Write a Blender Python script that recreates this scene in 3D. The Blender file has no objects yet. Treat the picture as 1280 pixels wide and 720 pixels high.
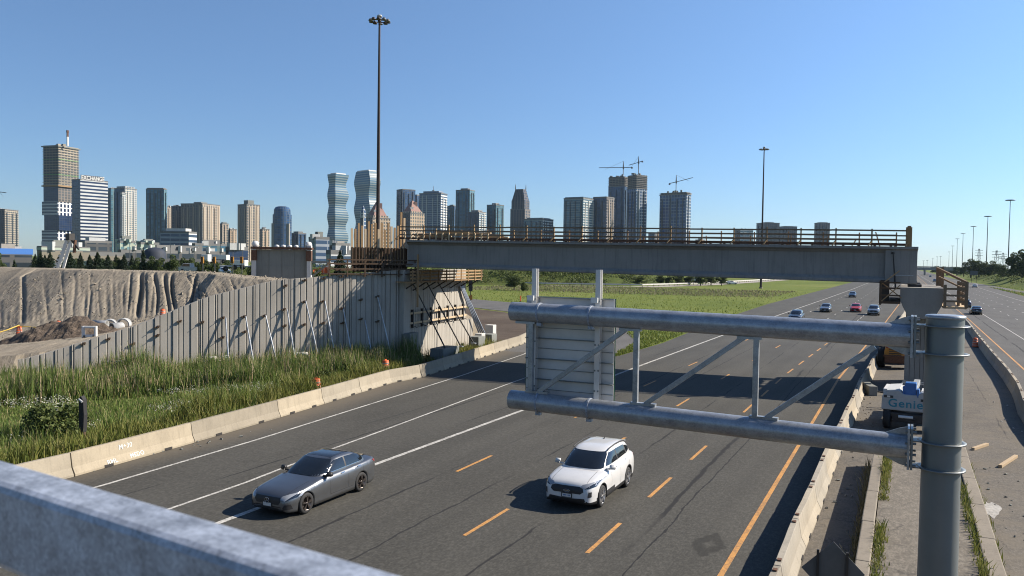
import bpy, bmesh, math, random
import numpy as np
from mathutils import Vector, Matrix
from mathutils.bvhtree import BVHTree
PI = math.pi
R = random.Random(7)
SC = bpy.context.scene
COL = SC.collection

# ------------------------------------------------------------------ camera
HC, FPX, RHO, PITCH, PSI = 8.1, 1000.0, math.radians(.8), math.radians(1.911), math.radians(26.165)
_cp, _sp, _cy, _sy = math.cos(PITCH), math.sin(PITCH), math.cos(PSI), math.sin(PSI)
EYE = Vector((0, 0, HC))
FW = Vector((-_sy*_cp, _cy*_cp, -_sp)); RT = Vector((_cy, _sy, 0)); UP = RT.cross(FW)
cam_d = bpy.data.cameras.new('camera'); cam = bpy.data.objects.new('camera', cam_d); COL.objects.link(cam)
_cr = RT*math.cos(RHO)+UP*math.sin(RHO); _cu = UP*math.cos(RHO)-RT*math.sin(RHO)
m = Matrix((( _cr.x,_cu.x,-FW.x,EYE.x),(_cr.y,_cu.y,-FW.y,EYE.y),(_cr.z,_cu.z,-FW.z,EYE.z),(0,0,0,1)))
cam.matrix_world = m
cam_d.sensor_width = 36; cam_d.lens = 36*FPX/1280
cam_d.clip_start = .05; cam_d.clip_end = 12000
cam_d.dof.use_dof = True; cam_d.dof.focus_distance = 45; cam_d.dof.aperture_fstop = 9
SC.camera = cam

def ray(x, y):
    u, v = x-640, y-360
    c, s = math.cos(RHO), math.sin(RHO)
    return FW*FPX + RT*(c*u+s*v) - UP*(c*v-s*u)
def at(x, y, D):            # the place seen in direction (x, y) at depth D
    return EYE + ray(x, y)*(D/FPX)
def gp(x, y, z=0):
    d = ray(x, y); return EYE + d*((z-HC)/d.z)
def atY(x, y, Y):
    d = ray(x, y); return EYE + d*(Y/d.y)

# ------------------------------------------------------------------ objects
def tag(o, label=None, cat=None, group=None, kind=None):
    if label: o['label'] = label
    if cat: o['category'] = cat
    if group: o['group'] = group
    if kind: o['kind'] = kind
    return o
def thing(name, label, cat, loc=(0,0,0), rz=0, group=None):
    o = bpy.data.objects.new(name, None); COL.objects.link(o)
    o.location = loc; o.rotation_euler = (0,0,rz); o.empty_display_size = .2
    return tag(o, label, cat, group)
def children_of(o): return [c for c in o.children]
def copy_tree(o, parent=None):
    c = o.copy(); COL.objects.link(c)
    if parent: c.parent = parent
    for ch in list(o.children): copy_tree(ch, c)
    return c

class MB:
    def __init__(s): s.v=[]; s.f=[]; s.mi=[]; s.uv={}; s.sm=[]
    def add(s, vs, fs, mi=0, smooth=False):
        b=len(s.v); s.v.extend([tuple(p) for p in vs])
        for f in fs:
            s.f.append([i+b for i in f]); s.mi.append(mi); s.sm.append(smooth)
        return b
    def box(s, c, d, rz=0, mi=0, M=None):
        x,y,z=d[0]/2,d[1]/2,d[2]/2
        vs=[Vector((sx*x,sy*y,sz*z)) for sz in(-1,1) for sx,sy in((-1,-1),(1,-1),(1,1),(-1,1))]
        if M is not None: vs=[M@v for v in vs]
        elif rz:
            q=Matrix.Rotation(rz,3,'Z'); vs=[q@v for v in vs]
        c=Vector(c); vs=[v+c for v in vs]
        s.add(vs,[(0,3,2,1),(4,5,6,7),(0,1,5,4),(1,2,6,5),(2,3,7,6),(3,0,4,7)],mi)
    def beam(s, p, q, w, h, mi=0, upv=(0,0,1)):
        p,q=Vector(p),Vector(q); d=(q-p); L=d.length
        if L<1e-6: return
        d/=L; u=Vector(upv)
        if abs(d.dot(u))>.98: u=Vector((0,1,0))
        a=d.cross(u).normalized(); b=a.cross(d)
        M=Matrix((a,d,b)).transposed()
        s.box((p+q)/2,(w,L,h),mi=mi,M=M)
    def tube(s, p, q, r, r2=None, n=10, mi=0, caps=True, smooth=True):
        p,q=Vector(p),Vector(q); r2=r if r2 is None else r2
        d=(q-p).normalized(); u=Vector((0,0,1)) if abs(d.z)<.98 else Vector((1,0,0))
        a=d.cross(u).normalized(); b=a.cross(d)
        vs=[]
        for c,rr in((p,r),(q,r2)):
            for i in range(n):
                t=2*PI*i/n; vs.append(c+(a*math.cos(t)+b*math.sin(t))*rr)
        s.add(vs,[(i,(i+1)%n,n+(i+1)%n,n+i) for i in range(n)],mi,smooth)
        if caps:
            s.add(vs[:n],[tuple(range(n-1,-1,-1))],mi); s.add(vs[n:],[tuple(range(n))],mi)
    def path(s, pts, r, n=8, mi=0):
        for a,b in zip(pts,pts[1:]): s.tube(a,b,r,n=n,mi=mi)
    def lathe(s, prof, n=16, c=(0,0,0), mi=0, axis='Z', smooth=True):
        vs=[]
        for r,z in prof:
            for i in range(n):
                t=2*PI*i/n; x,y=r*math.cos(t),r*math.sin(t)
                p=(x,y,z) if axis=='Z' else ((z,x,y) if axis=='X' else (x,z,y))
                vs.append((p[0]+c[0],p[1]+c[1],p[2]+c[2]))
        fs=[]
        for k in range(len(prof)-1):
            for i in range(n):
                j=(i+1)%n; fs.append((k*n+i,k*n+j,(k+1)*n+j,(k+1)*n+i))
        s.add(vs,fs,mi,smooth)
    def prism(s, poly, d0, d1, axis='Z', mi=0, M=None):
        # poly: 2-d outline, extruded from d0 to d1 along the axis
        def P(a,b,d):
            return {'Z':(a,b,d),'X':(d,a,b),'Y':(a,d,b)}[axis]
        n=len(poly); vs=[P(a,b,d0) for a,b in poly]+[P(a,b,d1) for a,b in poly]
        if M is not None: vs=[M@Vector(v) for v in vs]
        s.add(vs,[tuple(range(n-1,-1,-1)),tuple(range(n,2*n))]+[(i,(i+1)%n,n+(i+1)%n,n+i) for i in range(n)],mi)
    def quad(s, a,b,c,d, mi=0): s.add([a,b,c,d],[(0,1,2,3)],mi)
    def build(s, name, mats, parent=None, loc=None, rz=0, bevel=0, smooth_angle=None, fix=True):
        me=bpy.data.meshes.new(name); me.from_pydata(s.v,[],s.f); 
        if not isinstance(mats,(list,tuple)): mats=[mats]
        for mm in mats: me.materials.append(mm)
        me.polygons.foreach_set('material_index',s.mi); me.polygons.foreach_set('use_smooth',s.sm)
        if fix:
            bm=bmesh.new(); bm.from_mesh(me); bmesh.ops.recalc_face_normals(bm,faces=bm.faces); bm.to_mesh(me); bm.free()
        me.update()
        o=bpy.data.objects.new(name,me); COL.objects.link(o)
        if parent: o.parent=parent
        if loc is not None: o.location=loc
        o.rotation_euler=(0,0,rz)
        if bevel:
            b=o.modifiers.new('bevel','BEVEL'); b.width=bevel; b.segments=2; b.limit_method='ANGLE'; b.angle_limit=.6
        return o

def np_mesh(name, V, F, mats, parent=None, loc=None, smooth=False, uv=None, mi=None):
    V=np.asarray(V,dtype=np.float32); F=np.asarray(F,dtype=np.int32); k=F.shape[1]
    me=bpy.data.meshes.new(name); me.vertices.add(len(V)); me.vertices.foreach_set('co',V.ravel())
    me.loops.add(F.size); me.loops.foreach_set('vertex_index',F.ravel())
    me.polygons.add(len(F)); me.polygons.foreach_set('loop_start',np.arange(0,F.size,k,dtype=np.int32))
    if uv is not None:
        l=me.uv_layers.new(name='UVMap'); l.data.foreach_set('uv',np.asarray(uv,dtype=np.float32).ravel())
    if mi is not None: me.polygons.foreach_set('material_index',np.asarray(mi,dtype=np.int32))
    if not isinstance(mats,(list,tuple)): mats=[mats]
    for mm in mats: me.materials.append(mm)
    me.polygons.foreach_set('use_smooth',np.full(len(F),smooth))
    me.update(calc_edges=True); me.validate()
    o=bpy.data.objects.new(name,me); COL.objects.link(o)
    if parent: o.parent=parent
    if loc is not None: o.location=loc
    return o

# ------------------------------------------------------------------ materials
ALB=.62      # one calibration factor for every surface's reflectance
class NT:
    def __init__(s, name):
        s.m=bpy.data.materials.new(name); s.m.use_nodes=True; s.t=s.m.node_tree; s.t.nodes.clear()
        s.out=s.n('ShaderNodeOutputMaterial'); s.b=s.n('ShaderNodeBsdfPrincipled'); s.l(s.b.outputs[0],s.out.inputs[0])
    def n(s, t, **k):
        x=s.t.nodes.new(t)
        for a,b in k.items(): setattr(x,a,b)
        return x
    def l(s,a,b): s.t.links.new(a,b)
    def set(s, **k):
        for a,b in k.items():
            i=s.b.inputs[a.replace('_',' ')]
            if a=='Base_Color':
                if isinstance(b,bpy.types.NodeSocket): b=s.mix(1.0,b,(ALB,ALB,ALB),'MULTIPLY')
                else: b=sc3(b,ALB)
            if hasattr(b,'is_linked') or isinstance(b,bpy.types.NodeSocket): s.l(b,i)
            elif isinstance(b,(tuple,list)): i.default_value=tuple(b)+(1,) if len(b)==3 else b
            else: i.default_value=b
    def math(s, op, a, b=None, c=None, clamp=False):
        x=s.n('ShaderNodeMath',operation=op); x.use_clamp=clamp
        for i,v in enumerate((a,b,c)):
            if v is None: continue
            if isinstance(v,(int,float)): x.inputs[i].default_value=v
            else: s.l(v,x.inputs[i])
        return x.outputs[0]
    def mix(s, f, a, b, blend='MIX'):
        x=s.n('ShaderNodeMix',data_type='RGBA',blend_type=blend)
        for i,v in((0,f),(6,a),(7,b)):
            if isinstance(v,(int,float)): x.inputs[i].default_value=v
            elif isinstance(v,(tuple,list)): x.inputs[i].default_value=tuple(v)+(1,)
            else: s.l(v,x.inputs[i])
        return x.outputs[2]
    def coord(s, kind='Object', scale=(1,1,1), rot=(0,0,0)):
        if kind=='World':
            c=s.n('ShaderNodeNewGeometry').outputs['Position']
        else: c=s.n('ShaderNodeTexCoord').outputs[kind]
        if scale==(1,1,1) and rot==(0,0,0): return c
        mp=s.n('ShaderNodeMapping'); mp.inputs['Scale'].default_value=scale; mp.inputs['Rotation'].default_value=rot
        s.l(c,mp.inputs[0]); return mp.outputs[0]
    def noise(s, co, scale=5, detail=4, rough=.55, dist=0):
        x=s.n('ShaderNodeTexNoise'); x.inputs['Scale'].default_value=scale; x.inputs['Detail'].default_value=detail
        x.inputs['Roughness'].default_value=rough; x.inputs['Distortion'].default_value=dist
        if co is not None: s.l(co,x.inputs['Vector'])
        return x.outputs[0]
    def vor(s, co, scale=5, feature='F1', out=0):
        x=s.n('ShaderNodeTexVoronoi',feature=feature); x.inputs['Scale'].default_value=scale; s.l(co,x.inputs['Vector']); return x.outputs[out]
    def ramp(s, f, stops, interp='LINEAR'):
        x=s.n('ShaderNodeValToRGB'); s.l(f,x.inputs[0]); cr=x.color_ramp; cr.interpolation=interp
        while len(cr.elements)<len(stops): cr.elements.new(.5)
        for e,(p,c) in zip(cr.elements,stops):
            e.position=p; e.color=(c,c,c,1) if isinstance(c,(int,float)) else tuple(c)+(1,)
        return x.outputs[0]
    def bump(s, h, strength=.3, dist=.02):
        x=s.n('ShaderNodeBump'); x.inputs['Strength'].default_value=strength; x.inputs['Distance'].default_value=dist
        s.l(h,x.inputs['Height']); s.l(x.outputs[0],s.b.inputs['Normal']); return x.outputs[0]
    def sep(s, co):
        x=s.n('ShaderNodeSeparateXYZ'); s.l(co,x.inputs[0]); return x.outputs
    def comb(s, a,b,c=0):
        x=s.n('ShaderNodeCombineXYZ')
        for i,v in enumerate((a,b,c)):
            if isinstance(v,(int,float)): x.inputs[i].default_value=v
            else: s.l(v,x.inputs[i])
        return x.outputs[0]

def sc3(c,k): return tuple(min(1,x*k) for x in c)
def mottled(name, col, rough=.7, metal=0, var=.25, scale=3, bump=.15, bscale=40, world=False, coat=0, tint=None, stretch=(1,1,1), spec=.5, bdist=.01):
    t=NT(name); co=t.coord('World' if world else 'Object',stretch)
    n=t.noise(co,scale,6,.6)
    c=t.ramp(n,[(.3,sc3(tint or col,1-var)),(.7,sc3(col,1+var))])
    t.set(Base_Color=c,Roughness=rough,Metallic=metal,Specular_IOR_Level=spec)
    if coat: t.set(Coat_Weight=coat,Coat_Roughness=.08)
    if bump: t.bump(t.noise(co,bscale,3),bump,bdist)
    return t.m
def plain(name, col, rough=.5, metal=0, coat=0, spec=.5, var=.06):
    return mottled(name,col,rough,metal,var,8,0,coat=coat,spec=spec)

M={}
def concrete(name, col, stain=.35, joints=None, rough=.85, world=True, scale=.8, varied=False):
    t=NT(name); co=t.coord('World' if world else 'Object')
    big=t.noise(co,scale,7,.62); fine=t.noise(co,22,4,.7)
    z=t.sep(co); st=t.noise(t.coord('World' if world else 'Object',(6,6,.35)),1.0,5,.6)
    c=t.ramp(big,[(.3,sc3(col,.78)),(.5,col),(.72,sc3(col,1.15))])
    c=t.mix(t.math('MULTIPLY',t.ramp(st,[(.5,0),(.72,1)]),stain),c,sc3(col,.45))
    c=t.mix(.35,c,t.ramp(fine,[(.3,sc3(col,.7)),(.7,sc3(col,1.2))]))
    if varied:   # castings of different age
        rn=t.n('ShaderNodeObjectInfo').outputs['Random']; c=t.mix(1.0,c,t.ramp(rn,[(0,(.78,.77,.76)),(.5,(1,1,1)),(1,(1.18,1.12,1.02))]),'MULTIPLY')
    t.set(Base_Color=c,Roughness=rough,Specular_IOR_Level=.25)
    t.bump(t.math('ADD',t.math('MULTIPLY',big,.4),fine),.25,.008)
    return t.m
def wood(name, col, var=.35):
    t=NT(name); co=t.coord('Object',(3,3,3))
    n=t.noise(co,4,5,.6,1.5); r=t.n('ShaderNodeNewGeometry').outputs['Random Per Island']
    c=t.ramp(n,[(.3,sc3(col,1-var)),(.7,sc3(col,1+var*.6))])
    c=t.mix(.55,c,t.ramp(r,[(0,sc3(col,.55)),(.6,col),(1,sc3(col,1.35))]),'MIX')
    t.set(Base_Color=c,Roughness=.8,Specular_IOR_Level=.2); t.bump(n,.2,.004)
    return t.m
def galv(name, col, metal=.35, rough=.5, fine=False):
    t=NT(name); co=t.coord('Object')
    v=t.vor(co,240 if fine else 42,'F1',1); n=t.noise(co,26 if fine else 5,6,.65); f=t.noise(co,60,3)
    sv=t.n('ShaderNodeSeparateColor'); t.l(v,sv.inputs[0])
    k=t.math('ADD',t.math('MULTIPLY',sv.outputs[0],.22),t.math('MULTIPLY',n,1.0))
    c=t.ramp(k,[(.35,sc3(col,.55 if fine else .72)),(.6,col),(.85,sc3(col,1.5 if fine else 1.25))])
    t.set(Base_Color=c,Metallic=metal,Roughness=t.math('ADD',t.math('MULTIPLY',n,.25),rough-.12))
    t.bump(f,.08,.003)
    return t.m
def leafmat(name, dark, mid, light, trans=.25, tipcol=None):
    t=NT(name); r=t.n('ShaderNodeNewGeometry').outputs['Random Per Island']
    w=t.noise(t.coord('World'),.35,4)
    k=t.math('ADD',t.math('MULTIPLY',r,.6),t.math('MULTIPLY',w,.5))
    stops=[(.2,dark),(.5,mid),(.8,light)]
    c=t.mix(1.0,t.ramp(k,stops),(.82,.82,.82),'MULTIPLY')
    if tipcol:
        c=t.mix(t.ramp(r,[(.0,0),(.80,0),(.83,1)],'LINEAR'),c,tipcol)
    t.l(c,t.b.inputs['Base Color']); t.set(Roughness=.65,Specular_IOR_Level=.25)
    tr=t.n('ShaderNodeBsdfTranslucent'); t.l(c,tr.inputs[0])
    mx=t.n('ShaderNodeMixShader'); mx.inputs[0].default_value=trans
    t.l(t.b.outputs[0],mx.inputs[1]); t.l(tr.outputs[0],mx.inputs[2]); t.l(mx.outputs[0],t.out.inputs[0])
    return t.m
def paint(name, col, metal=0, rough=.3, coat=.8, flake=.05):
    t=NT(name); n=t.noise(t.coord('Object'),2.5,4)
    t.set(Base_Color=t.ramp(n,[(.3,sc3(col,1-flake)),(.7,sc3(col,1+flake))]),Metallic=metal,Roughness=rough,Coat_Weight=coat,Coat_Roughness=.04)
    return t.m
def glassdark(name, col=(.012,.015,.018), rough=.05):
    t=NT(name); n=t.noise(t.coord('Object'),1.5,2)
    t.set(Base_Color=t.ramp(n,[(.3,sc3(col,.8)),(.7,sc3(col,1.2))]),Roughness=rough,Specular_IOR_Level=.7,Coat_Weight=.3,Coat_Roughness=.02)
    return t.m
def roadpaint(name, col, wear=.5):
    t=NT(name); co=t.coord('World'); n=t.noise(co,9,6,.75); b=t.noise(co,1.3,4)
    k=t.math('ADD',t.math('MULTIPLY',n,.7),t.math('MULTIPLY',b,.3))
    c=t.mix(t.ramp(k,[(.44,0),(.60,wear)]),col,(.11,.105,.10))
    t.set(Base_Color=c,Roughness=.7,Specular_IOR_Level=.3); t.bump(n,.2,.004)
    return t.m

M['galv']=galv('galvanised_steel',(.46,.49,.53),.5,.36)
M['galv_post']=mottled('weathered_post_steel',(.235,.26,.265),.42,.25,.08,1.6,.05,60)
M['galv_rail']=galv('galvanised_rail_steel',(.40,.45,.54),.3,.5,fine=True)
M['alu']=mottled('sign_back_aluminium',(.84,.82,.79),.5,.1,.08,2.5,.05,60)
M['conc']=concrete('barrier_concrete',(.43,.38,.295),.45,varied=True)
M['conc_med']=concrete('median_barrier_concrete',(.44,.40,.33),.5,varied=True)
M['conc_kerb']=concrete('old_kerb_concrete',(.31,.27,.215),.5)
M['conc_wall']=concrete('wall_concrete',(.49,.455,.40),.3,scale=.35)
M['conc_girder']=concrete('girder_concrete',(.35,.338,.32),.65,scale=.5)
M['conc_pier']=concrete('pier_concrete',(.36,.34,.31),.2)
M['conc_dark']=concrete('dark_wall_concrete',(.26,.27,.25),.5,scale=.4)
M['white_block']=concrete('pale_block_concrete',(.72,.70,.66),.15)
M['wood']=wood('site_timber',(.44,.285,.15))
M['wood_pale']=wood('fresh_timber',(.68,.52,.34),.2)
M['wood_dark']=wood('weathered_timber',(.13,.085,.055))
M['bandpale']=plain('drum_band',(.55,.45,.40),.4)
M['wood_grey']=wood('greyed_timber',(.27,.20,.135)); M['steel_dark']=mottled('dark_steel',(.05,.045,.042),.6,.3)
M['rust']=mottled('rusty_steel',(.14,.065,.035),.85,0,.4,9)
M['black']=mottled('black_rubber',(.018,.018,.019),.8,0,.2)
M['trim']=mottled('black_plastic_trim',(.022,.022,.024),.55,0,.15)
M['white']=plain('white_plastic',(.78,.78,.76),.5)
M['chrome']=plain('chrome',(.6,.6,.62),.18,1)
M['rimdark']=plain('dark_alloy',(.13,.11,.10),.35,.7)
M['rimlight']=plain('silver_alloy',(.45,.45,.46),.35,.7)
M['glass']=glassdark('car_glass')
M['lamp']=plain('headlamp_lens',(.45,.47,.5),.1,.3,coat=.6)
M['tail']=plain('tail_lamp_red',(.35,.015,.02),.15,0,coat=.6)
M['amber']=plain('amber_lens',(.6,.2,.02),.2,0,coat=.5)
M['orange']=mottled('traffic_orange',(.75,.13,.03),.55,0,.15,4)
M['pipegrey']=mottled('pipe_concrete',(.55,.56,.56),.8,0,.2)
M['yellow']=mottled('machine_yellow',(.62,.27,.03),.5,0,.25,6)
M['genie_grey']=mottled('lift_body_grey',(.45,.47,.48),.45,0,.1,4)
M['blue']=plain('lift_blue',(.03,.16,.48),.45)
M['teal']=plain('lettering_teal',(.02,.25,.36),.5)
M['paintwhite']=roadpaint('white_road_paint',(.72,.70,.65),.8)
M['paintorange']=roadpaint('orange_road_paint',(.72,.36,.10),.6)
M['spraywhite']=plain('white_spray_paint',(.8,.79,.74),.7)
M['yellowtape']=plain('yellow_tape',(.75,.5,.05),.5)
M['pole']=mottled('mast_steel',(.045,.028,.022),.55,.3,.2)
M['pole_grey']=mottled('grey_mast_steel',(.14,.15,.16),.6,.2,.2)

# ------------------------------------------------------------------ world and sun
SUN=Vector((1.16,.83,1.0)).normalized()
EL=math.asin(SUN.z); AZ=math.atan2(SUN.x,SUN.y)
w=bpy.data.worlds.new('World'); SC.world=w; w.use_nodes=True
nt=w.node_tree; bg=nt.nodes['Background']
sky=nt.nodes.new('ShaderNodeTexSky'); sky.sky_type='NISHITA'; sky.sun_disc=False
sky.sun_elevation=EL; sky.sun_rotation=AZ; sky.altitude=200; sky.air_density=1.0; sky.dust_density=.12; sky.ozone_density=2.6
tint=nt.nodes.new('ShaderNodeMix'); tint.data_type='RGBA'; tint.blend_type='MULTIPLY'; tint.inputs[0].default_value=1; tint.inputs[7].default_value=(1.0,1.05,1.27,1)
# the sky is brighter on the sunny side and a little denser toward the horizon than the model's clear air
def wm(op,a,b,c=None,clamp=False):
    x=nt.nodes.new('ShaderNodeMath'); x.operation=op; x.use_clamp=clamp
    for i,v in enumerate((a,b,c)):
        if v is None: continue
        if isinstance(v,(int,float)): x.inputs[i].default_value=v
        else: nt.links.new(v,x.inputs[i])
    return x.outputs[0]
wtc=nt.nodes.new('ShaderNodeTexCoord'); wsep=nt.nodes.new('ShaderNodeSeparateXYZ'); nt.links.new(wtc.outputs['Generated'],wsep.inputs[0])
waz=wm('ADD',wm('MULTIPLY',wsep.outputs[0],.897),wm('MULTIPLY',wsep.outputs[1],.441))
wf=wm('MULTIPLY',wm('MULTIPLY_ADD',waz,.30,1.0),wm('MINIMUM',wm('MULTIPLY_ADD',wsep.outputs[2],.85,.86),1.12))
wvs=nt.nodes.new('ShaderNodeVectorMath'); wvs.operation='SCALE'
wcr=nt.nodes.new('ShaderNodeValToRGB'); wcr.color_ramp.elements[0].position=0; wcr.color_ramp.elements[0].color=(.79,.98,1.32,1); wcr.color_ramp.elements[1].position=.34; wcr.color_ramp.elements[1].color=(.96,1.09,1.23,1)
we=wcr.color_ramp.elements.new(.12); we.color=(.85,1.03,1.28,1)
nt.links.new(wsep.outputs[2],wcr.inputs[0]); nt.links.new(wcr.outputs[0],tint.inputs[7])
nt.links.new(sky.outputs[0],tint.inputs[6]); nt.links.new(tint.outputs[2],wvs.inputs[0]); nt.links.new(wf,wvs.inputs['Scale']); nt.links.new(wvs.outputs[0],bg.inputs[0]); bg.inputs[1].default_value=.0545
sd=bpy.data.lights.new('sun','SUN'); sd.energy=5.0; sd.angle=math.radians(.55); sd.color=(1,.90,.76)
so=bpy.data.objects.new('sun',sd); COL.objects.link(so)
so.rotation_euler=(-SUN).to_track_quat('-Z','Y').to_euler()
SC.view_settings.view_transform='Standard'; SC.view_settings.look='None'; SC.view_settings.exposure=1.04; SC.view_settings.gamma=1
SC.cycles.max_bounces=6; SC.cycles.diffuse_bounces=3; SC.cycles.glossy_bounces=3; SC.cycles.transparent_max_bounces=6
SC.cycles.use_denoising=True; SC.cycles.denoising_input_passes='RGB_ALBEDO_NORMAL'; SC.cycles.pixel_filter_type='BLACKMAN_HARRIS'; SC.cycles.filter_width=1.05
# ================================================================== SETTING: ground, roads, markings
def interp(x, pts):
    xs=[p[0] for p in pts]; ys=[p[1] for p in pts]
    return float(np.interp(x,xs,ys))
def sheet(name, left, right, ys, z, mat, kind='structure'):
    V=[];F=[]
    for i,y in enumerate(ys):
        V+=[(interp(y,left),y,z),(interp(y,right),y,z)]
        if i: F.append((2*i-2,2*i-1,2*i+1,2*i))
    o=np_mesh(name,V,F,mat); return tag(o,kind=kind)

def asphalt(name, col, streakx=(), patch=.25, dirt=0, lanes=None, shoulder=False):
    t=NT(name); co=t.coord('World'); s=t.sep(co)
    fine=t.math('ADD',t.math('MULTIPLY',t.noise(t.coord('World',(1.5,.75,1)),5.5,2,.6),.5),t.math('MULTIPLY',t.noise(t.coord('World',(1.3,.6,1)),15,2,.5),.5)); mid=t.noise(co,2.2,5,.6)
    lo=t.noise(t.coord('World',(1.1,.035,1)),1,5,.6)     # long streaks in the travel direction
    c=t.ramp(lo,[(.3,sc3(col,.80)),(.55,col),(.75,sc3(col,1.16))])
    c=t.mix(.30,c,t.ramp(mid,[(.3,sc3(col,.7)),(.7,sc3(col,1.25))]))
    c=t.mix(.55,c,t.ramp(fine,[(.38,sc3(col,.25)),(.5,col),(.62,sc3(col,2.3))]))
    blot=t.noise(t.coord('World',(.5,.16,1)),.8,4,.6); c=t.mix(.5,c,t.ramp(blot,[(.35,sc3(col,.72)),(.6,sc3(col,1.18))]))
    if lanes:     # darker polished wheel paths and the oil line between them
        for x0 in lanes:
            d=t.math('ABSOLUTE',t.math('SUBTRACT',t.math('ADD',s[0],t.math('MULTIPLY',mid,.25)),x0+.12))
            c=t.mix(t.ramp(d,[(0,.22),(.5,0)]),c,sc3(col,.62))
    wob=t.noise(t.coord('World',(1,.25,1)),.9,5,.7); brk=t.noise(t.coord('World',(.2,.09,1)),1,3,.5)
    for x0,wd,th,dk in streakx:   # sealed cracks
        d=t.math('ABSOLUTE',t.math('SUBTRACT',t.math('ADD',s[0],t.math('MULTIPLY',wob,.5)),x0+.25))
        line=t.ramp(d,[(wd*.5,1),(wd,0)]); k=t.math('MULTIPLY',line,t.ramp(brk,[(th,0),(th+.06,1)]))
        c=t.mix(t.math('MULTIPLY',k,dk),c,(.018,.018,.019))
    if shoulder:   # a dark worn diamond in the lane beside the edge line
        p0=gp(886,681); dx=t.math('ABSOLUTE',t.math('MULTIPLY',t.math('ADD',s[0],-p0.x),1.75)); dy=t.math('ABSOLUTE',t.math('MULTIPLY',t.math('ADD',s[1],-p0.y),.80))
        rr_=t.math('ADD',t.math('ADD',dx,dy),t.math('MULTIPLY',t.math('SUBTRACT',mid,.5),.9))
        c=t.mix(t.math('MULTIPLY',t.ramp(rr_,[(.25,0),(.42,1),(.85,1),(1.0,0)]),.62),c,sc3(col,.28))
    if shoulder:   # dust gathered along the verge barrier
        q=t.math('ADD',t.math('ADD',s[0],t.math('MULTIPLY',t.math('MAXIMUM',t.math('SUBTRACT',s[1],29),0),.115)),t.math('MULTIPLY',mid,.9))
        c=t.mix(t.ramp(t.math('MULTIPLY_ADD',q,.25,7.2),[(.45,.75),(.85,0)]),c,(.165,.14,.108))
    if dirt:
        dn=t.noise(co,.7,6,.65); c=t.mix(t.ramp(dn,[(.42,0),(.7,dirt)]),c,(.20,.17,.13))
        va=t.n('ShaderNodeVectorMath',operation='MULTIPLY_ADD'); nn_=t.n('ShaderNodeTexNoise'); nn_.inputs['Scale'].default_value=.9; nn_.inputs['Detail'].default_value=5; t.l(co,nn_.inputs['Vector']); t.l(nn_.outputs[1],va.inputs[0]); va.inputs[1].default_value=(2.2,2.2,0); t.l(co,va.inputs[2]); ck=t.vor(va.outputs[0],.28,'DISTANCE_TO_EDGE')
        c=t.mix(t.ramp(ck,[(0,.45),(.010,0)]),c,(.03,.03,.03))
    t.set(Base_Color=c,Roughness=.85,Specular_IOR_Level=.25)
    t.bump(t.math('ADD',fine,t.math('MULTIPLY',mid,.6)),.35,.006)
    return t.m
LANES=[-17.8,-16.1,-14.2,-12.5,-10.5,-8.8,-6.8,-5.1]
M['asph']=asphalt('highway_asphalt',(.083,.080,.070),[(-6.85,.10,.50,.9),(-6.35,.035,.2,.95),(-9.9,.06,.47,.85),(-13.2,.05,.47,.8),(-15.6,.06,.44,.85),(-19.6,.05,.48,.8),(-22.3,.06,.46,.8),(-23.6,.05,.5,.7)],lanes=LANES,shoulder=True)
M['asph_r']=asphalt('eastbound_asphalt',(.110,.106,.100),[(10.6,.12,.40,.85),(14.2,.05,.5,.6),(17.8,.05,.5,.6)])
M['asph_m']=asphalt('median_asphalt',(.150,.134,.113),[(1.0,.04,.5,.6),(4.6,.05,.45,.7)],dirt=.75)
M['asph_box']=asphalt('median_fill_asphalt',(.21,.185,.15),[],dirt=.3)
M['asph_ramp']=asphalt('ramp_asphalt',(.14,.135,.128),[])

def groundmat(name, stops, s1=.02, s2=.35, bump=.5):
    t=NT(name); co=t.coord('World')
    a=t.noise(t.coord('World',(1,1,1)),s1,6,.6); b=t.noise(co,s2,6,.65); f=t.noise(co,6,4,.7)
    k=t.math('ADD',t.math('ADD',t.math('MULTIPLY',a,.5),t.math('MULTIPLY',b,.3)),t.math('MULTIPLY',f,.2))
    t.set(Base_Color=t.ramp(k,stops),Roughness=.95,Specular_IOR_Level=.1)
    t.bump(t.math('ADD',b,f),bump,.15); return t.m
M['ground']=groundmat('field_grass',[(.36,(.07,.105,.022)),(.46,(.14,.185,.035)),(.54,(.185,.225,.048)),(.62,(.22,.225,.07)),(.72,(.22,.18,.09))])
M['soil']=groundmat('brown_soil',[(.35,(.075,.058,.045)),(.5,(.125,.098,.078)),(.65,(.17,.14,.11))],.08,.8)
M['verge']=groundmat('verge_soil',[(.35,(.045,.065,.018)),(.5,(.085,.115,.028)),(.65,(.13,.13,.045))],.1,.8)

# the ground: one sheet to the horizon
xs=[-6000,-2500,-1200,-600,-300,-200,-120,-60,-20,20,60,120,300,800,2500,6000]; ys=[-3000,-500,-60,0,60,120,200,300,500,800,1300,2500,5000,9000]
V=[(x,y,-.06) for y in ys for x in xs]; n=len(xs)
F=[(j*n+i,j*n+i+1,(j+1)*n+i+1,(j+1)*n+i) for j in range(len(ys)-1) for i in range(n-1)]
tag(np_mesh('ground',V,F,M['ground']),kind='structure')

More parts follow.
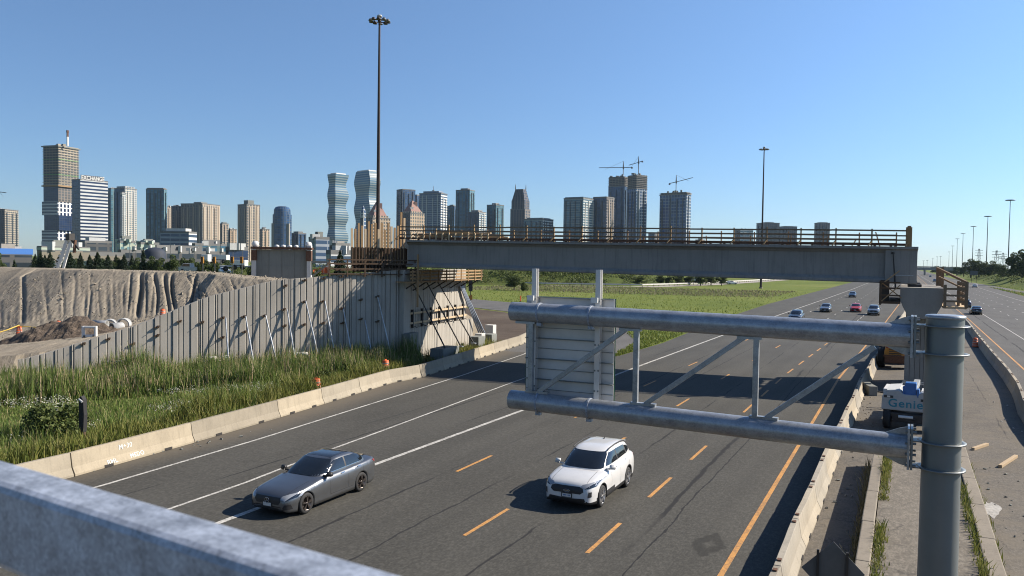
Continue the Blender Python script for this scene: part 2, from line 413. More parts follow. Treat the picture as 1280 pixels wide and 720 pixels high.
YS=[-40,0,12,20,30,40,50,60,66,72,80,95,112,130,150,172,200,240,310,408,600,900,1400,2600,5000]
SHIFT=[(0,0),(62,0),(90,.7),(124,1.6),(189,3.0),(310,3.6),(900,4),(6000,4)]      # the lanes bend round the median works
LEFT_EDGE=[(-40,-29),(20,-28.4),(30,-29.3),(47,-30.6),(64,-33.5),(66.1,-22.2),(80,-22.0),(120,-24.2),(172,-25.4),(240,-25),(408,-24),(900,-22),(6000,-20)]
MED_L=[(-40,-2.6),(62,-2.4),(90,-1.7),(138,-.25),(190,1.2),(310,1.6),(6000,2)]
MED_R=[(-40,6.2),(52,6.4),(60,6.9),(80,7.2),(98,7.5),(124,8.0),(200,8.2),(6000,8.2)]
RIGHT_EDGE=[(-40,31),(150,31),(262,30.3),(314,32),(420,32),(700,31),(6000,31)]
sheet('highway',LEFT_EDGE,MED_L,sorted(YS+[64,66.1]),0,M['asph'])
sheet('median_road',MED_L,MED_R,YS,.004,M['asph_m'])
sheet('right_road',MED_R,RIGHT_EDGE,YS,0,M['asph_r'])
# ramp that leaves beyond the barrier, and the soil beside it
rl=[(-33.6,60),(-36,82),(-43,100),(-56.3,114.6),(-67.7,122),(-100,140),(-160,165)]
rr=[(-21.9,64),(-24.5,80),(-37,108),(-50,124),(-69.5,141.5),(-100,158),(-160,184)]
tag(np_mesh('ramp_road',[(x,y,-.012) for p in zip(rl,rr) for x,y in p],[(2*i,2*i+1,2*i+3,2*i+2) for i in range(len(rl)-1)],M['asph_ramp']),kind='structure')
sl=[(-60,40),(-48,70),(-52,88),(-60,104),(-70,112),(-84,120),(-110,132)]
sr=[(-29,46),(-33.8,60),(-36.6,82),(-44,100),(-57.3,114),(-68.7,121),(-101,139)]
tag(np_mesh('soil',[(x,y,-.03) for p in zip(sl,sr) for x,y in p],[(2*i,2*i+1,2*i+3,2*i+2) for i in range(len(sl)-1)],M['soil']),kind='structure')
# verge between barrier and retaining wall
vg=[(-70,10),(-28.6,10),(-29.2,30),(-30.8,47),(-36,53),(-56,35.2),(-75,30)]
tag(np_mesh('verge',[(x,y,-.02) for x,y in vg],[tuple(range(len(vg)))],M['verge']),kind='structure')
# far service road behind the field
srv=[(-160,235),(-110,250),(-75.8,265),(-66,312),(-59.6,400),(-50,600)]
tag(np_mesh('service_road',[(x+dx,y,.0) for x,y in srv for dx in(-9,0)],[(2*i,2*i+1,2*i+3,2*i+2) for i in range(len(srv)-1)],mottled('pale_gravel_road',(.42,.38,.32),.9,0,.15,.3,world=True)),kind='structure')

# lane markings -----------------------------------------------------
MK={'w':MB(),'o':MB(),'wr':MB()}
def line(mb, pts, wd):
    for (x0,y0),(x1,y1) in zip(pts,pts[1:]):
        h=wd/2; mb.add([(x0-h,y0,.008),(x0+h,y0,.008),(x1+h,y1,.008),(x1-h,y1,.008)],[(0,1,2,3)])
def shifted(x, ys, k=1): return [(x+k*interp(y,SHIFT),y) for y in ys]
LY=[-20,20,40,62,75,90,107,124,150,189,240,310,500,900,2000]
line(MK['w'],[(-25.1,10),(-25.2,18.8),(-25.7,26.7),(-27.9,49.1),(-29.7,62.9),(-32,72),(-40,96)],.14)
line(MK['w'],[(-20.6,5),(-21.1,21.3),(-21.7,26.9),(-22.0,31),(-23.4,47.9),(-24.0,58),(-26,72),(-36,100)],.13)
line(MK['w'],[(x,y) for x,y in [(-18.55,5),(-18.6,26),(-18.5,39),(-18.6,59),(-18.5,94),(-18.3,128),(-17.2,220),(-16.4,310),(-15.5,600),(-15,2000)]],.21)
line(MK['o'],shifted(-4.1,LY,1),.15)
tag(MK['w'].build('white_lane_markings',M['paintwhite']),kind='structure')
for k,(x0,st,sp,lim) in enumerate(((-15.25,27.9,12.2,140),(-11.45,21.8,12.2,140),(-7.75,22.2,6.0,150))):
    mb=MB(); mw=MB()
    y=st-2*sp
    while y<900:
        dst=mb if y<lim*.8 else mw
        f=.2+.33*k
        line(dst,[(x0+f*interp(y-1.45,SHIFT)*1.05,y-1.45),(x0+f*interp(y+1.45,SHIFT)*1.05,y+1.45)],.13)
        y+=sp
    for v in mb.v: pass
    MK['o'].add(mb.v,mb.f); MK['wr'].add(mw.v,mw.f)
tag(MK['o'].build('orange_lane_markings',M['paintorange']),kind='structure')
line(MK['wr'],[(12.35,y) for y in (20,100,200,400,900,2000)],.14)
line(MK['wr'],[(26.2,20),(26.2,262),(27,400),(27,2000)],.15)
for x0 in (16.1,19.6,23.0):
    y=40
    while y<900: line(MK['wr'],[(x0,y),(x0,y+3)],.13); y+=12
tag(MK['wr'].build('far_lane_markings',M['paintwhite']),kind='structure')
mb=MB(); line(mb,[(8.75,20),(8.75,75),(9.1,142),(9.1,400),(9.1,2000)],.16)
tag(mb.build('right_edge_marking',M['paintorange']),kind='structure')

# ================================================================== BARRIERS
ORD='first second third fourth fifth sixth seventh eighth ninth tenth eleventh twelfth thirteenth fourteenth fifteenth sixteenth seventeenth eighteenth nineteenth twentieth twenty-first twenty-second twenty-third twenty-fourth twenty-fifth twenty-sixth twenty-seventh twenty-eighth twenty-ninth thirtieth thirty-first thirty-second thirty-third thirty-fourth thirty-fifth'.split()
PROF=[(-.30,0),(-.30,.08),(-.17,.33),(-.085,.85),(.085,.85),(.17,.33),(.30,.08),(.30,0)]
def barrier(p, q, mat, label, group, pins=False, notch=False, h=1.0):
    p,q=Vector(p),Vector(q); d=q-p; L=d.length-.03; rz=math.atan2(-d.x,d.y)
    c=(p+q)/2
    root=thing('concrete_barrier',label,'barrier',(c.x,c.y,.004),rz,group)
    mb=MB(); pr=[(x,z*h) for x,z in PROF]
    # body cut in short lengths so that the edge is not ruler-straight
    n=max(2,int(L/.8)); R2=random.Random(int(c.x*100+c.y*37))
    rings=[]
    for i in range(n+1):
        y=-L/2+L*i/n; j=R2.uniform(-.006,.006)
        rings.append([(x+j,y,z+(R2.uniform(-.008,.006) if z>.5 else 0)) for x,z in pr])
    k=len(pr); vs=[v for r in rings for v in r]
    fs=[(i*k+a,i*k+(a+1)%k,(i+1)*k+(a+1)%k,(i+1)*k+a) for i in range(n) for a in range(k)]
    fs+=[tuple(range(k-1,-1,-1)),tuple(range(n*k,n*k+k))]
    mb.add(vs,fs)
    mb.build('body',mat,root,bevel=.012)
    if pins:
        for y in(-L/2+.35,L/2-.35):
            m2=MB(); m2.box((0,y,.85*h+.018),(.10,.15,.035)); m2.build('lifting_pin',M['rust'],root)
    if notch:
        m2=MB()
        for y in(-L*.25,L*.25): m2=MB(); m2.box((.29,y,.06),(.05,.4,.10)); m2.build('drain_slot',M['steel_dark'],root)
    return root
LB=[(-27.2,13),(-27.35,19.0),(-27.9,25.0),(-28.6,31.1),(-29.15,35.2),(-29.75,39.4),(-30.3,43.4),(-30.0,46.6),(-30.6,50.6),(-31.2,54.5),(-31.8,58.4),(-32.4,62.3),(-33.0,66.2),(-33.6,70.2),(-34.6,74.0)]
for i,(p,q) in enumerate(zip(LB,LB[1:])):
    o=barrier((*p,0),(*q,0),M['conc'],'beige concrete barrier, %s from the near end of the row beside the reeds'%ORD[i],'concrete barriers along the reed verge',notch=True)
    if i==1:
        o['label']='beige concrete barrier with white sprayed writing beside the wooden post'
        # sprayed marks, as far as they can be read
        def spray(txt,y,z,h,sh=.0):
            cu=bpy.data.curves.new('t','FONT'); cu.body=txt; cu.size=h; cu.extrude=.002; cu.offset=.003; cu.shear=sh; cu.space_character=1.05
            tmp=bpy.data.objects.new('t',cu); COL.objects.link(tmp); dg=bpy.context.evaluated_depsgraph_get()
            me=bpy.data.meshes.new_from_object(tmp.evaluated_get(dg)); bpy.data.objects.remove(tmp)
            me.materials.clear(); me.materials.append(M['spraywhite'])
            ob=bpy.data.objects.new('sprayed_writing',me); COL.objects.link(ob); ob.parent=o
            a=math.atan2(.52,.085) if z>.33 else math.atan2(.25,.13)
            xx=.17-(z-.33)/.52*.085+.004 if z>.33 else .30-(z-.08)/.25*.13+.004
            ob.matrix_local=Matrix.Translation((xx+.004,y,z))@Matrix.Rotation(PI/2,4,'Z')@Matrix.Rotation(a,4,'X')
            return ob
        spray('M+30',-.9,.52,.27); spray('RML',-1.55,.10,.25); spray('MEDO',-.45,.12,.24)
MLB=[]; y=12.0; MLX=[(0,-2.62),(34,-2.58),(46,-2.4),(57,-2.35),(68,-2.1),(75,-1.85),(87,-1.6),(112,-.95),(138,-.1),(170,.8)]
while y<150: MLB.append((interp(y,MLX)+R.uniform(-.05,.05),y)); y+=4.0
for i,(p,q) in enumerate(zip(MLB,MLB[1:])):
    barrier((*p,0),(*q,0),M['conc_med'],'pale concrete barrier, %s from the near end of the row by the orange line'%ORD[min(i,34)],'concrete barriers beside the orange edge line',pins=y<400 and p[1]<75,notch=p[1]<60)
MRB=[]; y=36.0; MRX=[(36,6.5),(42,6.1),(47,6.0),(52,6.1),(59,6.6),(68,6.85),(79,6.95),(98,7.25),(123,7.75),(170,8)]
while y<140: MRB.append((interp(y,MRX),y)); y+=4.0
for i,(p,q) in enumerate(zip(MRB,MRB[1:])):
    barrier((*p,0),(*q,0),M['conc_med'],'concrete barrier, %s from the near end of the wavering row by the far carriageway'%ORD[i],'concrete barriers beside the far carriageway',pins=p[1]<110)

# ================================================================== raised median box round the gantry foot
mb=MB()
for x,w_ in((-.75,.34),(2.15,.40)):
    y=-6
    while y<(35.4 if x<0 else 38.6):
        e=min(y+3.4,35.5 if x<0 else 38.7); mb.box((x+R.uniform(-.015,.015),(y+e)/2,.45),(w_,e-y-.02,.9)); y+=3.4
o=mb.build('median_kerb_wall',M['conc_kerb'],bevel=.03)
tag(o,'weathered concrete kerb walls round the asphalt strip at the gantry post','kerb wall')
mb=MB(); mb.box((.69,14.6,.42),(2.5,41.6,.80)); tag(mb.build('median_fill',M['asph_box']),kind='structure')
mb=MB(); mb.box((.7,35.45,.4),(2.5,.12,.78)); tag(mb.build('median_fill_end',M['conc_kerb']),kind='structure')

# ================================================================== EMBANKMENT behind the wing wall
WT=[(-40,.2),(-34.3,.75),(-32.7,1.2),(-31.2,1.8),(-27.6,3.0),(-22.9,5.15),(-18.3,6.4),(-14.8,6.75),(-8.9,7.3),(0,7.3)]
TOEZ=[(-90,.1),(-60,.1),(-49,.35),(-43,.85),(-35,2.0),(-28,3.0),(-20,4.5),(-10,6)]
TOPZ=[(-90,6.45),(-34,6.4),(-30,6.15),(-25,5.85),(-20,5.7),(-10,6)]
def vnoise(seed):
    rs=np.random.RandomState(seed); g_=rs.rand(257,257)
    def f(x,y):
        x=np.asarray(x)%256; y=np.asarray(y)%256; xi=x.astype(int); yi=y.astype(int); fx=x-xi; fy=y-yi
        fx=fx*fx*(3-2*fx); fy=fy*fy*(3-2*fy)
        a=g_[xi,yi];b=g_[xi+1,yi];c=g_[xi,yi+1];d=g_[xi+1,yi+1]
        return (a*(1-fx)+b*fx)*(1-fy)+(c*(1-fx)+d*fx)*fy
    return f
N1,N2,N3=vnoise(1),vnoise(2),vnoise(3)
P1=Vector((-50.1,31.85,0)); P2=Vector((-36.1,53.0,0)); WE=(P2-P1).normalized(); WN=Vector((WE.y,-WE.x,0)); WL=(P2-P1).length
def wallpt(x,y,off=0):
    d=ray(x,y); o=P1+WN*off; t=(o-EYE).dot(WN)/d.dot(WN); p=EYE+d*t
    return (p-P1).dot(WE), p.z, p
TOPPX=((28,449),(63,440),(97,429),(169,407),(262,370),(345,350),(404,345.5),(500,337))
WT=[]
for x,y in TOPPX:
    p=wallpt(x,y)[2]; WT.append((p.dot(RT),p.z))
WT=[(-45,.2)]+WT+[(0,7.3)]
us=np.concatenate([np.arange(-110,-60,2.0),np.arange(-60,-14,.07),np.arange(-14,6,2)]); ds=np.concatenate([np.arange(50,77,.7),np.arange(77,95,.22),np.arange(95,150,3.)])
U,D=np.meshgrid(us,ds)
dw=50.7+(U+30.9)*.577
wt=np.interp(U,[p[0] for p in WT],[p[1] for p in WT])-.3; tz=np.interp(U,[p[0] for p in TOEZ],[p[1] for p in TOEZ]); pz=np.interp(U,[p[0] for p in TOPZ],[p[1] for p in TOPZ])
k=np.clip((D-dw)/np.maximum(79-dw,1),0,1)
H=wt*(1-k)+tz*k
toe=79+np.clip(-49-U,0,60)*.55+.3*(N1(U*.25,D*.0+3)-.5)
toe=np.where(U>-33,toe-1.6*np.clip((U+33)/1.6,0,1),toe)
rise=np.clip((D-toe)*.5,0,None)
up=np.minimum(H+rise,np.maximum(pz,H))
slope=np.clip(rise,0,1)*np.clip((pz-up)*2.0,0,1)
ang=U/D*85.0
RG=np.random.RandomState(21); gro=np.zeros_like(U); u0=-62.0; tt=np.clip((D-79)/12,0,1)
while u0<-14:
    u0+=RG.exponential(.30)+.16; hw=RG.choice([.07,.09,.12,.16],p=[.4,.3,.2,.1]); dp=RG.uniform(.05,.16)+(.16 if RG.rand()<.16 else 0); lean=RG.normal()*.25+(-.028*(D-79)*0); top_=RG.uniform(.35,1.25); bot_=RG.uniform(-.3,.25); wv=RG.uniform(0,6); wa=RG.uniform(.03,.14)
    cen=u0+lean*tt+wa*np.sin(tt*RG.uniform(2,6)+wv)+np.where(u0>-33,-3.2,0)*tt
    m_=np.clip((top_-tt)*5,0,1)*np.clip((tt-bot_)*6,0,1)
    gro+=dp*m_*np.exp(-((ang-cen)/hw)**2)
for c_,hw,dp in((-39.6,.22,.75),(-37.9,.13,.45),(-36.7,.15,.55),(-36.0,.12,.6),(-33.8,.16,.6)):
    cen=c_+.22*np.sin(tt*5+c_)+.5*tt*0; gro+=dp*np.clip((tt+.1)*3,0,1)*np.exp(-((ang-cen)/hw)**2)
H2=up-slope*gro+.05*(N3(U*1.3,D*1.3)-.5)+.04*(N2(U*2.6,D*2.2)-.5)+.07*(N1(U*5.6,D*4.2)-.5)+np.random.RandomState(3).uniform(-.02,.02,U.shape)
H2=np.where((D<dw+.35)&(U>-31.4),-.4,H2)
H2=np.where((D<dw+6)&(U<=-31.4),np.minimum(H2,.02+np.maximum(D-55,0)*.04),H2)
H2=np.where(D>128,np.maximum(H2-(D-128)*.5,-.5),H2)
H2=np.where(U>-10,np.minimum(H2,6.8),H2)
X=U*_cy-D*_sy; Y=U*_sy+D*_cy
xa=-36.1-(Y-53.05)*.118-.7
H2=np.where((X>xa-1.0)|((D<dw+1.2)&(U>-31.4)),-.5,H2); H2=np.where(Y>66.5,np.minimum(H2,np.maximum(6.6-(Y-66.5)*.6-np.clip(X+41,0,9)*.9,-.5)),H2)
V=np.stack([X,Y,H2],-1).reshape(-1,3); n=len(us)
ii=np.arange(len(ds)-1)[:,None]*n+np.arange(n-1)[None,:]
F=np.stack([ii,ii+1,ii+n+1,ii+n],-1).reshape(-1,4)
t=NT('dry_earth'); co=t.coord('World'); a=t.noise(co,.25,6,.65); b=t.noise(co,3,5,.7); f=t.noise(co,14,4,.7)
kk=t.math('ADD',t.math('ADD',t.math('MULTIPLY',a,.4),t.math('MULTIPLY',b,.35)),t.math('MULTIPLY',f,.25))
t.set(Base_Color=t.ramp(kk,[(.33,(.235,.20,.155)),(.5,(.355,.31,.245)),(.66,(.44,.39,.315))]),Roughness=.95,Specular_IOR_Level=.1)
t.bump(t.math('ADD',b,f),.6,.08); M['dirt']=t.m
tag(np_mesh('embankment',V,F,M['dirt'],smooth=True),kind='structure')
def uD(u,D,z): return (u*_cy-D*_sy,u*_sy+D*_cy,z)
# loose gravel heap in front of it
us2=np.linspace(-6.5,6.5,70); vs2=np.linspace(-4,4,46); A,B=np.meshgrid(us2,vs2)
hh=2.6*np.clip(1-np.sqrt((A/6.2)**2+(B/3.6)**2),0,1)**.8*(1+.5*(N1(A*.6+9,B*.6)-.5))+.35*(N2(A*2,B*2)-.5)+.16*(N3(A*5,B*5)-.5)-.15
P0=(-37.9,67.5)
hx=(P0[0]+A)*_cy-(P0[1]+B)*_sy; hy=(P0[0]+A)*_sy+(P0[1]+B)*_cy
n=len(us2); ii=np.arange(len(vs2)-1)[:,None]*n+np.arange(n-1)[None,:]
c0=(P0[0]*_cy-P0[1]*_sy,P0[0]*_sy+P0[1]*_cy,.45)
o=np_mesh('gravel_heap',np.stack([hx-c0[0],hy-c0[1],hh+.5+A*.09-.45],-1).reshape(-1,3),np.stack([ii,ii+1,ii+n+1,ii+n],-1).reshape(-1,4),mottled('brown_gravel',(.115,.085,.062),.95,0,.5,3,.8,9,bdist=.1),loc=c0,smooth=False)
tag(o,'brown loose gravel heap behind the low end of the retaining wall','gravel heap')

# ================================================================== RETAINING (WING) WALL
WANG=math.atan2(WE.y,WE.x)
def wallpt(x,y,off=0):
    d=ray(x,y); o=P1+WN*off; t=(o-EYE).dot(WN)/d.dot(WN); p=EYE+d*t
    return (p-P1).dot(WE), p.z, p
tops=[wallpt(x,y)[:2] for x,y in ((28,449),(63,440),(97,429),(169,407),(262,370),(345,350),(404,345.5),(500,337))]
def wtop(s): return interp(s,tops)
wall=thing('retaining_wall','ribbed grey concrete retaining wall rising from the reeds to the unfinished bridge end','retaining wall',P1,WANG)
mb=MB(); RW=random.Random(3)
s=-.4
while s<WL-.05:
    wd=RW.choice((.34,.40,.46,.52,.14,.30)); e=min(s+wd,WL); pr=RW.choice((0,.012,.04,.06)); g_=.026
    z0,z1=wtop(s)+RW.uniform(-.02,.02),wtop(e)+RW.uniform(-.02,.02); a,b=s+g_,e-g_
    yf=-.05-pr; bv=.03
    vs=[(a,.1,-.3),(a,yf+bv,-.3),(a+bv,yf,-.3),(b-bv,yf,-.3),(b,yf+bv,-.3),(b,.1,-.3)]
    vs2=[(x,y,(z0 if x<(a+b)/2 else z1)) for x,y,_ in vs]
    mb.add(vs+vs2,[(5,4,3,2,1,0),(6,7,8,9,10,11)]+[(i,(i+1)%6,6+(i+1)%6,6+i) for i in range(6)])
    s=e
mb.build('rib_face',M['conc_wall'],wall)
n=24; mb=MB()
for i in range(n):
    a,b=WL*i/n,WL*(i+1)/n
    mb.add([(a,-.005,-.3),(b,-.005,-.3),(b,.45,-.3),(a,.45,-.3),(a,-.005,wtop(a)-.03),(b,-.005,wtop(b)-.03),(b,.45,wtop(b)-.03),(a,.45,wtop(a)-.03)],[(0,1,5,4),(1,2,6,5),(2,3,7,6),(3,0,4,7),(4,5,6,7)])
mb.build('wall_core',M['conc_wall'],wall)
BR=[(104,430),(135,424),(166,430),(196,409),(196,419.5),(224,402),(252,403),(277.5,397.5),(304,396),(305,415),(277.5,422),(356,357.5),(380,350.5),(404,348),(426,346),(449,343),(471,340),(329.5,395),(354,387),(379,377.5),(402.5,377),(425.5,386),(355,407.5),(379,406),(403,404),(450,375),(471,371),(471,402),(427,404),(450,399)]
for x,y in BR:
    s,z,_=wallpt(x,y); m2=MB()
    m2.box((s-.02,-.16,z),(.27,.14,.10)); m2.box((s+.08,-.17,z+.08),(.12,.18,.09)); m2.tube((s,-.02,z),(s,-.42,z+.02),.02,n=6)
    m2.build('tie_bracket',M['wood_dark'],wall)
# raking props
PR=[((282,397),(286,457)),((307,395),(317,455)),((332,394),(346,455)),((359,387),(369,452)),((382,376),(399,451)),((406,376),(417,435)),((429,386),(440,445)),((456,400),(465,444)),((472,371),(488,441))]
for i,(a,b) in enumerate(PR):
    _,_,p=wallpt(*a,.22); _,_,q=wallpt(*b,1.15)
    if q.z<.05: q.z=.05
    t=thing('raking_prop','thin grey steel prop leaning on the ribbed retaining wall, %s from its low end'%ORD[i],'prop',(q.x,q.y,q.z),0,'props against the retaining wall')
    v=p-q; m2=MB(); m2.tube((0,0,0),v*.55,.066,n=8); m2.build('outer_tube',M['galv'],t)
    m2=MB(); m2.tube(v*.52,v,.052,n=8); m2.build('inner_tube',M['galv'],t)
    m2=MB(); m2.box((0,0,-.02),(.22,.22,.05),rz=WANG); m2.build('foot_plate',M['steel_dark'],t)
for i,(x,y,w_) in enumerate(((143,459,.9),(272,459,1.5),(375,458,1.1))):
    s_,_,q=wallpt(x,y,.75); q=P1+WE*s_+WN*.75; mb=MB()
    for lay in range(4):
        for k in range(5-lay): mb.lathe([(0,-.17),(.25,-.13),(.36,0),(.27,.13),(0,.17)],9,((k-2+lay*.5)*.55*w_+R.uniform(-.08,.08),R.uniform(-.12,.12),.17+lay*.29))
    o=mb.build('sandbag_pile',M['white_block'],loc=q,rz=WANG); tag(o,'white lumpy bags at the foot of the ribbed wall, %s from the low end'%ORD[i],'sandbags')
# ================================================================== ABUTMENT
A0=Vector((-36.1,53.05,0)); A1=Vector((-37.7,66.6,0)); AE=(A1-A0).normalized(); AN=Vector((AE.y,-AE.x,0)); AL=(A1-A0).length; AANG=math.atan2(AE.y,AE.x)
ab=thing('bridge_abutment','ribbed concrete bridge abutment under the left girder end, half in shade','abutment',A0,AANG)
def ribs(mb,s0,s1,z0,z1,yf,ws,rnd):
    s=s0
    while s<s1-.05:
        e=min(s+rnd.choice(ws),s1); pr=rnd.choice((0,.012,.025)); a,b=s+.014,e-.014
        mb.box(((a+b)/2,yf-pr/2+.05,(z0+z1)/2),(b-a,.1+pr,z1-z0)); s=e
mb=MB(); ribs(mb,1.2,AL,2.55,7.3,-.05,(.2,.24,.3,.34),RW); mb.build('upper_face',M['conc_wall'],ab)
mb=MB(); ribs(mb,1.2,AL+1.6,-.3,2.5,-.16,(.22,.28,.34),RW); mb.build('lower_face',M['conc_wall'],ab)
mb=MB(); mb.box((AL/2,.75,3.45),(AL-.02,1.45,7.5)); mb.box((AL/2+.8,.70,1.1),(AL+1.55,1.5,2.7)); mb.build('core',M['conc_wall'],ab)
mb=MB(); mb.box((.55,-.22,3.5),(1.1,.5,7.58)); mb.build('corner_column',M['conc_wall'],ab,bevel=.02)
mb=MB(); mb.box((.75,-.65,1.0),(1.5,.8,2.5)); mb.build('corner_pedestal',M['conc_dark'],ab,bevel=.03)
# walers on the face
def abpt(x,y,off=0):
    d=ray(x,y); o=A0+AN*off; t=(o-EYE).dot(AN)/d.dot(AN); return EYE+d*t
wl=thing('timber_walers','two pale timber walers bolted across the abutment face','walers',A0,AANG)
for z in (2.95,3.75):
    m2=MB(); m2.box((AL*.5+.4,-.32,z),(AL-1.8,.1,.16)); m2.build('waler',M['wood_pale'],wl)
for k in range(7):
    m2=MB(); m2.box((1.9+k*1.75,-.30,3.3),(.12,.2,1.5)); m2.tube((1.9+k*1.75,-.1,2.8),(1.9+k*1.75,-.75,2.6),.03,n=6); m2.build('bracket',M['steel_dark'],wl)
for i,(a,b) in enumerate((((515,352),(557,436)),((533,352),(576,433)),((547,352),(592,429)))):
    p=abpt(*a,.35); q=abpt(*b,3.0); q.z=max(q.z,.1); t=thing('abutment_prop','dark raking prop across the abutment face, %s from the corner column'%ORD[i],'prop',q,0,'props on the abutment face')
    v=p-q; m2=MB(); m2.tube((0,0,0),v*.6,.06,n=8); m2.build('outer_tube',M['steel_dark'],t)
    m2=MB(); m2.tube(v*.58,v,.045,n=8); m2.build('inner_tube',M['steel_dark'],t)
    m2=MB(); m2.box((0,0,.0),(.4,.3,.08)); m2.build('foot_plate',M['galv'],t)
for i in range(4):
    p=abpt(575+i*1.0,357,.3); q=gp(603+i*2.6,427,.1); t=thing('leaning_pipe','pale grey pipe leaning from the abutment end in a bundle, %s from the abutment'%ORD[i],'pipe',q,0,'bundle of leaning pipes')
    v=p-q; m2=MB(); m2.tube((0,0,0),v,.07,n=8); m2.build('tube',M['galv_rail'],t)
    m2=MB(); m2.tube(v*.02,v*.05,.1,n=8); m2.build('coupler',M['steel_dark'],t)
for i,(x,y,sx,sy,sz,mt,lab) in enumerate(((556,447,3.0,1.2,1.0,'conc_dark','dark rough concrete block behind the barrier below the abutment'),(596,433,1.5,1.0,1.1,'conc_dark','mossy concrete footing block carrying the leaning prop feet'),(600,431,.9,.7,1.25,'white_block','white concrete block beside the mossy footing'),(612,428,1.3,1.0,1.0,'conc_dark','dark footing block under the leaning pipes'),(613,425,.9,.9,1.7,'white_block','wrapped white bundle standing at the foot of the leaning pipes'),(425,459,6.0,.9,.75,'conc_dark','long shaded concrete footing at the base of the ribbed wall'))):
    p=gp(x,y+2,0); mb=MB(); rz=WANG if i==5 else 1.65
    if i==5: p=gp(440,460,0)
    mb.box((0,0,sz/2),(sx,sy,sz)); o=mb.build('concrete_block',M[mt],loc=p,rz=rz,bevel=.05); tag(o,lab,'concrete block')

# ================================================================== GIRDERS
YN,SK=56.9,.092; SKA=math.atan(SK)     # the bridge crosses a few degrees askew
def bw(x,off): return (x-off*SK, YN+(x-XR)*SK+off)   # world place of a point x along the bridge, off metres behind its near edge
XR,XL=.70,-36.0
def zs(x): return 7.0+(XR-x)*.56/38.6-0      # underside rises gently to the left
GP=[(-.36,0),(-.40,.06),(-.40,.22),(-.13,.42),(-.11,1.95),(-.30,2.12),(-.56,2.22),(-.56,2.38),(.56,2.38),(.56,2.22),(.30,2.12),(.11,1.95),(.13,.42),(.40,.22),(.40,.06),(.36,0)]
def girder(Y,label):
    o=thing('bridge_girder',label,'girder',(*bw(XR,Y),zs(XR)),SKA,'parallel bridge girders')
    sl=.56/38.6; dep=lambda x:1+x*.0026; n=14; k=len(GP); xs=[-(XR-XL)*i/n for i in range(n+1)]
    mb=MB(); mb.add([(x,y,z*dep(x)-sl*x) for x in xs for y,z in GP],[(i*k+a,i*k+(a+1)%k,(i+1)*k+(a+1)%k,(i+1)*k+a) for i in range(n) for a in range(k)]+[tuple(range(k)),tuple(range(n*k,n*k+k))])
    mb.build('beam',M['conc_girder'],o)
    mb=MB(); mb.box((-.95,0,1.19),(1.86,.78,2.34)); mb.build('end_block',M['conc_girder'],o,bevel=.02)
    mb=MB()
    for i in range(40): mb.box((-.6-i*.95,-.2+.1*(i%3),2.41+.0093*(.6+i*.95)),(.16,.10,.09))
    mb.build('stirrup_row',M['steel_dark'],o)
    return o
for Y,l in ((.57,'long grey concrete girder nearest the camera spanning the highway'),(4.2,'middle grey concrete girder behind the front one'),(7.85,'far grey concrete girder at the back of the unfinished bridge')): 
    g0=girder(Y,l)
    if Y<1:
        m2=MB(); m2.tube((-1.45,-.58,2.0),(-1.25,-.62,-.3),.035,.06,n=6); m2.tube((-1.46,-.58,2.05),(-1.46,-.58,1.9),.09,n=8); m2.build('hanger_rod',M['steel_dark'],g0)
        m2=MB(); m2.box((-.9,-.60,.55),(1.3,.03,.05)); m2.build('end_strap',M['galv'],g0)
mb=MB(); mb.box((-.9,2.4,1.15),(.4,2.5,2.3)); mb.box((-.9,6.0,1.15),(.4,2.5,2.3))
for a,b in((1.15,3.62),(4.78,7.27)):
    for i in range(16):
        x0=-2.38*i; mb.box((x0-1.19,(a+b)/2,2.30-.0093*(x0-1.19)),(2.379,b-a,.05))
o=mb.build('deck_formwork',M['wood'],loc=(*bw(XR,0),zs(XR)),rz=SKA); tag(o,'plywood deck formwork laid between the parallel bridge girders','formwork')

def rail_fence(Y, label, xs, side):
    o=thing('timber_guard_rail',label,'guard rail',(*bw(XR,Y),zs(XR)+2.38),SKA)
    sl=.0093
    for x in xs:
        m2=MB(); b=-sl*(x-XR); h=1.15+R.uniform(-.04,.08)
        m2.box((x-XR,0,b+h/2),(.09,.10,h)); m2.beam((x-XR,-.02,b+.34),(x-XR-.22,-.30*side,b+.02),.06,.08); m2.build('post',M['wood'],o)
    for z,hh in((1.02,.10),(.70,.09),(.40,.09),(.12,.16)):
        m2=MB(); a=max(xs)-XR; b=min(xs)-XR
        n=8
        for i in range(n):
            x0=a+(b-a)*i/n; x1=a+(b-a)*(i+1)/n
            m2.beam((x0,-.065,z-sl*x0+R.uniform(-.015,.015)),(x1,-.065,z-sl*x1+R.uniform(-.015,.015)),.04,hh)
        m2.build('rail',M['wood_grey'] if z>.2 else M['rust'],o)
    return o
gr=rail_fence(.15,'timber guard rail of brown posts and planks along the near edge of the deck',[.15-2.16*i for i in range(18)],1)
m2=MB(); m2.box((.15-XR,.02,.62),(.34,.28,1.24)); m2.box((.15-XR,-.1,1.22),(.2,.2,.2)); m2.build('end_post',M['wood'],gr)
for x,h,t_ in((-1.5,.95,-.28),(-4.7,.8,.08),(-7.0,.75,.05),(-9.6,.7,.04),(-3.2,.5,.3),(-12.5,.7,-.05),(-17,.6,.1)):
    m2=MB(); m2.beam((x-XR,.25,0),(x-XR+t_,.25,h),.07,.07); m2.build('stud',M['wood'],gr)
rail_fence(8.3,'timber guard rail along the far edge of the unfinished deck',[.1-2.5*i for i in range(16)],-1)
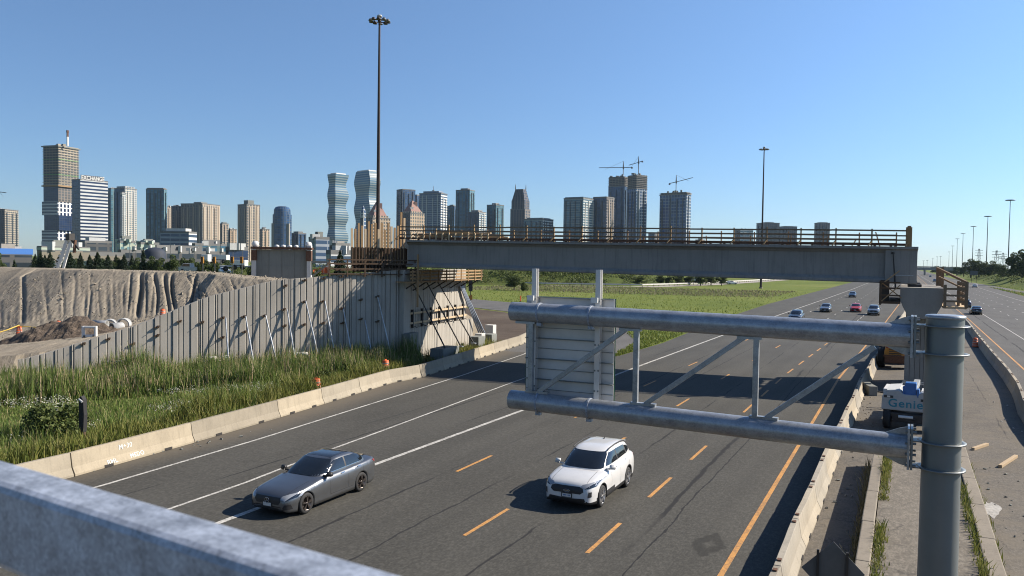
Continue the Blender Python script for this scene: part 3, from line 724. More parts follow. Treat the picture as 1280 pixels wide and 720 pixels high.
for i in range(9):
    mb=MB(); L=R.uniform(2.6,5.5); x=-33.6+R.uniform(-1.2,2.6)+(2.2 if i>6 else 0); z=zs(x)+2.44+.10*i*(.9 if i<7 else .3); 
    mb.box((0,0,0),(L,.16,.12)); o=mb.build('timber_beam',M['wood_pale'],loc=(*bw(x,.36+.05*(i%3)),z-.15+.03)); o.rotation_euler=(0,R.uniform(-.02,.02)+.012,SKA+R.uniform(-.012,.012))
    tag(o,'pale sunlit timber beam in the pile on the deck, %s from the bottom'%ORD[i],'timber','pale timbers piled on the deck')
for i in range(14):
    mb=MB(); x=-35.9+i*.55; mb.box((0,0,.28),(.1,.1,.56)); o=mb.build('timber_stub',M['wood_pale'],loc=(*bw(x,.06),zs(x)-.17+2.385)); tag(o,'short pale upright timber under the deck pile, %s from the formwork'%ORD[i],'timber','short upright timbers on the deck edge')

# ================================================================== FORMWORK over the wing wall
def fw(s,off,z): 
    p=P1+WE*s-WN*off; return Vector((p.x,p.y,z))
fr=thing('formwork_wall','tall form wall of bare tan planks over a dark base at the girder end','formwork',fw(23.4,1.2,6.9),WANG)
for i in range(17):
    s=-1.45+i*.275; h=(3.35 if i<15 else 4.2)+R.uniform(-.35,.35); m2=MB(); m2.box((s,.06,1.0+h/2-.3),(.16,.10,h-.3)); m2.build('plank',M['wood'] if i%4 else M['wood_pale'],fr)
m2=MB(); m2.box((.95,.14,1.15),(4.6,.06,1.9)); 
m2.build('form_sheet',M['wood_dark'],fr)
for z in(.35,.8):
    m2=MB(); m2.box((.4,-.09,z),(6.4,.1,.12)); m2.build('waler',M['wood_dark'],fr)
for i in range(17):
    m2=MB(); m2.box((-1.42+i*.275,-.03,1.2),(.10,.12,1.9)); m2.build('stud',M['wood_dark'],fr)
sc=thing('scaffold_platform','brown timber walkway hung in front of the plank forms above the ribbed wall','scaffold',fw(22.6,.2,6.9),WANG)
m2=MB(); m2.box((.6,.3,.05),(7.4,1.5,.07)); m2.build('deck',M['wood_dark'],sc)
for z in(.45,.85,1.15):
    m2=MB(); m2.box((.6,-.45,z),(7.4,.06,.10)); m2.build('rail',M['wood_dark'],sc)
for i in range(6):
    m2=MB(); m2.box((-2.9+i*1.4,-.42,.5),(.09,.09,1.35)); m2.build('post',M['wood_dark'],sc)
m2=MB()
for i in range(5): m2.beam((-3+i*1.5,-.4,-.05),(-2.6+i*1.5,.9,.9),.07,.07)
m2.build('brace',M['wood_dark'],sc)
# platform under the girder seat, round the abutment head
pf=thing('seat_platform','timber scaffold platform wrapped round the abutment head under the girder','scaffold',A0+Vector((0,0,6.35)),AANG)
m2=MB(); m2.box((AL/2,-.75,.0),(AL+1.4,1.3,.08)); m2.build('deck',M['wood'],pf)
for z in(.28,.55,.82):
    m2=MB(); m2.box((AL/2+.1,-1.38,z),(AL+1.6,.05,.13)); m2.build('rail',M['wood'],pf)
    m2=MB(); m2.box((AL+.8,-.72,z),(.06,1.5,.15)); m2.build('end_rail',M['wood_pale'],pf)  # paler wood paints the sunlit platform end into the colour
for i in range(10):
    m2=MB(); m2.box((-.4+i*1.62,-1.42,.42),(.09,.08,1.1)); m2.build('post',M['wood'],pf)
for i in range(8):
    m2=MB(); m2.beam((.4+i*1.9,-.12,-.75),(.4+i*1.9,-1.3,-.05),.09,.09); m2.build('brace',M['steel_dark'],pf)
m2=MB(); m2.box((.35,-1.5,.1),(.14,.12,4.2)); m2.build('tall_post',M['wood'],pf)

# ================================================================== PIER in the median
pier=thing('bridge_pier','hammerhead concrete pier with a flared head carrying the right girder end','pier',(.95,61,0))
mb=MB(); R3=random.Random(5)
x=-.85
while x<.84:
    e=min(x+R3.choice((.16,.22,.3)),.85); mb.box(((x+e)/2,-2.35-R3.choice((0,.02)),2.55),(e-x-.025,.12,5.1)); x=e
mb.box((0,.2,2.55),(1.68,5.0,5.08)); mb.build('column',M['conc_pier'],pier)
mb=MB(); prof=[(-.78,4.9),(-.86,5.25),(-1.05,5.62),(-1.19,6.0),(-1.21,6.2),(-1.21,6.82),(1.21,6.82),(1.21,6.2),(1.19,6.0),(1.05,5.62),(.86,5.25),(.78,4.9)]
mb.prism(prof,-5.5,4.8,'Y'); mb.build('cap',M['conc_pier'],pier,bevel=.02)
mb=MB()
for y in(-3.54,.1,3.75): mb.box((-.4,y,6.9),(.8,.7,.16))
mb.build('bearing_pad',M['steel_dark'],pier)
pl=thing('pier_platform','dark timber platform with cross braces on the traffic side of the pier head','scaffold',(-.28,55.6,5.85),0)
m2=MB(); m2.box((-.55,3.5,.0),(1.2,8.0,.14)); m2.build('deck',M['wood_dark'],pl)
for z in(.45,.9,1.25):
    m2=MB(); m2.box((-1.1,3.5,z),(.06,8,.13)); m2.build('side_rail',M['wood_dark'],pl)
    m2=MB(); m2.box((-.55,-.45,z),(1.15,.06,.11)); m2.build('end_rail',M['wood_dark'],pl)
for i in range(6):
    m2=MB(); m2.box((-1.1,-.4+i*1.55,.6),(.13,.13,1.5)); m2.build('post',M['wood_dark'],pl)
m2=MB(); m2.beam((-1.0,-.5,.1),(.0,-.5,1.1),.09,.06); m2.beam((-1.0,-.1,1.2),(.1,-.1,.3),.09,.06); m2.beam((-1.1,-.4,1.1),(-.05,.0,2.0),.08,.06); m2.build('brace',M['wood'],pl)
m2=MB(); m2.box((-.85,.3,.75),(.5,.5,1.3)); m2.build('panel',M['steel_dark'],pl)
pr_=thing('timber_platform','sunlit tan timber platform with sloping rails beside the far carriageway','scaffold',(2.15,55.6,5.65),0)
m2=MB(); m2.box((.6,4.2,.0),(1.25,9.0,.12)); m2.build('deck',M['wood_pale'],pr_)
for z in(.45,.8,1.2):
    m2=MB(); m2.box((1.18,4.2,z),(.06,9.0,.13)); m2.build('side_rail',M['wood_grey'],pr_)
    m2=MB(); m2.box((.6,-.35,z-.05),(1.3,.06,.12)); m2.build('end_rail',M['wood_grey'],pr_)
for x_,y_,h in((1.2,-.3,1.6),(1.2,.1,1.55),(.85,1.2,1.5),(1.2,3,1.5),(1.2,5.5,1.5),(1.2,8.4,1.5),(.05,-.3,1.4)):
    m2=MB(); m2.box((x_,y_,h/2),(.16,.12,h)); m2.build('post',M['wood_grey'],pr_)
m2=MB(); m2.beam((1.2,-.35,1.55),(-.2,7.0,2.4),.10,.14); m2.beam((1.0,-.2,1.2),(-.1,6.0,1.8),.08,.10); m2.build('sloping_rail',M['wood_grey'],pr_)
for i in range(3):
    m2=MB(); m2.box((-.15+.16*i,7.2,1.6),(.15,.3,1.5+.12*i)); m2.build('upright',M['wood_grey'],pr_)
m2=MB(); m2.box((.4,.6,.2),(.5,.5,.3)); m2.build('tool_box',M['white'],pr_)

# ================================================================== SIGN GANTRY
GY=14.4
ga=thing('sign_gantry','galvanised cantilever truss gantry on a thick round post in the median','sign gantry',(.59,GY,.8))
def G(x,z,y=0): return Vector((x-.59,y,z-.8))
mb=MB(); mb.tube(G(.59,.8),G(.59,7.33),.30,.272,n=48); mb.build('post',M['galv_post'],ga)
mb=MB(); mb.lathe([(.0,6.545),(.27,6.545),(.287,6.535),(.292,6.51),(.287,6.49),(.262,6.48)],48); mb.build('cap_plate',M['galv'],ga)
for z in(7.17,6.73,5.32,4.9):
    mb=MB(); mb.lathe([(.265,z-.8-.011),(.352,z-.8-.011),(.352,z-.8+.011),(.265,z-.8+.011),(.265,z-.8-.011)],48)
    mb.box((-.31,0,z-.8),(.34,.36,.021)); mb.build('ring_plate',M['galv_post'],ga)
def chord(z0,z1,name):
    a,b=G(.10,z0),G(-7.06,z1); mb=MB(); mb.tube(a,b,.193,.188,n=40); o=mb.build(name,M['galv'],ga)
    m2=MB(); d=(b-a).normalized(); m2.tube(b-d*.004,b+d*.012,.17,n=32); m2.build('end_cap',M['galv'],o)
    for t in(.085,.235):
        q=b+(a-b)*t; m2=MB(); m2.tube(q-d*.018,q+d*.018,.203,n=40); m2.box((q.x,q.y+.0,q.z-.22),(.10,.10,.06)); m2.build('clamp_strap',M['galv_rail'],o)
    # bolted end flange, gussets
    m2=MB(); m2.box((a.x+.02,0,a.z),(.035,.46,.66)); m2.build('flange_plate',M['galv'],o,bevel=.004)
    m2=MB(); m2.box((a.x+.065,0,a.z),(.035,.46,.66)); m2.build('mating_plate',M['galv_post'],o,bevel=.004)
    for yy in(-.18,.18):
        for zz in(-.27,-.09,.09,.27):
            m2=MB(); m2.tube((a.x-.03,yy,a.z+zz),(a.x+.13,yy,a.z+zz),.022,n=8); m2.build('bolt',M['galv_post'],o)
    for sg in(-1,1):
        m2=MB(); m2.prism([(a.x,a.z+sg*.17),(a.x,a.z+sg*.32),(a.x-.10,a.z+sg*.30),(a.x-.36,a.z+sg*.185)],-.008,.008,'Y'); m2.build('gusset',M['galv'],o)
    for yy in(-1,1):
        m2=MB(); m2.add([(a.x,yy*.18,a.z-.01),(a.x,yy*.23,a.z-.01),(a.x-.34,yy*.195,a.z-.01),(a.x,yy*.18,a.z+.01),(a.x,yy*.23,a.z+.01),(a.x-.34,yy*.195,a.z+.01)],[(0,1,2),(3,4,5),(0,1,4,3),(1,2,5,4)]); m2.build('gusset',M['galv'],o)
    return o
chord(6.985,7.10,'top_chord'); chord(5.19,5.325,'bottom_chord')
def zt(x): return 6.985+(.10-x)*.115/7.16
def zb(x): return 5.19+(.10-x)*.135/7.16
for x in(-6.63,-4.47,-2.30):
    m2=MB(); m2.box(((G(x,0)).x,0,(zt(x)+zb(x))/2-.8),(.095,.095,zt(x)-zb(x)-.36)); o=m2.build('strut',M['galv'],ga,bevel=.006)
    m2=MB(); m2.box((G(x-.12,0).x,0,zt(x)-.8-.205),(.42,.12,.045)); m2.build('node_plate',M['galv'],o); m2=MB(); m2.box((G(x+.15,0).x,0,zb(x)-.8+.20),(.48,.12,.045)); m2.build('node_plate',M['galv'],o)
for xa,xb in((-4.68,-6.45),(-2.52,-4.27),(-.42,-2.10)):
    m2=MB(); m2.beam(G(xa,zt(xa)-.21),G(xb,zb(xb)+.21),.09,.09); m2.build('diagonal',M['galv'],ga,bevel=.006)
# ---- sign seen from behind
sg=thing('road_sign','grey ribbed back of a road sign clamped to the truss tip by two uprights','road sign',(-6.0,GY+.40,5.3))
for i in range(5):
    m2=MB(); z0=.02+i*.415; m2.box((.02,0,z0+.2),(1.88,.02,.405)); m2.build('plank',M['alu'],sg)
    m2=MB(); m2.box((.02,-.04,z0+.405),(1.88,.07,.016)); m2.build('stiffener',M['galv_post'],sg); m2=MB(); m2.box((.02,-.02,z0+.20),(1.88,.02,.008)); m2.build('rib_line',M['galv_post'],sg)
m2=MB(); m2.box((.02,.016,1.05),(1.92,.006,2.10)); m2.build('sign_face',plain('sign_face_green',(.01,.12,.06),.4),sg)
for x in(-.69,.67):
    m2=MB(); zc,h=1.33,2.66
    m2.box((x,-.065,zc),(.10,.012,h)); m2.box((x,-.175,zc),(.10,.012,h)); m2.box((x,-.12,zc),(.010,.10,h)); u=m2.build('upright',M['alu'],sg)
    m2=MB()
    for z in(.3,.7,1.2,1.6,2.05): 
        for s_ in(-.036,.036): m2.box((x+s_,-.185,z),(.03,.016,.03))
    m2.build('clamp_bolt',M['galv_post'],u)
    m2=MB(); m2.box((x-.05,-.22,2.07),(.14,.06,.10)); m2.build('clip',M['white'],u)

# ---- back of a diamond warning sign down in the median
p=gp(1042,677,2.35); ds_=thing('warning_sign','grey back of a diamond warning sign on two posts between barrier and kerb','warning sign',(p.x,p.y,0),.14)
m2=MB(); m2.prism([(0,2.35),(-.62,1.73),(0,1.11),(.62,1.73)],-.006,.006,'Y'); m2.build('panel',mottled('sign_back_grey',(.13,.135,.14),.6,0,.15,3),ds_)
for x in(-.30,.27):
    m2=MB(); m2.box((x,-.035,1.08),(.05,.05,2.16)); m2.build('post',M['steel_dark'],ds_)
    
# ================================================================== FOREGROUND RAILING of the overpass we stand on
ZR=HC-.26
r0=gp(0,572,ZR); r1=gp(520,720,ZR); f0=gp(0,606,ZR)
rd=(r1-r0).normalized(); rn=Vector((rd.y,-rd.x,0)); wd_=abs((f0-r0).dot(rn))
d=ray(0,714); t=((f0-EYE).dot(rn))/d.dot(rn); hh_=ZR-(EYE+d*t).z
rl_=thing('overpass_railing','blue grey galvanised box rail close to the camera across the lower left corner','railing',(r0.x,r0.y,ZR-hh_-.45),math.atan2(rd.y,rd.x))
m2=MB(); sgn=1 if rn.dot(Vector((0,-1,0)))>0 else -1
m2.box((1.0,-wd_/2,.45+hh_/2),(7.0,wd_,hh_)); m2.build('top_rail',M['galv_rail'],rl_,bevel=.009)
for x in(-1.6,2.6):
    m2=MB(); m2.box((x,-wd_/2,.22),(.08,.06,.46)); m2.build('post',M['galv_rail'],rl_)
m2=MB(); m2.box((1.0,-wd_/2+.02,-.2),(7.0,.34,.4)); o=m2.build('overpass_parapet',concrete('parapet_concrete',(.55,.50,.43),.2),loc=(r0.x,r0.y,ZR-hh_-.452),rz=math.atan2(rd.y,rd.x)); tag(o,'pale concrete parapet under the near galvanised rail','parapet')
m2=MB(); m2.box((0,-5.6,-.55),(70,10.6,.9)); o=m2.build('overpass_deck',M['conc_dark'],loc=(r0.x,r0.y,ZR-hh_-.86),rz=math.atan2(rd.y,rd.x)); tag(o,kind='structure')

# ================================================================== CARS
def smooth_pts(pts, n=8):
    """dense monotone curve through control points"""
    xs=np.array([p[0] for p in pts],float); ys=np.array([p[1] for p in pts],float)
    h=np.diff(xs); dl=np.diff(ys)/h; mm=np.zeros(len(xs)); mm[0]=dl[0]; mm[-1]=dl[-1]
    for i in range(1,len(xs)-1): mm[i]=0 if dl[i-1]*dl[i]<=0 else 2*dl[i-1]*dl[i]/(dl[i-1]+dl[i])
    def f(x):
        x=min(max(x,xs[0]),xs[-1]); i=min(int(np.searchsorted(xs,x,side='right'))-1,len(h)-1); i=max(i,0); t=(x-xs[i])/h[i]
        return ((1+2*t)*(1-t)**2*ys[i]+t*(1-t)**2*h[i]*mm[i]+t*t*(3-2*t)*ys[i+1]+t*t*(t-1)*h[i]*mm[i+1])
    return f
def car_shell(S):
    """lower body loft + cabin loft; x across, s along (0 = nose), z up"""
    mb=MB(); L,W=S['L'],S['W']/2
    top=smooth_pts(S['top']); plan=smooth_pts(S['plan']); bot=smooth_pts(S['bot'])
    st=set(np.round(np.linspace(0,L,44),3))
    for k in(.01,.03,.06,.1,.15): st|={k,round(L-k,3)}
    for sw in(S['fo'],S['fo']+S['wb']):
        for a in np.linspace(0,PI,19): st.add(round(sw+S['ar']*math.cos(a),3))
        st|={round(sw+S['ar']+.004,3),round(sw-S['ar']-.004,3)}
    st=sorted(st); NS=12; rings=[]
    for s in st:
        zt=top(s); zb=bot(s); w=W*plan(s); za=zb
        for sw in(S['fo'],S['fo']+S['wb']):
            d=abs(s-sw)
            if d<=S['ar']: za=max(za,S['wr']+math.sqrt(max(S['ar']**2-d*d,0)))
        crown=S.get('crown',.045)*min(1,w/W)
        zsh=zt-.05
        half=[(0,zt+crown),(w*.35,zt+crown*.86),(w*.62,zt+crown*.5),(w*.80,zt+.005),(w*.89,zt-.022)]
        n2=8
        for i in range(n2):
            z=zsh+(za-zsh)*i/(n2-1); u=(z-.30)/max(zsh-.30,.1)
            prof=np.interp(u,[-.4,0,.25,.50,.78,.9,1.0],S.get('side',[.955,.975,.985,1.0,.985,.965,.935]))
            half.append((w*prof,z))
        half.append((w*.90*.97,za)) 
        half.append((0,za+.0))
        rings.append([(x,s,z) for x,z in half]+[(-x,s,z) for x,z in half[-2:0:-1]])
    k=len(rings[0])
    mb.add([v for r in rings for v in r],[(i*k+a,i*k+(a+1)%k,(i+1)*k+(a+1)%k,(i+1)*k+a) for i in range(len(rings)-1) for a in range(k)]+[tuple(range(k)),tuple(range((len(rings)-1)*k,len(rings)*k))],0,True)
    # cabin
    lv=S['cabin']; rings=[]; N=40
    for z,sf,sr,hw in lv:
        r=[]
        for i in range(N):
            a=2*PI*i/N; c,sn=math.cos(a),math.sin(a); e=.34
            x=hw*math.copysign(abs(sn)**.42,sn); y=(sf+sr)/2+(sr-sf)/2*math.copysign(abs(c)**e,c)
            # windscreen bows forward in the middle
            if c<0: y-= .10*(1-(x/hw)**2)-.05
            r.append((x,y,z))
        rings.append(r)
    mb.add([v for r in rings for v in r],[(i*N+a,i*N+(a+1)%N,(i+1)*N+(a+1)%N,(i+1)*N+a) for i in range(len(rings)-1) for a in range(N)]+[tuple(range((len(rings)-1)*N,len(rings)*N))],0,True)
    return mb
def bvh_of(mb):
    return BVHTree.FromPolygons([Vector(v) for v in mb.v],[list(f) for f in mb.f])
def decal(bvh, poly, view, off=.006, cell=.07, thick=.0):
    """lay a flat outline onto the shell: view 'F' front (x,z), 'B' back (x,z), 'R'/'L' side (s,z), 'T' top (x,s)"""
    bm=bmesh.new(); vs=[bm.verts.new((a,b,0)) for a,b in poly]; bm.faces.new(vs)
    for ax in(0,1):
        lo=min(p[ax] for p in poly); hi=max(p[ax] for p in poly); n=max(1,int((hi-lo)/cell))
        for i in range(1,n):
            c=[0,0,0]; c[ax]=lo+(hi-lo)*i/n; nn=[0,0,0]; nn[ax]=1
            bmesh.ops.bisect_plane(bm,geom=bm.verts[:]+bm.edges[:]+bm.faces[:],plane_co=c,plane_no=nn)
    bm.verts.ensure_lookup_table(); bm.verts.index_update()
    P=[]
    for v in bm.verts:
        a,b=v.co.x,v.co.y
        o,d={'F':((a,-3,b),(0,1,0)),'B':((a,9,b),(0,-1,0)),'R':((3,a,b),(-1,0,0)),'L':((-3,a,b),(1,0,0)),'T':((a,b,4),(0,0,-1))}[view]
        o,d=Vector(o),Vector(d); hit=bvh.ray_cast(o,d)
        if hit[0] is None:
            guess=o+d*(3 if view in'RLT' else 3.2); hit=bvh.find_nearest(guess)
        nrm=hit[1]
        if nrm.dot(d)>0: nrm=-nrm
        P.append(hit[0]+nrm*off)
    fs=[[v.index for v in f.verts] for f in bm.faces]; bm.free()
    return P,fs
def rectp(x0,z0,x1,z1): return [(x0,z0),(x1,z0),(x1,z1),(x0,z1)]

SEDAN=dict(L=4.70,W=1.82,wb=2.84,fo=.80,ar=.375,wr=.335,r=.335,crown=.05,
 top=[(0,.56),(.06,.64),(.25,.73),(.7,.82),(1.25,.90),(1.6,.95),(3.2,.99),(4.0,1.02),(4.45,1.03),(4.62,.98),(4.70,.86)],
 bot=[(0,.30),(.10,.20),(.5,.17),(4.2,.18),(4.55,.26),(4.70,.38)],
 plan=[(0,.66),(.05,.76),(.2,.88),(.5,.965),(1.0,.99),(2.3,1.0),(3.6,1.0),(4.2,.965),(4.5,.88),(4.64,.80),(4.70,.74)],
 cabin=[(.90,1.42,4.30,.80),(1.0,1.52,4.22,.785),(1.10,1.70,4.13,.755),(1.20,1.90,3.97,.72),(1.30,2.11,3.77,.675),(1.37,2.28,3.58,.635),(1.41,2.42,3.42,.58),(1.437,2.58,3.22,.46),(1.447,2.74,3.05,.22)],
 ws=[(-.73,.985),(.73,.985),(.62,1.30),(.55,1.375),(-.55,1.375),(-.62,1.30)], rw=[(-.62,1.06),(.62,1.06),(.52,1.34),(-.52,1.34)],
 sw=[[(1.78,1.02),(2.86,1.035),(2.86,1.355),(2.42,1.335),(2.02,1.19)],[(2.93,1.037),(3.80,1.065),(3.98,1.10),(3.76,1.24),(3.48,1.335),(2.93,1.358)]],
 mirror=(1.80,1.0),grille=[(-.44,.42),(.44,.42),(.52,.53),(.47,.64),(-.47,.64),(-.52,.53)],
 intake=[(-.62,.22),(.62,.22),(.52,.36),(-.52,.36)],sidein=[(.56,.27),(.80,.30),(.78,.45),(.64,.43)],
 lamp=[(.50,.59),(.66,.55),(.87,.64),(.86,.76),(.66,.72),(.52,.67)],lampT=None,tail=[(.42,.86),(.78,.86),(.80,.96),(.42,.95)],plateF=.40,plateB=.72,
 doors=[1.95,2.90,3.75],handle=((2.62,.90),(3.52,.93)))
SUV=dict(L=4.60,W=1.88,wb=2.71,fo=.90,ar=.415,wr=.36,r=.36,crown=.05,
 top=[(0,.66),(.05,.76),(.2,.88),(.6,.98),(1.2,1.05),(1.5,1.07),(3.2,1.12),(4.2,1.15),(4.48,1.12),(4.56,1.0),(4.60,.8)],
 bot=[(0,.36),(.10,.24),(.6,.22),(4.2,.25),(4.5,.34),(4.60,.48)],
 plan=[(0,.64),(.05,.75),(.18,.87),(.5,.965),(1.0,.99),(2.3,1.0),(3.8,1.0),(4.3,.96),(4.5,.90),(4.57,.85),(4.60,.80)],
 cabin=[(1.0,1.10,4.56,.845),(1.12,1.22,4.53,.825),(1.25,1.42,4.46,.785),(1.38,1.64,4.37,.74),(1.50,1.87,4.24,.69),(1.58,2.07,4.10,.645),(1.625,2.24,3.93,.595),(1.655,2.5,3.7,.48),(1.668,2.75,3.4,.26)],
 ws=[(-.73,1.13),(.73,1.13),(.64,1.47),(.58,1.555),(-.58,1.555),(-.64,1.47)], rw=[(-.62,1.18),(.62,1.18),(.56,1.52),(-.56,1.52)],
 sw=[[(1.62,1.17),(2.68,1.19),(2.68,1.53),(2.20,1.52),(1.86,1.36)],[(2.76,1.19),(3.62,1.215),(3.62,1.52),(2.76,1.535)],[(3.70,1.22),(4.08,1.28),(4.14,1.34),(3.98,1.43),(3.70,1.49)]],
 mirror=(1.62,1.13),grille=[(-.46,.58),(.46,.58),(.57,.66),(.54,.76),(.42,.80),(-.42,.80),(-.54,.76),(-.57,.66)],
 intake=[(-.66,.30),(.66,.30),(.60,.45),(.2,.42),(-.2,.42),(-.60,.45)],sidein=[(.70,.48),(.80,.50),(.80,.66),(.72,.66)],
 lamp=[(.46,.80),(.60,.75),(.88,.80),(.90,.94),(.72,.91),(.50,.86)],tail=[(.55,.95),(.86,.95),(.84,1.12),(.55,1.06)],plateF=.50,plateB=.80,
 doors=[1.78,2.72,3.72],handle=((2.45,1.03),(3.45,1.06)),rails=True,clad=True)
# a small hatchback/compact and a pickup use the same tools
COMPACT=dict(SEDAN,L=4.35,W=1.78,wb=2.65,fo=.82,
 top=[(0,.60),(.06,.68),(.25,.77),(.7,.87),(1.15,.95),(1.5,.98),(3.2,1.02),(3.9,1.04),(4.2,1.02),(4.3,.95),(4.35,.8)],
 bot=[(0,.32),(.10,.22),(.5,.18),(3.9,.20),(4.2,.28),(4.35,.4)],
 plan=[(0,.66),(.05,.76),(.2,.88),(.5,.965),(1.0,.99),(2.3,1.0),(3.4,1.0),(3.9,.96),(4.2,.88),(4.3,.82),(4.35,.76)],
 cabin=[(.95,1.20,4.15,.79),(1.08,1.40,4.08,.765),(1.20,1.62,3.95,.725),(1.32,1.86,3.78,.68),(1.40,2.05,3.6,.63),(1.45,2.25,3.4,.55),(1.48,2.5,3.1,.4),(1.49,2.65,2.9,.2)],
 ws=[(-.69,1.06),(.69,1.06),(.60,1.34),(.54,1.40),(-.54,1.40),(-.60,1.34)],rw=[(-.60,1.10),(.60,1.10),(.52,1.37),(-.52,1.37)],
 sw=[[(1.6,1.07),(2.60,1.08),(2.60,1.39),(2.2,1.38),(1.85,1.24)],[(2.67,1.08),(3.5,1.11),(3.62,1.16),(3.4,1.32),(2.67,1.39)]],mirror=(1.55,1.08),doors=[1.7,2.63,3.5],handle=((2.35,.95),(3.25,.98)),
 tail=[(.45,.88),(.76,.88),(.78,1.0),(.45,.98)],
 lamp=[(.50,.66),(.62,.63),(.83,.70),(.84,.80),(.66,.76),(.54,.72)])

def wheel(parent,x,s,S,rim,side):
    r=S['r']; wd=.225
    m2=MB(); m2.lathe([(r*.66,-wd/2+.01),(r*.80,-wd/2),(r*.95,-wd/2+.015),(r,-wd/2+.05),(r,wd/2-.05),(r*.95,wd/2-.015),(r*.80,wd/2),(r*.66,wd/2-.01)],28,(0,0,0),axis='X')
    w_=m2.build('wheel',M['black'],parent,loc=(x,s,r))
    m2=MB(); o=side*(wd/2-.02)
    m2.lathe([(r*.70,o+side*.012),(r*.66,o+side*.014),(r*.63,o-side*.03),(.0,o-side*.05)],28,axis='X')
    for i in range(5):
        a=2*PI*i/5+.3
        for da in(-.13,.13):
            m2.beam((o+side*.006,math.cos(a)*.05,math.sin(a)*.05),(o+side*.008,math.cos(a+da)*r*.66,math.sin(a+da)*r*.66),.03,.045,upv=(1,0,0))
    m2.lathe([(.0,o+side*.02),(.055,o+side*.018),(.06,o-side*.02)],14,axis='X')
    m2.build('rim',rim,w_)
    m2=MB(); m2.lathe([(.02,-.02),(.15,-.02),(.15,.02),(.02,.02)],16,axis='X'); m2.build('brake_disc',M['steel_dark'],w_,loc=(0,0,0))
    return w_
def make_car(S,name,label,pmat,rim,group=None,roofmat=None,emblem=None,detail=True):
    root=thing(name,label,'car',(0,0,0),0,group); L=S['L']
    mb=car_shell(S); bv=bvh_of(mb)
    # dark cladding and sill faces
    if S.get('clad'):
        top=smooth_pts(S['top'])
        for i,f in enumerate(mb.f):
            cz=sum(mb.v[a][2] for a in f)/len(f); cs=sum(mb.v[a][1] for a in f)/len(f); cx=abs(sum(mb.v[a][0] for a in f)/len(f))
            near=min(math.hypot(cs-S['fo'],cz-S['wr']),math.hypot(cs-S['fo']-S['wb'],cz-S['wr']))
            if (cz<.40 and .5<cs<L-.4) or near<S['ar']+.035 or cz<.34: mb.mi[i]=1
    else:
        for i,f in enumerate(mb.f):
            cz=max(mb.v[a][2] for a in f)
            if cz<.235: mb.mi[i]=1
    def shift(ob): return ob
    par=bpy.data.objects.new('car_frame',None)
    body=mb.build('body',[pmat,M['trim']],root)
    mods=[]
    def part(nm,mat,lst,off=.006,cell=.07,parent=body):
        m2=MB()
        for poly,view in lst:
            P,fs=decal(bv,poly,view,off,cell); m2.add(P,fs,0,True)
        return m2.build(nm,mat,parent,fix=False)
    mir=lambda p:[(-a,b) for a,b in p]
    part('windscreen',M['glass'],[(S['ws'],'F')])
    part('rear_window',M['glass'],[(S['rw'],'B')])
    for p in S['sw']:
        for v in'RL': part('side_window',M['glass'],[(p,v)])
    for v in'RL':
        pl_=[]
        for p,q in zip(S['sw'],S['sw'][1:]):
            a=[k for k in p if k[0]>p[0][0]+.6 or k is p[1]]; x0=max(k[0] for k in p[:3]); x1=q[0][0]; pl_.append((rectp(x0-.01,p[1][1]-.01,x1+.01,min(p[2][1],q[-1][1])),v))
        part('pillar_trim',M['trim'],pl_,.005,.08)
    if roofmat:
        c=S['cabin']; part('roof',roofmat,[([(-.50,2.42),(.50,2.42),(.52,2.8),(.50,3.35),(-.50,3.35),(-.52,2.8)],'T')],.004)
    part('grille',M['trim'],[(S['grille'],'F')],.012)
    part('lower_intake',M['trim'],[(S['intake'],'F')],.010)
    for sgn in(1,-1):
        q=(lambda p:p) if sgn>0 else mir
        part('fog_intake',M['trim'],[(q(S['sidein']),'F')],.010,.05)
        part('headlight',M['lamp'],[(q(S['lamp']),'F')],.012,.05)
        part('lamp_dark_glass',M['glass'],[(q([(a*.97+.01,b-.005) for a,b in S['lamp'][1:4]]),'F')],.016,.05)  # dark glass patch over the lower outer headlight
        part('tail_light',M['tail'],[(q(S['tail']),'B')],.010,.05)
    part('plate_frame',M['trim'],[(rectp(-.19,S['plateF']-.07,.19,S['plateF']+.08),'F')],.022,.4)
    part('number_plate',M['white'],[(rectp(-.16,S['plateF']-.05,.16,S['plateF']+.06),'F')],.028,.3)
    part('rear_plate',M['white'],[(rectp(-.16,S['plateB']-.06,.16,S['plateB']+.05),'B')],.02,.3)
    part('rear_bumper_trim',M['trim'],[(rectp(-.62,.30,.62,.44),'B')],.012,.1)
    if detail:
        seams=[]
        for d in S['doors']:
            for v in'RL': seams.append((rectp(d-.005,.36 if d>1.8 and d<3.6 else .62,d+.005,.98),v))
        for v in'RL': seams.append((rectp(S['doors'][0],.335,S['doors'][2]-.45,.345),v))
        seams.append((rectp(-.62,.22,-.61,1.2),'T')); seams.append((rectp(.61,.22,.62,1.2),'T'))
        part('panel_gap',M['trim'],seams,.003,.09)
        for h in S['handle']:
            for v in'RL': part('door_handle',M['chrome'] if not S.get('clad') else pmat,[(rectp(h[0]-.09,h[1]-.016,h[0]+.09,h[1]+.016),v)],.03,.3)
        trims=[]
        if not S.get('clad'):
            for v in'RL':
                trims.append(([(1.75,1.0),(3.75,1.045),(3.75,1.06),(1.75,1.015)],v))
            part('window_trim',M['chrome'],trims,.008,.1)
    # mirrors
    ms,mz=S['mirror']; W=S['W']/2
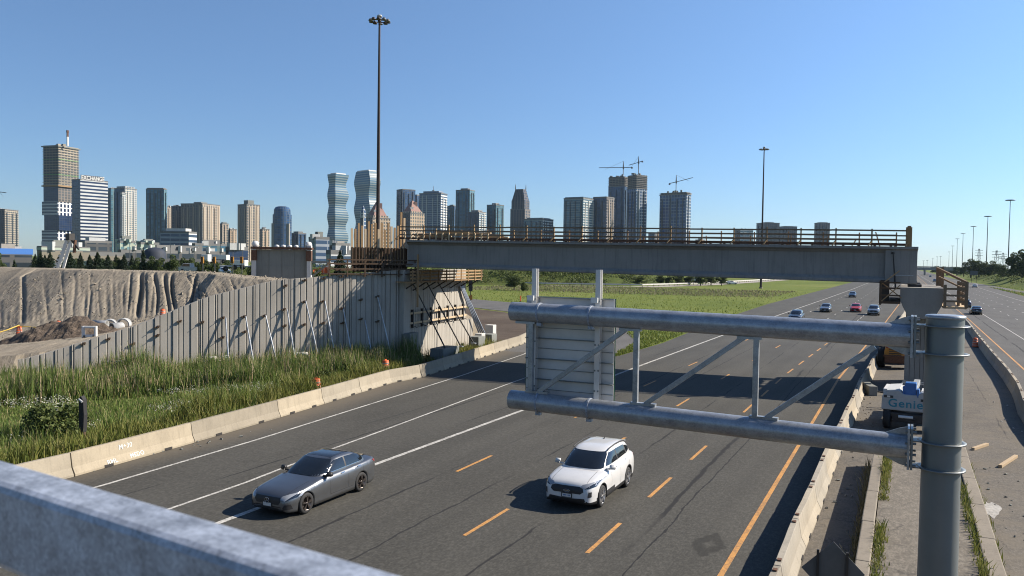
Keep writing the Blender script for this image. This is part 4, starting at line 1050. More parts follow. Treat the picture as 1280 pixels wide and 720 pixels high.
    for sgn in(1,-1):
        m2=MB(); x0=sgn*(W-.02); x1=sgn*(W+.16)
        m2.add([(sgn*(W-.05),ms-.03,mz-.05),(x0,ms-.09,mz-.03),(x1,ms-.05,mz-.02),(x1,ms+.07,mz-.01),(x0,ms+.08,mz-.03),(sgn*(W-.03),ms-.05,mz+.10),(x1-sgn*.02,ms-.02,mz+.11),(x1-sgn*.02,ms+.07,mz+.10),(x0,ms+.07,mz+.11)],[(1,2,6,5),(2,3,7,6),(3,4,8,7),(5,6,7,8),(1,4,3,2),(4,1,5,8),(0,1,5)],0,True)
        m2.box((sgn*(W-.10),ms,mz-.03),(.16,.08,.04)); m2.build('mirror',M['trim'] if emblem=='star' else pmat,body)
    if S.get('rails'):
        for sgn in(1,-1):
            pts=[Vector((sgn*.625,s,z)) for s,z in((2.15,1.595),(2.4,1.64),(3.0,1.67),(3.5,1.655),(3.85,1.61),(4.0,1.565))]
            m2=MB(); m2.path(pts,.022,6); m2.build('roof_rail',M['trim'],body)
        m2=MB(); m2.prism([(3.75,1.61),(4.30,1.545),(4.33,1.515),(4.0,1.54)],-.56,.56,'X'); m2.build('spoiler',pmat,body)
        m2=MB(); m2.prism([(3.45,1.65),(3.58,1.73),(3.62,1.64)],-.012,.012,'X'); m2.build('roof_fin',M['trim'],body)
    # dark under-tray and wheel wells
    m2=MB(); m2.box((0,L/2,.36),(S['W']*.82,L*.86,.28)); m2.build('underbody',M['black'],body)
    if emblem:
        P,_=decal(bv,[(-.001,S['grille'][2][1]),(.001,S['grille'][2][1]),(0,S['grille'][2][1]+.002)],'F',.03); c=P[0]
        m2=MB()
        if emblem=='star':
            n=22
            for i in range(n):
                a,b=2*PI*i/n,2*PI*(i+1)/n; m2.tube((.085*math.cos(a),c.y,c.z+.085*math.sin(a)),(.085*math.cos(b),c.y,c.z+.085*math.sin(b)),.010,n=5)
            for i in range(3):
                a=PI/2+i*2*PI/3; m2.tube((0,c.y,c.z),(.082*math.cos(a),c.y,c.z+.082*math.sin(a)),.014,.004,n=5)
            for sx in(-1,1): m2.box((sx*.27,c.y+.03,c.z),(.32,.02,.022))
        else:
            n=22
            for i in range(n):
                a,b=2*PI*i/n,2*PI*(i+1)/n; m2.tube((.105*math.cos(a),c.y,c.z+.042*math.sin(a)),(.105*math.cos(b),c.y,c.z+.042*math.sin(b)),.009,n=5)
            m2.box((0,c.y+.008,c.z),(.15,.008,.03))
        m2.build('emblem',M['chrome'],body)
    if emblem=='oval':
        part('plate_marks',M['blue'],[(rectp(-.12+.042*i,S['plateF']-.012,-.095+.042*i,S['plateF']+.028),'F') for i in(0,1,2,4,5)],.033,.3)
    for sw in(S['fo'],S['fo']+S['wb']):
        for sgn in(1,-1): wheel(root,sgn*(S['W']/2-.125),sw,S,rim,sgn)
    return root
PT=dict(grey=paint('graphite_car_paint',(.21,.22,.235),.8,.34),white=paint('white_car_paint',(.80,.80,.79),0,.3),red=paint('red_car_paint',(.42,.012,.008),0,.35,.25),silver=paint('silver_car_paint',(.26,.28,.29),.7,.3),
  blue=paint('dark_blue_car_paint',(.03,.055,.10),.5,.3),black=paint('black_car_paint',(.012,.013,.016),.2,.2),bronze=paint('pale_bronze_car_paint',(.17,.165,.15),.6,.3),slate=paint('slate_car_paint',(.06,.075,.10),.5,.3))
sed=make_car(SEDAN,'sedan_car','dark grey metallic sedan in the lane nearest the reeds',PT['grey'],M['rimdark'],emblem='star',roofmat=glassdark('glass_roof',(.02,.022,.026)))
suv=make_car(SUV,'sport_utility_car','white sport utility car with black roof rails in the middle of the near lanes',PT['white'],M['rimlight'],emblem='oval')
def place(o,x,y,L,rev=False,dz=.004):
    # x, y: the middle of the car on the road
    if rev: o.rotation_euler=(0,0,PI); o.location=(x,y+L/2,dz)
    else: o.location=(x,y-L/2,dz)
place(sed,-17.72,21.28,4.7); place(suv,-9.72,26.35,4.6)
comp=make_car(COMPACT,'compact_car','red hatchback coming on in the middle of three cars abreast',PT['red'],M['rimlight'],group='oncoming cars beyond the bridge',detail=False)
def far_car(S,proto,label,pm,x,y,rev=False,group='oncoming cars beyond the bridge'):
    c=copy_tree(proto); c['label']=label; c['group']=group
    for ch in c.children:
        if ch.name.startswith('body'):
            ch.material_slots[0].link='OBJECT'; ch.material_slots[0].material=pm
            for k in ch.children:
                if k.name.startswith(('spoiler','mirror','door_handle')) and k.data.materials and k.data.materials[0].name.endswith('car_paint'):
                    k.material_slots[0].link='OBJECT'; k.material_slots[0].material=pm
    place(c,x,y,S['L'],rev); return c
g1=gp(1068,390.5); place(comp,g1.x+.1,g1.y+2.2,4.35)
for S,pr_o,lab,pm,px,py in((SEDAN,sed,'bronze grey sedan left of the red hatchback','bronze',1031,390.5),(SUV,suv,'silver crossover right of the red hatchback nearest the barrier','silver',1091.5,394.5),(COMPACT,comp,'dark blue hatchback farthest back of the oncoming group','blue',1065,372),(SUV,suv,'slate crossover half hidden behind the gantry chord','slate',993,403)):
    g1=gp(px,py); far_car(S,pr_o,lab,PT[pm],g1.x,g1.y+2.2)
for S,pr_o,lab,pm,px,py in((COMPACT,comp,'black hatchback seen between the pier and the timber platform','black',1163,346.5),(SUV,suv,'dark crossover far off beside the timber platform uprights','slate',1168.5,352.5)):
    g1=gp(px,py); far_car(S,pr_o,lab,PT[pm],g1.x,g1.y+2.2)
for S,pr_o,lab,pm,px,py in((SUV,suv,'slate blue crossover driving away just past the timber platform','slate',1208,385),(SEDAN,sed,'black sedan driving away on the inner far lane','black',1221,393.5),(COMPACT,comp,'white hatchback driving away on the far carriageway','white',1219,359.5),(COMPACT,comp,'small silver hatchback farthest along the far carriageway','silver',1204,352.5),(SUV,suv,'dark crossover at the far end of the right roadway below the overpass','black',1186,343)):
    g1=gp(px,py); far_car(S,pr_o,lab,PT[pm],g1.x,g1.y+2.2,True,'cars driving away on the far carriageway')
g1=gp(921,355.5); c=far_car(COMPACT,comp,'white car on the service road behind the field',PT['white'],0,0,False,'cars beyond the field'); c.location=(g1.x,g1.y,0); c.rotation_euler=(0,0,2.2)
c=far_car(COMPACT,comp,'white car passing on the road behind the earth bank',PT['white'],0,0,False,'cars beyond the field'); c.location=at(284,340,150); c.location.z-=.6; c.rotation_euler=(0,0,1.0)

# ================================================================== MACHINES AND SMALL THINGS IN THE MEDIAN
lf=thing('boom_lift','grey and blue boom lift with teal lettering parked behind the gantry post','boom lift',(.35,44.2,.004),-.06)
def P_(nm,mb,mat,par=lf,bev=0): return mb.build(nm,mat,par,bevel=bev)
m2=MB(); m2.prism([(-1.25,.95),(-1.22,1.62),(-.95,1.92),(-.45,1.98),(-.25,1.78),(.35,1.78),(.55,1.95),(1.1,1.95),(1.25,1.65),(1.25,.95)],-.25,.42,'Y'); cw=P_('counterweight',m2,M['genie_grey'],bev=.05)
m2=MB(); m2.prism([(-1.0,1.90),(-.45,1.985),(-.45,2.0),(-1.02,1.93)],-.2,2.2,'Y'); m2.box((-.78,1.2,1.45),(.85,1.9,.95)); m2.box((.85,1.2,1.4),(.75,1.9,.9)); P_('engine_cover',m2,M['white'],cw,.04)
m2=MB(); m2.box((.05,.1,2.05),(.5,.55,.62)); m2.box((-.25,.1,1.9),(.12,.5,.5)); m2.box((.38,.0,1.85),(.12,.5,.45)); P_('turret',m2,M['blue'],bev=.03)
m2=MB(); m2.box((.05,3.4,1.62),(.30,5.6,.30)); P_('boom',m2,M['genie_grey'],bev=.02)
m2=MB(); m2.box((.05,6.6,.5),(1.6,.9,.06)); 
for x in(-.75,.85):
    for y in(6.2,7.0): m2.box((x,y,1.0),(.05,.05,1.0))
for z in(1.0,1.5):
    m2.box((.05,6.2,z),(1.6,.05,.05)); m2.box((.05,7.0,z),(1.6,.05,.05))
P_('basket',m2,M['genie_grey'])
m2=MB(); m2.box((0,1.1,.62),(1.5,2.9,.42)); m2.box((0,-.1,.75),(1.9,.4,.2)); m2.tube((-.25,-.32,.62),(.3,-.32,.62),.09,n=10); P_('chassis',m2,M['steel_dark'],bev=.03)
m2=MB(); m2.tube((-.45,-.36,.68),(.2,-.36,.68),.075,n=10); P_('drive_tube',m2,M['white'])
for x in(-.98,.98):
    for y in(-.02,2.3):
        m2=MB(); m2.lathe([(.20,-.17),(.46,-.17),(.50,-.11),(.50,.11),(.46,.17),(.20,.17)],20,axis='X'); w_=m2.build('wheel',M['black'],lf,loc=(x,y,.5))
        m2=MB(); m2.lathe([(.0,-.12),(.24,-.14),(.24,.14),(.0,.12)],14,axis='X'); m2.build('rim',M['genie_grey'],w_)
for x in(-.92,.72):
    m2=MB(); m2.box((x,-.265,1.62 if x<0 else 1.55),(.42,.02,.12)); P_('lamp_strip',m2,M['trim'],cw)
    m2=MB(); m2.box((x-.12*(1 if x<0 else -1)*0,-.275,1.62 if x<0 else 1.55),(.14,.02,.09)); P_('tail_lamp',m2,M['tail'] if x>0 else M['white'],cw)
cu=bpy.data.curves.new('t','FONT'); cu.body='Genie'; cu.size=.56; cu.extrude=.006; cu.offset=.010; cu.space_character=1.12; cu.align_x='CENTER'
tmp=bpy.data.objects.new('t',cu); COL.objects.link(tmp); me=bpy.data.meshes.new_from_object(tmp.evaluated_get(bpy.context.evaluated_depsgraph_get())); bpy.data.objects.remove(tmp)
me.materials.clear(); me.materials.append(M['teal']); ob=bpy.data.objects.new('lettering',me); COL.objects.link(ob); ob.parent=cw
ob.matrix_local=Matrix.Translation((-.16,-.262,1.13))@Matrix.Rotation(PI/2,4,'X')@Matrix.Diagonal((1.05,1,1,1))

ld=thing('wheel_loader','orange and yellow wheel loader parked between the barrier and the pier','wheel loader',(-.55,70,0.004),.0)
def Q_(nm,mb,mat,bev=.03): return mb.build(nm,mat,ld,bevel=bev)
m2=MB(); m2.prism([(-.75,.85),(-.80,1.35),(-.62,1.95),(.62,1.95),(.80,1.35),(.75,.85)],-.1,2.6,'Y'); Q_('engine_hood',m2,M['yellow'])
m2=MB(); m2.box((0,-.2,.75),(1.5,.3,.5)); m2.box((0,-.3,1.05),(1.7,.12,.14)); Q_('rear_bumper',m2,M['rust'])
m2=MB()
for i in range(5): m2.box((0,-.13,1.1+i*.14),(.9,.05,.06))
Q_('radiator_louvre',m2,M['steel_dark'],0)
m2=MB(); m2.box((0,3.4,2.2),(1.3,1.4,1.6)); Q_('cab',m2,M['glass'])
m2=MB(); m2.box((0,3.4,3.05),(1.45,1.55,.12)); Q_('cab_roof',m2,M['yellow'])
m2=MB(); m2.tube((-.45,1.5,1.9),(-.45,1.5,2.7),.06); m2.box((0,4.8,1.0),(1.2,2.4,.7)); Q_('front_frame',m2,M['yellow'])
m2=MB(); m2.prism([(7.0,.1),(7.9,.15),(7.1,.9),(6.8,1.2),(6.7,.5)],-1.2,1.2,'X'); Q_('bucket',m2,M['rust'])
for x in(-1.0,1.0):
    for y in(.9,4.4):
        m2=MB(); m2.lathe([(.32,-.27),(.70,-.27),(.78,-.2),(.78,.2),(.70,.27),(.32,.27)],22,axis='X'); w_=m2.build('wheel',M['black'],ld,loc=(x,y,.78))
        m2=MB(); m2.lathe([(.0,-.16),(.38,-.2),(.38,.2),(.0,.16)],16,axis='X'); m2.build('rim',M['yellow'],w_)
for x in(-.55,.55):
    m2=MB(); m2.box((x,-.12,1.72),(.22,.06,.12)); Q_('rear_lamp',m2,M['tail'],0)

def drum(p,label,s=1.0,group='orange traffic drums'):
    o=thing('traffic_drum',label,'traffic drum',p,R.uniform(0,3),group)
    m2=MB(); m2.lathe([(0,.03),(.30,.03),(.30,.09),(.275,.1),(.27,.36),(.255,.37),(.25,.62),(.235,.63),(.225,.88),(.20,.93),(0,.95)],18); m2.build('body',M['orange'],o)
    m2=MB()
    for z0,r in((.2,.276),(.46,.262),(.70,.242)): m2.lathe([(r,z0),(r-.003,z0+.07)],18)
    m2.build('reflective_band',M['bandpale'],o,fix=False)
    m2=MB(); m2.lathe([(0,0),(.42,0),(.42,.05),(.28,.07),(0,.07)],14); m2.build('base',M['black'],o)
    m2=MB(); m2.box((0,0,.97),(.2,.03,.07)); m2.build('handle',M['orange'],o)
    return o
for px_,py_,lab_ in((408,497,'orange and black drum top peeking over the verge barrier, nearer the camera'),(493,470,'small dark orange drum top behind the verge barrier near its gap')):
    q_=gp(px_,py_); q_.x-=.75; q_.z=.12; drum(q_,lab_)
drum(gp(1219,434),'orange traffic drum in the shadow of the wavering barrier')
def mound_pt(x,y,D,zz): p=at(x,y,D); return p
drum(at(24,420.5,76.5),'orange traffic drum holding the end of the yellow tape'); drum(at(72.5,413.5,77),'orange traffic drum beside the gravel heap'); drum(at(203.5,398.5,77.5),'red orange traffic drum peeking over the ribbed wall')
p=at(40,421.5,75); mb=MB(); mb.lathe([(0,0),(.36,0),(.34,.06),(.20,.08),(.13,.5),(.07,.95),(0,1.0)],14); o=mb.build('dark_marker',M['black'],loc=p); tag(o,'black cone shaped marker between the two left drums','marker')
mb=MB(); mb.path([at(-6,417,74),at(10,412,75),at(24,406.5,76.3)],.05,6); mb.path([at(24,407.5,76.3),at(48,409.5,76.6),at(72,407.5,77),at(82,408.5,77.4)],.035,6); o=mb.build('caution_tape',M['yellowtape']); tag(o,'yellow caution tape strung between the traffic drums','tape')
for i,(x,y,D,r,L,a) in enumerate(((108,409,68,.55,1.0,.9),(125,406.5,70,.42,1.2,1.6),(137,407.5,71,.62,.9,.3),(146,409.5,71,.45,1.0,2.6),(154.5,406,72,.60,.9,.2),(104,405,71,.5,.8,1.4))):
    p=at(x,y,D); mb=MB(); mb.lathe([(r,-L/2),(r,L/2),(r*.84,L/2),(r*.84,-L/2),(r,-L/2)],22,axis='Y'); o=mb.build('concrete_pipe',M['pipegrey'] if i<5 else M['black'],loc=p,rz=a+PSI)
    tag(o,('short %s pipe ring among the pipes behind the wall, %s from the left'%('grey concrete' if i<5 else 'black plastic',ORD[(1,2,3,4,5,0)[i]])),'pipe','loose pipe rings behind the wall')
p=at(112,421.5,64.5); o=thing('plastic_barricade','white plastic barricade with a window hole on top of the ribbed wall','barricade',p,PSI+.1)
mb=MB()
for x in(-.48,.48): mb.box((x,0,.45),(.16,.35,.9))
mb.box((0,0,.82),(.8,.33,.16)); mb.box((0,0,.10),(.8,.33,.2)); mb.build('shell',M['white'],o,bevel=.03)
m2=MB(); m2.tube((-.35,-.2,.1),(-.35,.2,.1),.07); m2.tube((.35,-.2,.1),(.35,.2,.1),.07); m2.build('forklift_hole',M['steel_dark'],o)
# old post in the verge
p=gp(104,556); o=thing('wooden_post','dark weathered post with a torn black cover in the long grass','post',(p.x,p.y,0),.2)
m2=MB(); m2.box((0,0,.9),(.17,.15,1.8)); m2.build('post',M['wood_dark'],o,bevel=.02)
m2=MB(); m2.prism([(-.13,.75),(.10,.55),(.14,1.3),(.10,1.95),(-.02,2.12),(-.14,2.0)],-.11,.11,'Y'); m2.build('cover',M['black'],o,bevel=.03)
m2=MB(); m2.tube((-.1,-.12,1.98),(.08,-.12,1.86),.05,n=8); m2.build('cap',M['pipegrey'],o)
# timbers and scraps on the median road
for i,(a,b,lab) in enumerate((((1216,563),(1234,557),'short pale timber beside the kerb wall end'),((1250,585),(1270,572),'pale timber lying loose on the median asphalt'))):
    p,q=gp(*a),gp(*b); mb=MB(); mb.beam((p-(p+q)/2)+Vector((0,0,.065)),(q-(p+q)/2)+Vector((0,0,.065)),.14,.12); o=mb.build('timber_beam',M['wood_pale'],loc=(p+q)/2,bevel=.008); tag(o,lab,'timber')
p=gp(1088,493); mb=MB(); mb.box((0,0,.3),(.5,1.2,.6)); mb.box((-.1,.5,.35),(.45,.5,.7)); o=mb.build('concrete_block',M['conc_dark'],loc=p,rz=.3,bevel=.03); tag(o,'grey concrete offcut against the barrier below the loader','concrete block')
mb=MB(); mb.path([p+Vector((.2,0,.25)),p+Vector((1.0,.1,.12)),p+Vector((2.2,-1.2,.06))],.05,6); o=mb.build('hose',M['black']); tag(o,'black hose running from the concrete offcut toward the boom lift','hose')
mb=MB(); p=gp(1238,636); R5=random.Random(4)
pts=[(p.x+(.34+.07*math.sin(2*a+1)+.04*math.sin(5*a))*math.cos(a)*.8,p.y+(.55+.12*math.sin(3*a)+.05*math.sin(7*a))*math.sin(a)*1.7,.012) for a in np.linspace(0,2*PI,60)[:-1]]
mb.add(pts,[tuple(range(len(pts)))]); o=mb.build('paint_spill',roadpaint('dried_spill',(.55,.53,.49),.6)); tag(o,kind='structure')
RD=random.Random(12)
def rubble(cx,cy,n,sx,sy,label,mt):
    mb=MB()
    for i in range(n):
        r=RD.uniform(.015,.07); q=Matrix.Rotation(RD.uniform(0,6),3,'Z')@Matrix.Rotation(RD.uniform(0,1),3,'X')
        mb.box((cx+RD.gauss(0,sx),cy+RD.gauss(0,sy),r*.4),(r*RD.uniform(.8,2),r,r*.7),M=q)
    o=mb.build('rubble',mt); tag(o,label,None,None,'stuff')
rubble(-1.7,47,70,.35,4.5,'loose grey rubble along the inside of the barrier',M['conc_med'])
rubble(-1.4,30,30,.4,3,'grit beside the kerb',M['conc_dark'])
rubble(3.2,31,26,.5,4,'scraps beside the kerb wall',M['conc_dark']); rubble(-27.2,24.5,26,.25,3.0,'dirt along the verge barrier foot',M['conc_dark'])
rubble(5.2,50,16,.4,6,'scraps by the far barrier',M['white_block'])
# ================================================================== HIGH MASTS
def mast(px,ytop,D,label,mat,group,r=.30,head='ring',leanpx=0):
    top=at(px,ytop,D); o=thing('high_mast_light',label,'light mast',(top.x,top.y,0),R.uniform(0,1),group); H=top.z
    m2=MB(); m2.tube((0,0,0),(0,0,H-.6),r,r*.42,n=12); m2.build('pole',mat,o)
    m2=MB(); m2.tube((0,0,0),(0,0,.5),r*1.6,r*1.4,n=12); m2.build('base',M['conc_kerb'],o)
    if head=='ring':
        m2=MB(); R0=1.35
        n=20
        for i in range(n):
            a,b=2*PI*i/n,2*PI*(i+1)/n; m2.tube((R0*.62*math.cos(a),R0*.62*math.sin(a),H-.75),(R0*.62*math.cos(b),R0*.62*math.sin(b),H-.75),.07,n=6)
        for i in range(3): a=2*PI*i/3; m2.tube((0,0,H-.6),(R0*.62*math.cos(a),R0*.62*math.sin(a),H-.75),.06,n=6)
        m2.tube((0,0,H-.9),(0,0,H-.1),r*.8,r*.7,n=10); m2.build('ring_frame',mat,o)
        m2=MB(); m2.lathe([(.0,H+.22),(.35,H+.12),(.42,H-.15),(.0,H-.2)],12); m2.build('top_cap',M['pipegrey'],o)
        for i in range(10):
            a=2*PI*i/10; c,s=math.cos(a),math.sin(a); m2=MB()
            m2.lathe([(.0,.18),(.16,.17),(.28,.03),(.37,-.16),(.34,-.21),(.0,-.18)],10,(R0*c,R0*s,H-.7)); m2.tube((R0*.62*c,R0*.62*s,H-.75),(R0*c,R0*s,H-.65),.05,n=6); m2.build('luminaire',mat if i%3 else M['pole_grey'],o)
    else:
        m2=MB(); m2.lathe([(.3,H-.2),(2.4,H-.35),(2.5,H-.75),(.4,H-.9)],12); m2.build('luminaire_ring',mat,o)
    return o
mast(474.5,20,122,'tall dark brown light mast behind the plank forms, its lamp ring near the top edge',M['pole'],'high mast lights',.36)
mast(955.3,184,272,'dark light mast rising behind the right half of the girder',M['pole'],'high mast lights',.40)
for i,(x,y,D) in enumerate(((1263,249,447),(1235,269.5,585),(1217,282.5,730),(1204,291.5,880),(1196.8,298,1020),(1191,307,1250),(1186.5,314.5,1600))):
    mast(x,y,D,'grey light mast along the far carriageway, %s from the right'%ORD[i],M['pole_grey'],'light masts along the far carriageway',.42 if i else .36,'disc' if i else 'disc')
for i,(x,y) in enumerate(((1154.5,326),(1159,325.5),(1166,323.5),(1171.5,321),(1175.7,320.5))):
    p=at(x,y,1500); o=thing('road_lamp','faint lamp post above the distant overpass, %s from the left'%ORD[i],'lamp post',(p.x,p.y,0),0,'faint lamp posts over the overpass'); m2=MB(); m2.tube((0,0,0),(0,0,p.z),.35,.2,n=6); m2.build('pole',M['pole_grey'],o); m2=MB(); m2.box((0,0,p.z),(3.5,.6,.5)); m2.build('lamp_head',M['pole_grey'],o)
def pylon(px,ytop,D,label):
    top=at(px,ytop,D); o=thing('transmission_pylon',label,'pylon',(top.x,top.y,0),.5,'power pylons on the horizon'); H=top.z; m2=MB(); r=.22
    for sx,sy in((-1,-1),(1,-1),(1,1),(-1,1)): m2.tube((sx*3.5,sy*3.5,0),(sx*.6,sy*.6,H),r,n=5)
    for k in range(8):
        z0,z1=H*k/8,H*(k+1)/8; w0=3.5-2.9*k/8; w1=3.5-2.9*(k+1)/8
        m2.tube((-w0,-w0,z0),(w1,-w1,z1),r*.7,n=4); m2.tube((w0,w0,z0),(-w1,w1,z1),r*.7,n=4)
    m2.build('lattice_tower',M['pole_grey'],o)
    m2=MB()
    for z in(.72,.83,.94): m2.beam((-6,0,H*z),(6,0,H*z),.4,.5)
    m2.build('cross_arm',M['pole_grey'],o)
pylon(1224,311,1200,'faint steel pylon between the first two tree clumps'); pylon(1246,313,1000,'steel pylon with a dark head left of the big right trees'); pylon(1254,316,1150,'faint pylon just right of the dark headed one')
# ================================================================== FACADES
FM={}
def facade(name,glass,slab,mull,fh=3.6,bw=4.0,sf=.3,mf=.15,var=.5,gr=.12,shift=0,slabr=.75,gspec=.6,block=0):
    glass,slab,mull=sc3((glass[0]*.8,glass[1]*1.12,glass[2]*1.45),1.7),sc3(slab,1.4),sc3(mull,1.4)
    t=NT(name); uv=t.n('ShaderNodeTexCoord').outputs['UV']; s=t.sep(uv)
    U_=t.math('DIVIDE',s[0],bw); V_=t.math('DIVIDE',s[1],fh)
    fu=t.math('FRACT',U_); fv=t.math('FRACT',V_)
    wn=t.n('ShaderNodeTexWhiteNoise'); wn.noise_dimensions='2D'; t.l(t.comb(t.math('FLOOR',U_),t.math('FLOOR',V_)),wn.inputs[0])
    g=t.mix(t.math('MULTIPLY',wn.outputs[0],var),glass,sc3(glass,2.6))
    if block:   # banks of brighter balcony columns
        w2=t.n('ShaderNodeTexWhiteNoise'); w2.noise_dimensions='1D'; t.l(t.math('FLOOR',t.math('DIVIDE',U_,3)),w2.inputs['W'])
        g=t.mix(t.math('MULTIPLY',w2.outputs[0],block),g,slab)
    ms=t.math('LESS_THAN',fv,sf); mm=t.math('LESS_THAN',fu,mf)
    nz=t.noise(uv,.05,3); 
    sl=t.ramp(nz,[(.3,sc3(slab,.85)),(.7,sc3(slab,1.1))]); ml=t.ramp(nz,[(.3,sc3(mull,.85)),(.7,sc3(mull,1.1))])
    c=t.mix(mm,g,ml); c=t.mix(ms,c,sl)
    solid=t.math('MAXIMUM',ms,mm)
    t.set(Base_Color=c,Roughness=t.math('ADD',t.math('MULTIPLY',solid,slabr-gr),gr),Specular_IOR_Level=.45)
    FM[name]=t.m
facade('navy_white_stripes',(.010,.015,.03),(.46,.47,.48),(.3,.3,.3),5.6,6,.50,.0,.2)
facade('navy_plain',(.012,.018,.034),(.02,.027,.045),(.02,.03,.05),4,5,.12,.1,.3)
facade('green_glass',(.035,.065,.07),(.10,.15,.15),(.13,.19,.19),3.6,6,.2,.22,.7)
facade('teal_glass',(.022,.045,.055),(.055,.09,.10),(.07,.115,.12),3.6,7,.18,.3,.9)
facade('blue_glass',(.018,.032,.055),(.05,.07,.10),(.09,.115,.14),3.8,5,.22,.14,.7)
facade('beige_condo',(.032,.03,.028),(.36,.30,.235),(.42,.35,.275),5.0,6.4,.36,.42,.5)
facade('brown_shade_condo',(.022,.021,.022),(.165,.15,.14),(.20,.18,.165),5.0,6.4,.36,.40,.5)  # brown walls; also shade painted on the left faces of beige towers
facade('pale_condo',(.07,.08,.08),(.50,.47,.41),(.40,.37,.32),4.0,6,.42,.3,.5)
facade('grey_office',(.03,.04,.06),(.24,.27,.32),(.26,.29,.34),4.0,9,.42,.05,.3)
facade('white_stripes',(.04,.045,.055),(.58,.58,.57),(.4,.4,.4),4.6,9,.48,.0,.3)
facade('white_balcony',(.05,.065,.07),(.55,.55,.52),(.3,.32,.32),4.4,7,.38,.12,.7)
facade('balcony_teal',(.035,.055,.065),(.21,.25,.26),(.14,.17,.18),4.2,6,.26,.16,.8)
facade('frame_bare',(.028,.025,.023),(.33,.285,.22),(.30,.26,.20),4.6,6.5,.40,.22,.4,.6)
facade('brown_shade_frame',(.03,.027,.025),(.16,.135,.115),(.20,.17,.14),4.6,6.5,.34,.2,.4,.6)  # darker copy of the bare frame; paints shade on left tower faces
facade('blue_grid',(.012,.026,.055),(.22,.27,.33),(.24,.29,.35),5.8,5.8,.15,.14,.9)
facade('white_grid',(.02,.03,.05),(.36,.39,.42),(.38,.41,.44),5.6,5.6,.28,.26,.5)
facade('brown_stone',(.018,.017,.02),(.085,.078,.08),(.11,.10,.10),4.6,5.6,.30,.42,.5)
facade('white_lattice',(.012,.016,.03),(.70,.71,.72),(.70,.71,.72),7.5,7.5,.22,.42,.2)
facade('slab_twist',(.065,.09,.10),(.24,.29,.295),(.2,.24,.25),4.8,200,.42,.0,.3)
facade('mint_front',(.08,.10,.09),(.32,.37,.31),(.32,.37,.31),5,5,.4,.45,.5)
facade('shop_front',(.03,.035,.03),(.17,.15,.115),(.19,.165,.13),6,8,.55,.3,.5)
facade('dark_shop',(.015,.015,.016),(.05,.052,.055),(.06,.06,.06),5,9,.4,.2,.6)
facade('tan_stone',(.06,.05,.04),(.44,.33,.23),(.46,.345,.24),5,4.4,.4,.45,.5)
M['tan_strip']=mottled('tan_precast',(.50,.41,.32),.85,0,.15,.1); M['pale_strip']=mottled('pale_precast',(.55,.56,.55),.8,0,.15,.1); M['glass_strip']=mottled('dark_metal_panel',(.06,.08,.095),.3,.2,.3,.1)
M['roofgrey']=mottled('roof_grey',(.18,.18,.18),.85,0,.2,.05,world=True); M['pinkroof']=mottled('pink_roof_tiles',(.36,.20,.165),.8,0,.15,.1,world=True)
M['craneg']=mottled('crane_steel',(.16,.16,.17),.6,.1,.2)
def ext(poly,z0,z1,mats,name,parent,loc=(0,0,0),topm=1,taper=None,levels=None):
    """walls round a plan outline with metre UVs, closed by a flat roof"""
    n=len(poly); V=[];F=[];UV=[];MI=[]
    lv=levels or [(z0,1,0),(z1,1 if taper is None else taper,0)]
    cx=sum(p[0] for p in poly)/n; cy=sum(p[1] for p in poly)/n
    per=[0]
    for i in range(n): a,b=poly[i],poly[(i+1)%n]; per.append(per[-1]+math.hypot(b[0]-a[0],b[1]-a[1]))
    for z,k,dx in lv: V+=[(cx+(x-cx)*k+(dx[0] if dx else 0),cy+(y-cy)*k+(dx[1] if dx else 0),z) for x,y in poly]
    for j in range(len(lv)-1):
        for i in range(n):
            i2=(i+1)%n; F.append((j*n+i,j*n+i2,(j+1)*n+i2,(j+1)*n+i)); UV.append([(per[i],lv[j][0]),(per[i+1],lv[j][0]),(per[i+1],lv[j+1][0]),(per[i],lv[j+1][0])]); MI.append(0)
    F.append(tuple(range((len(lv)-1)*n,len(lv)*n))); UV.append([(0,0)]*n); MI.append(1)
    me=bpy.data.meshes.new(name); me.from_pydata(V,[],F); l=me.uv_layers.new(name='UVMap')
    l.data.foreach_set('uv',[c for f in UV for p in f for c in p]); me.polygons.foreach_set('material_index',MI)
    for mm in mats: me.materials.append(mm)
    o=bpy.data.objects.new(name,me); COL.objects.link(o); o.location=loc
    if parent: o.parent=parent
    return o
def azi(x):
    d=ray(x,262); return math.atan2(d.dot(RT),d.dot(Vector((FW.x,FW.y,0)).normalized()))
def plan(x0,xc,x1,D,th=None):
    """plan outline of a block whose near corner shows at xc, turned to the line of sight: (heading, distance, outline)"""
    b0,bc,b1=azi(x0),azi(xc),azi(x1); Dr=D/math.cos(bc); a=math.tan(bc-b0); b=math.tan(b1-bc)
    if th is None: th=min(max(math.atan2(a,b),.5),1.1)
    s,c=math.sin(th),math.cos(th)
    w1=Dr*a/(s-a*c) if a>0 else 0; w2=Dr*b/(c-b*s) if b>0 else 0
    if w1<1: w1=max(w2,8)
    if w2<1: w2=max(w1,8)
    w1=min(w1,90)
    r=(w2*c,w2*s); l=(-w1*s,w1*c)
    return bc,Dr,[l,(0,0),r,(r[0]+l[0],r[1]+l[1])]
def toworld(pl,D):
    bc,Dr,poly=pl; f=Vector((FW.x,FW.y,0)).normalized(); k=f*math.cos(bc)+RT*math.sin(bc); n=RT*math.cos(bc)-f*math.sin(bc)
    return [((k*(Dr+d)+n*a).x,(k*(Dr+d)+n*a).y) for a,d in poly]
def zat(x,y,D): return at(x,y,D).z
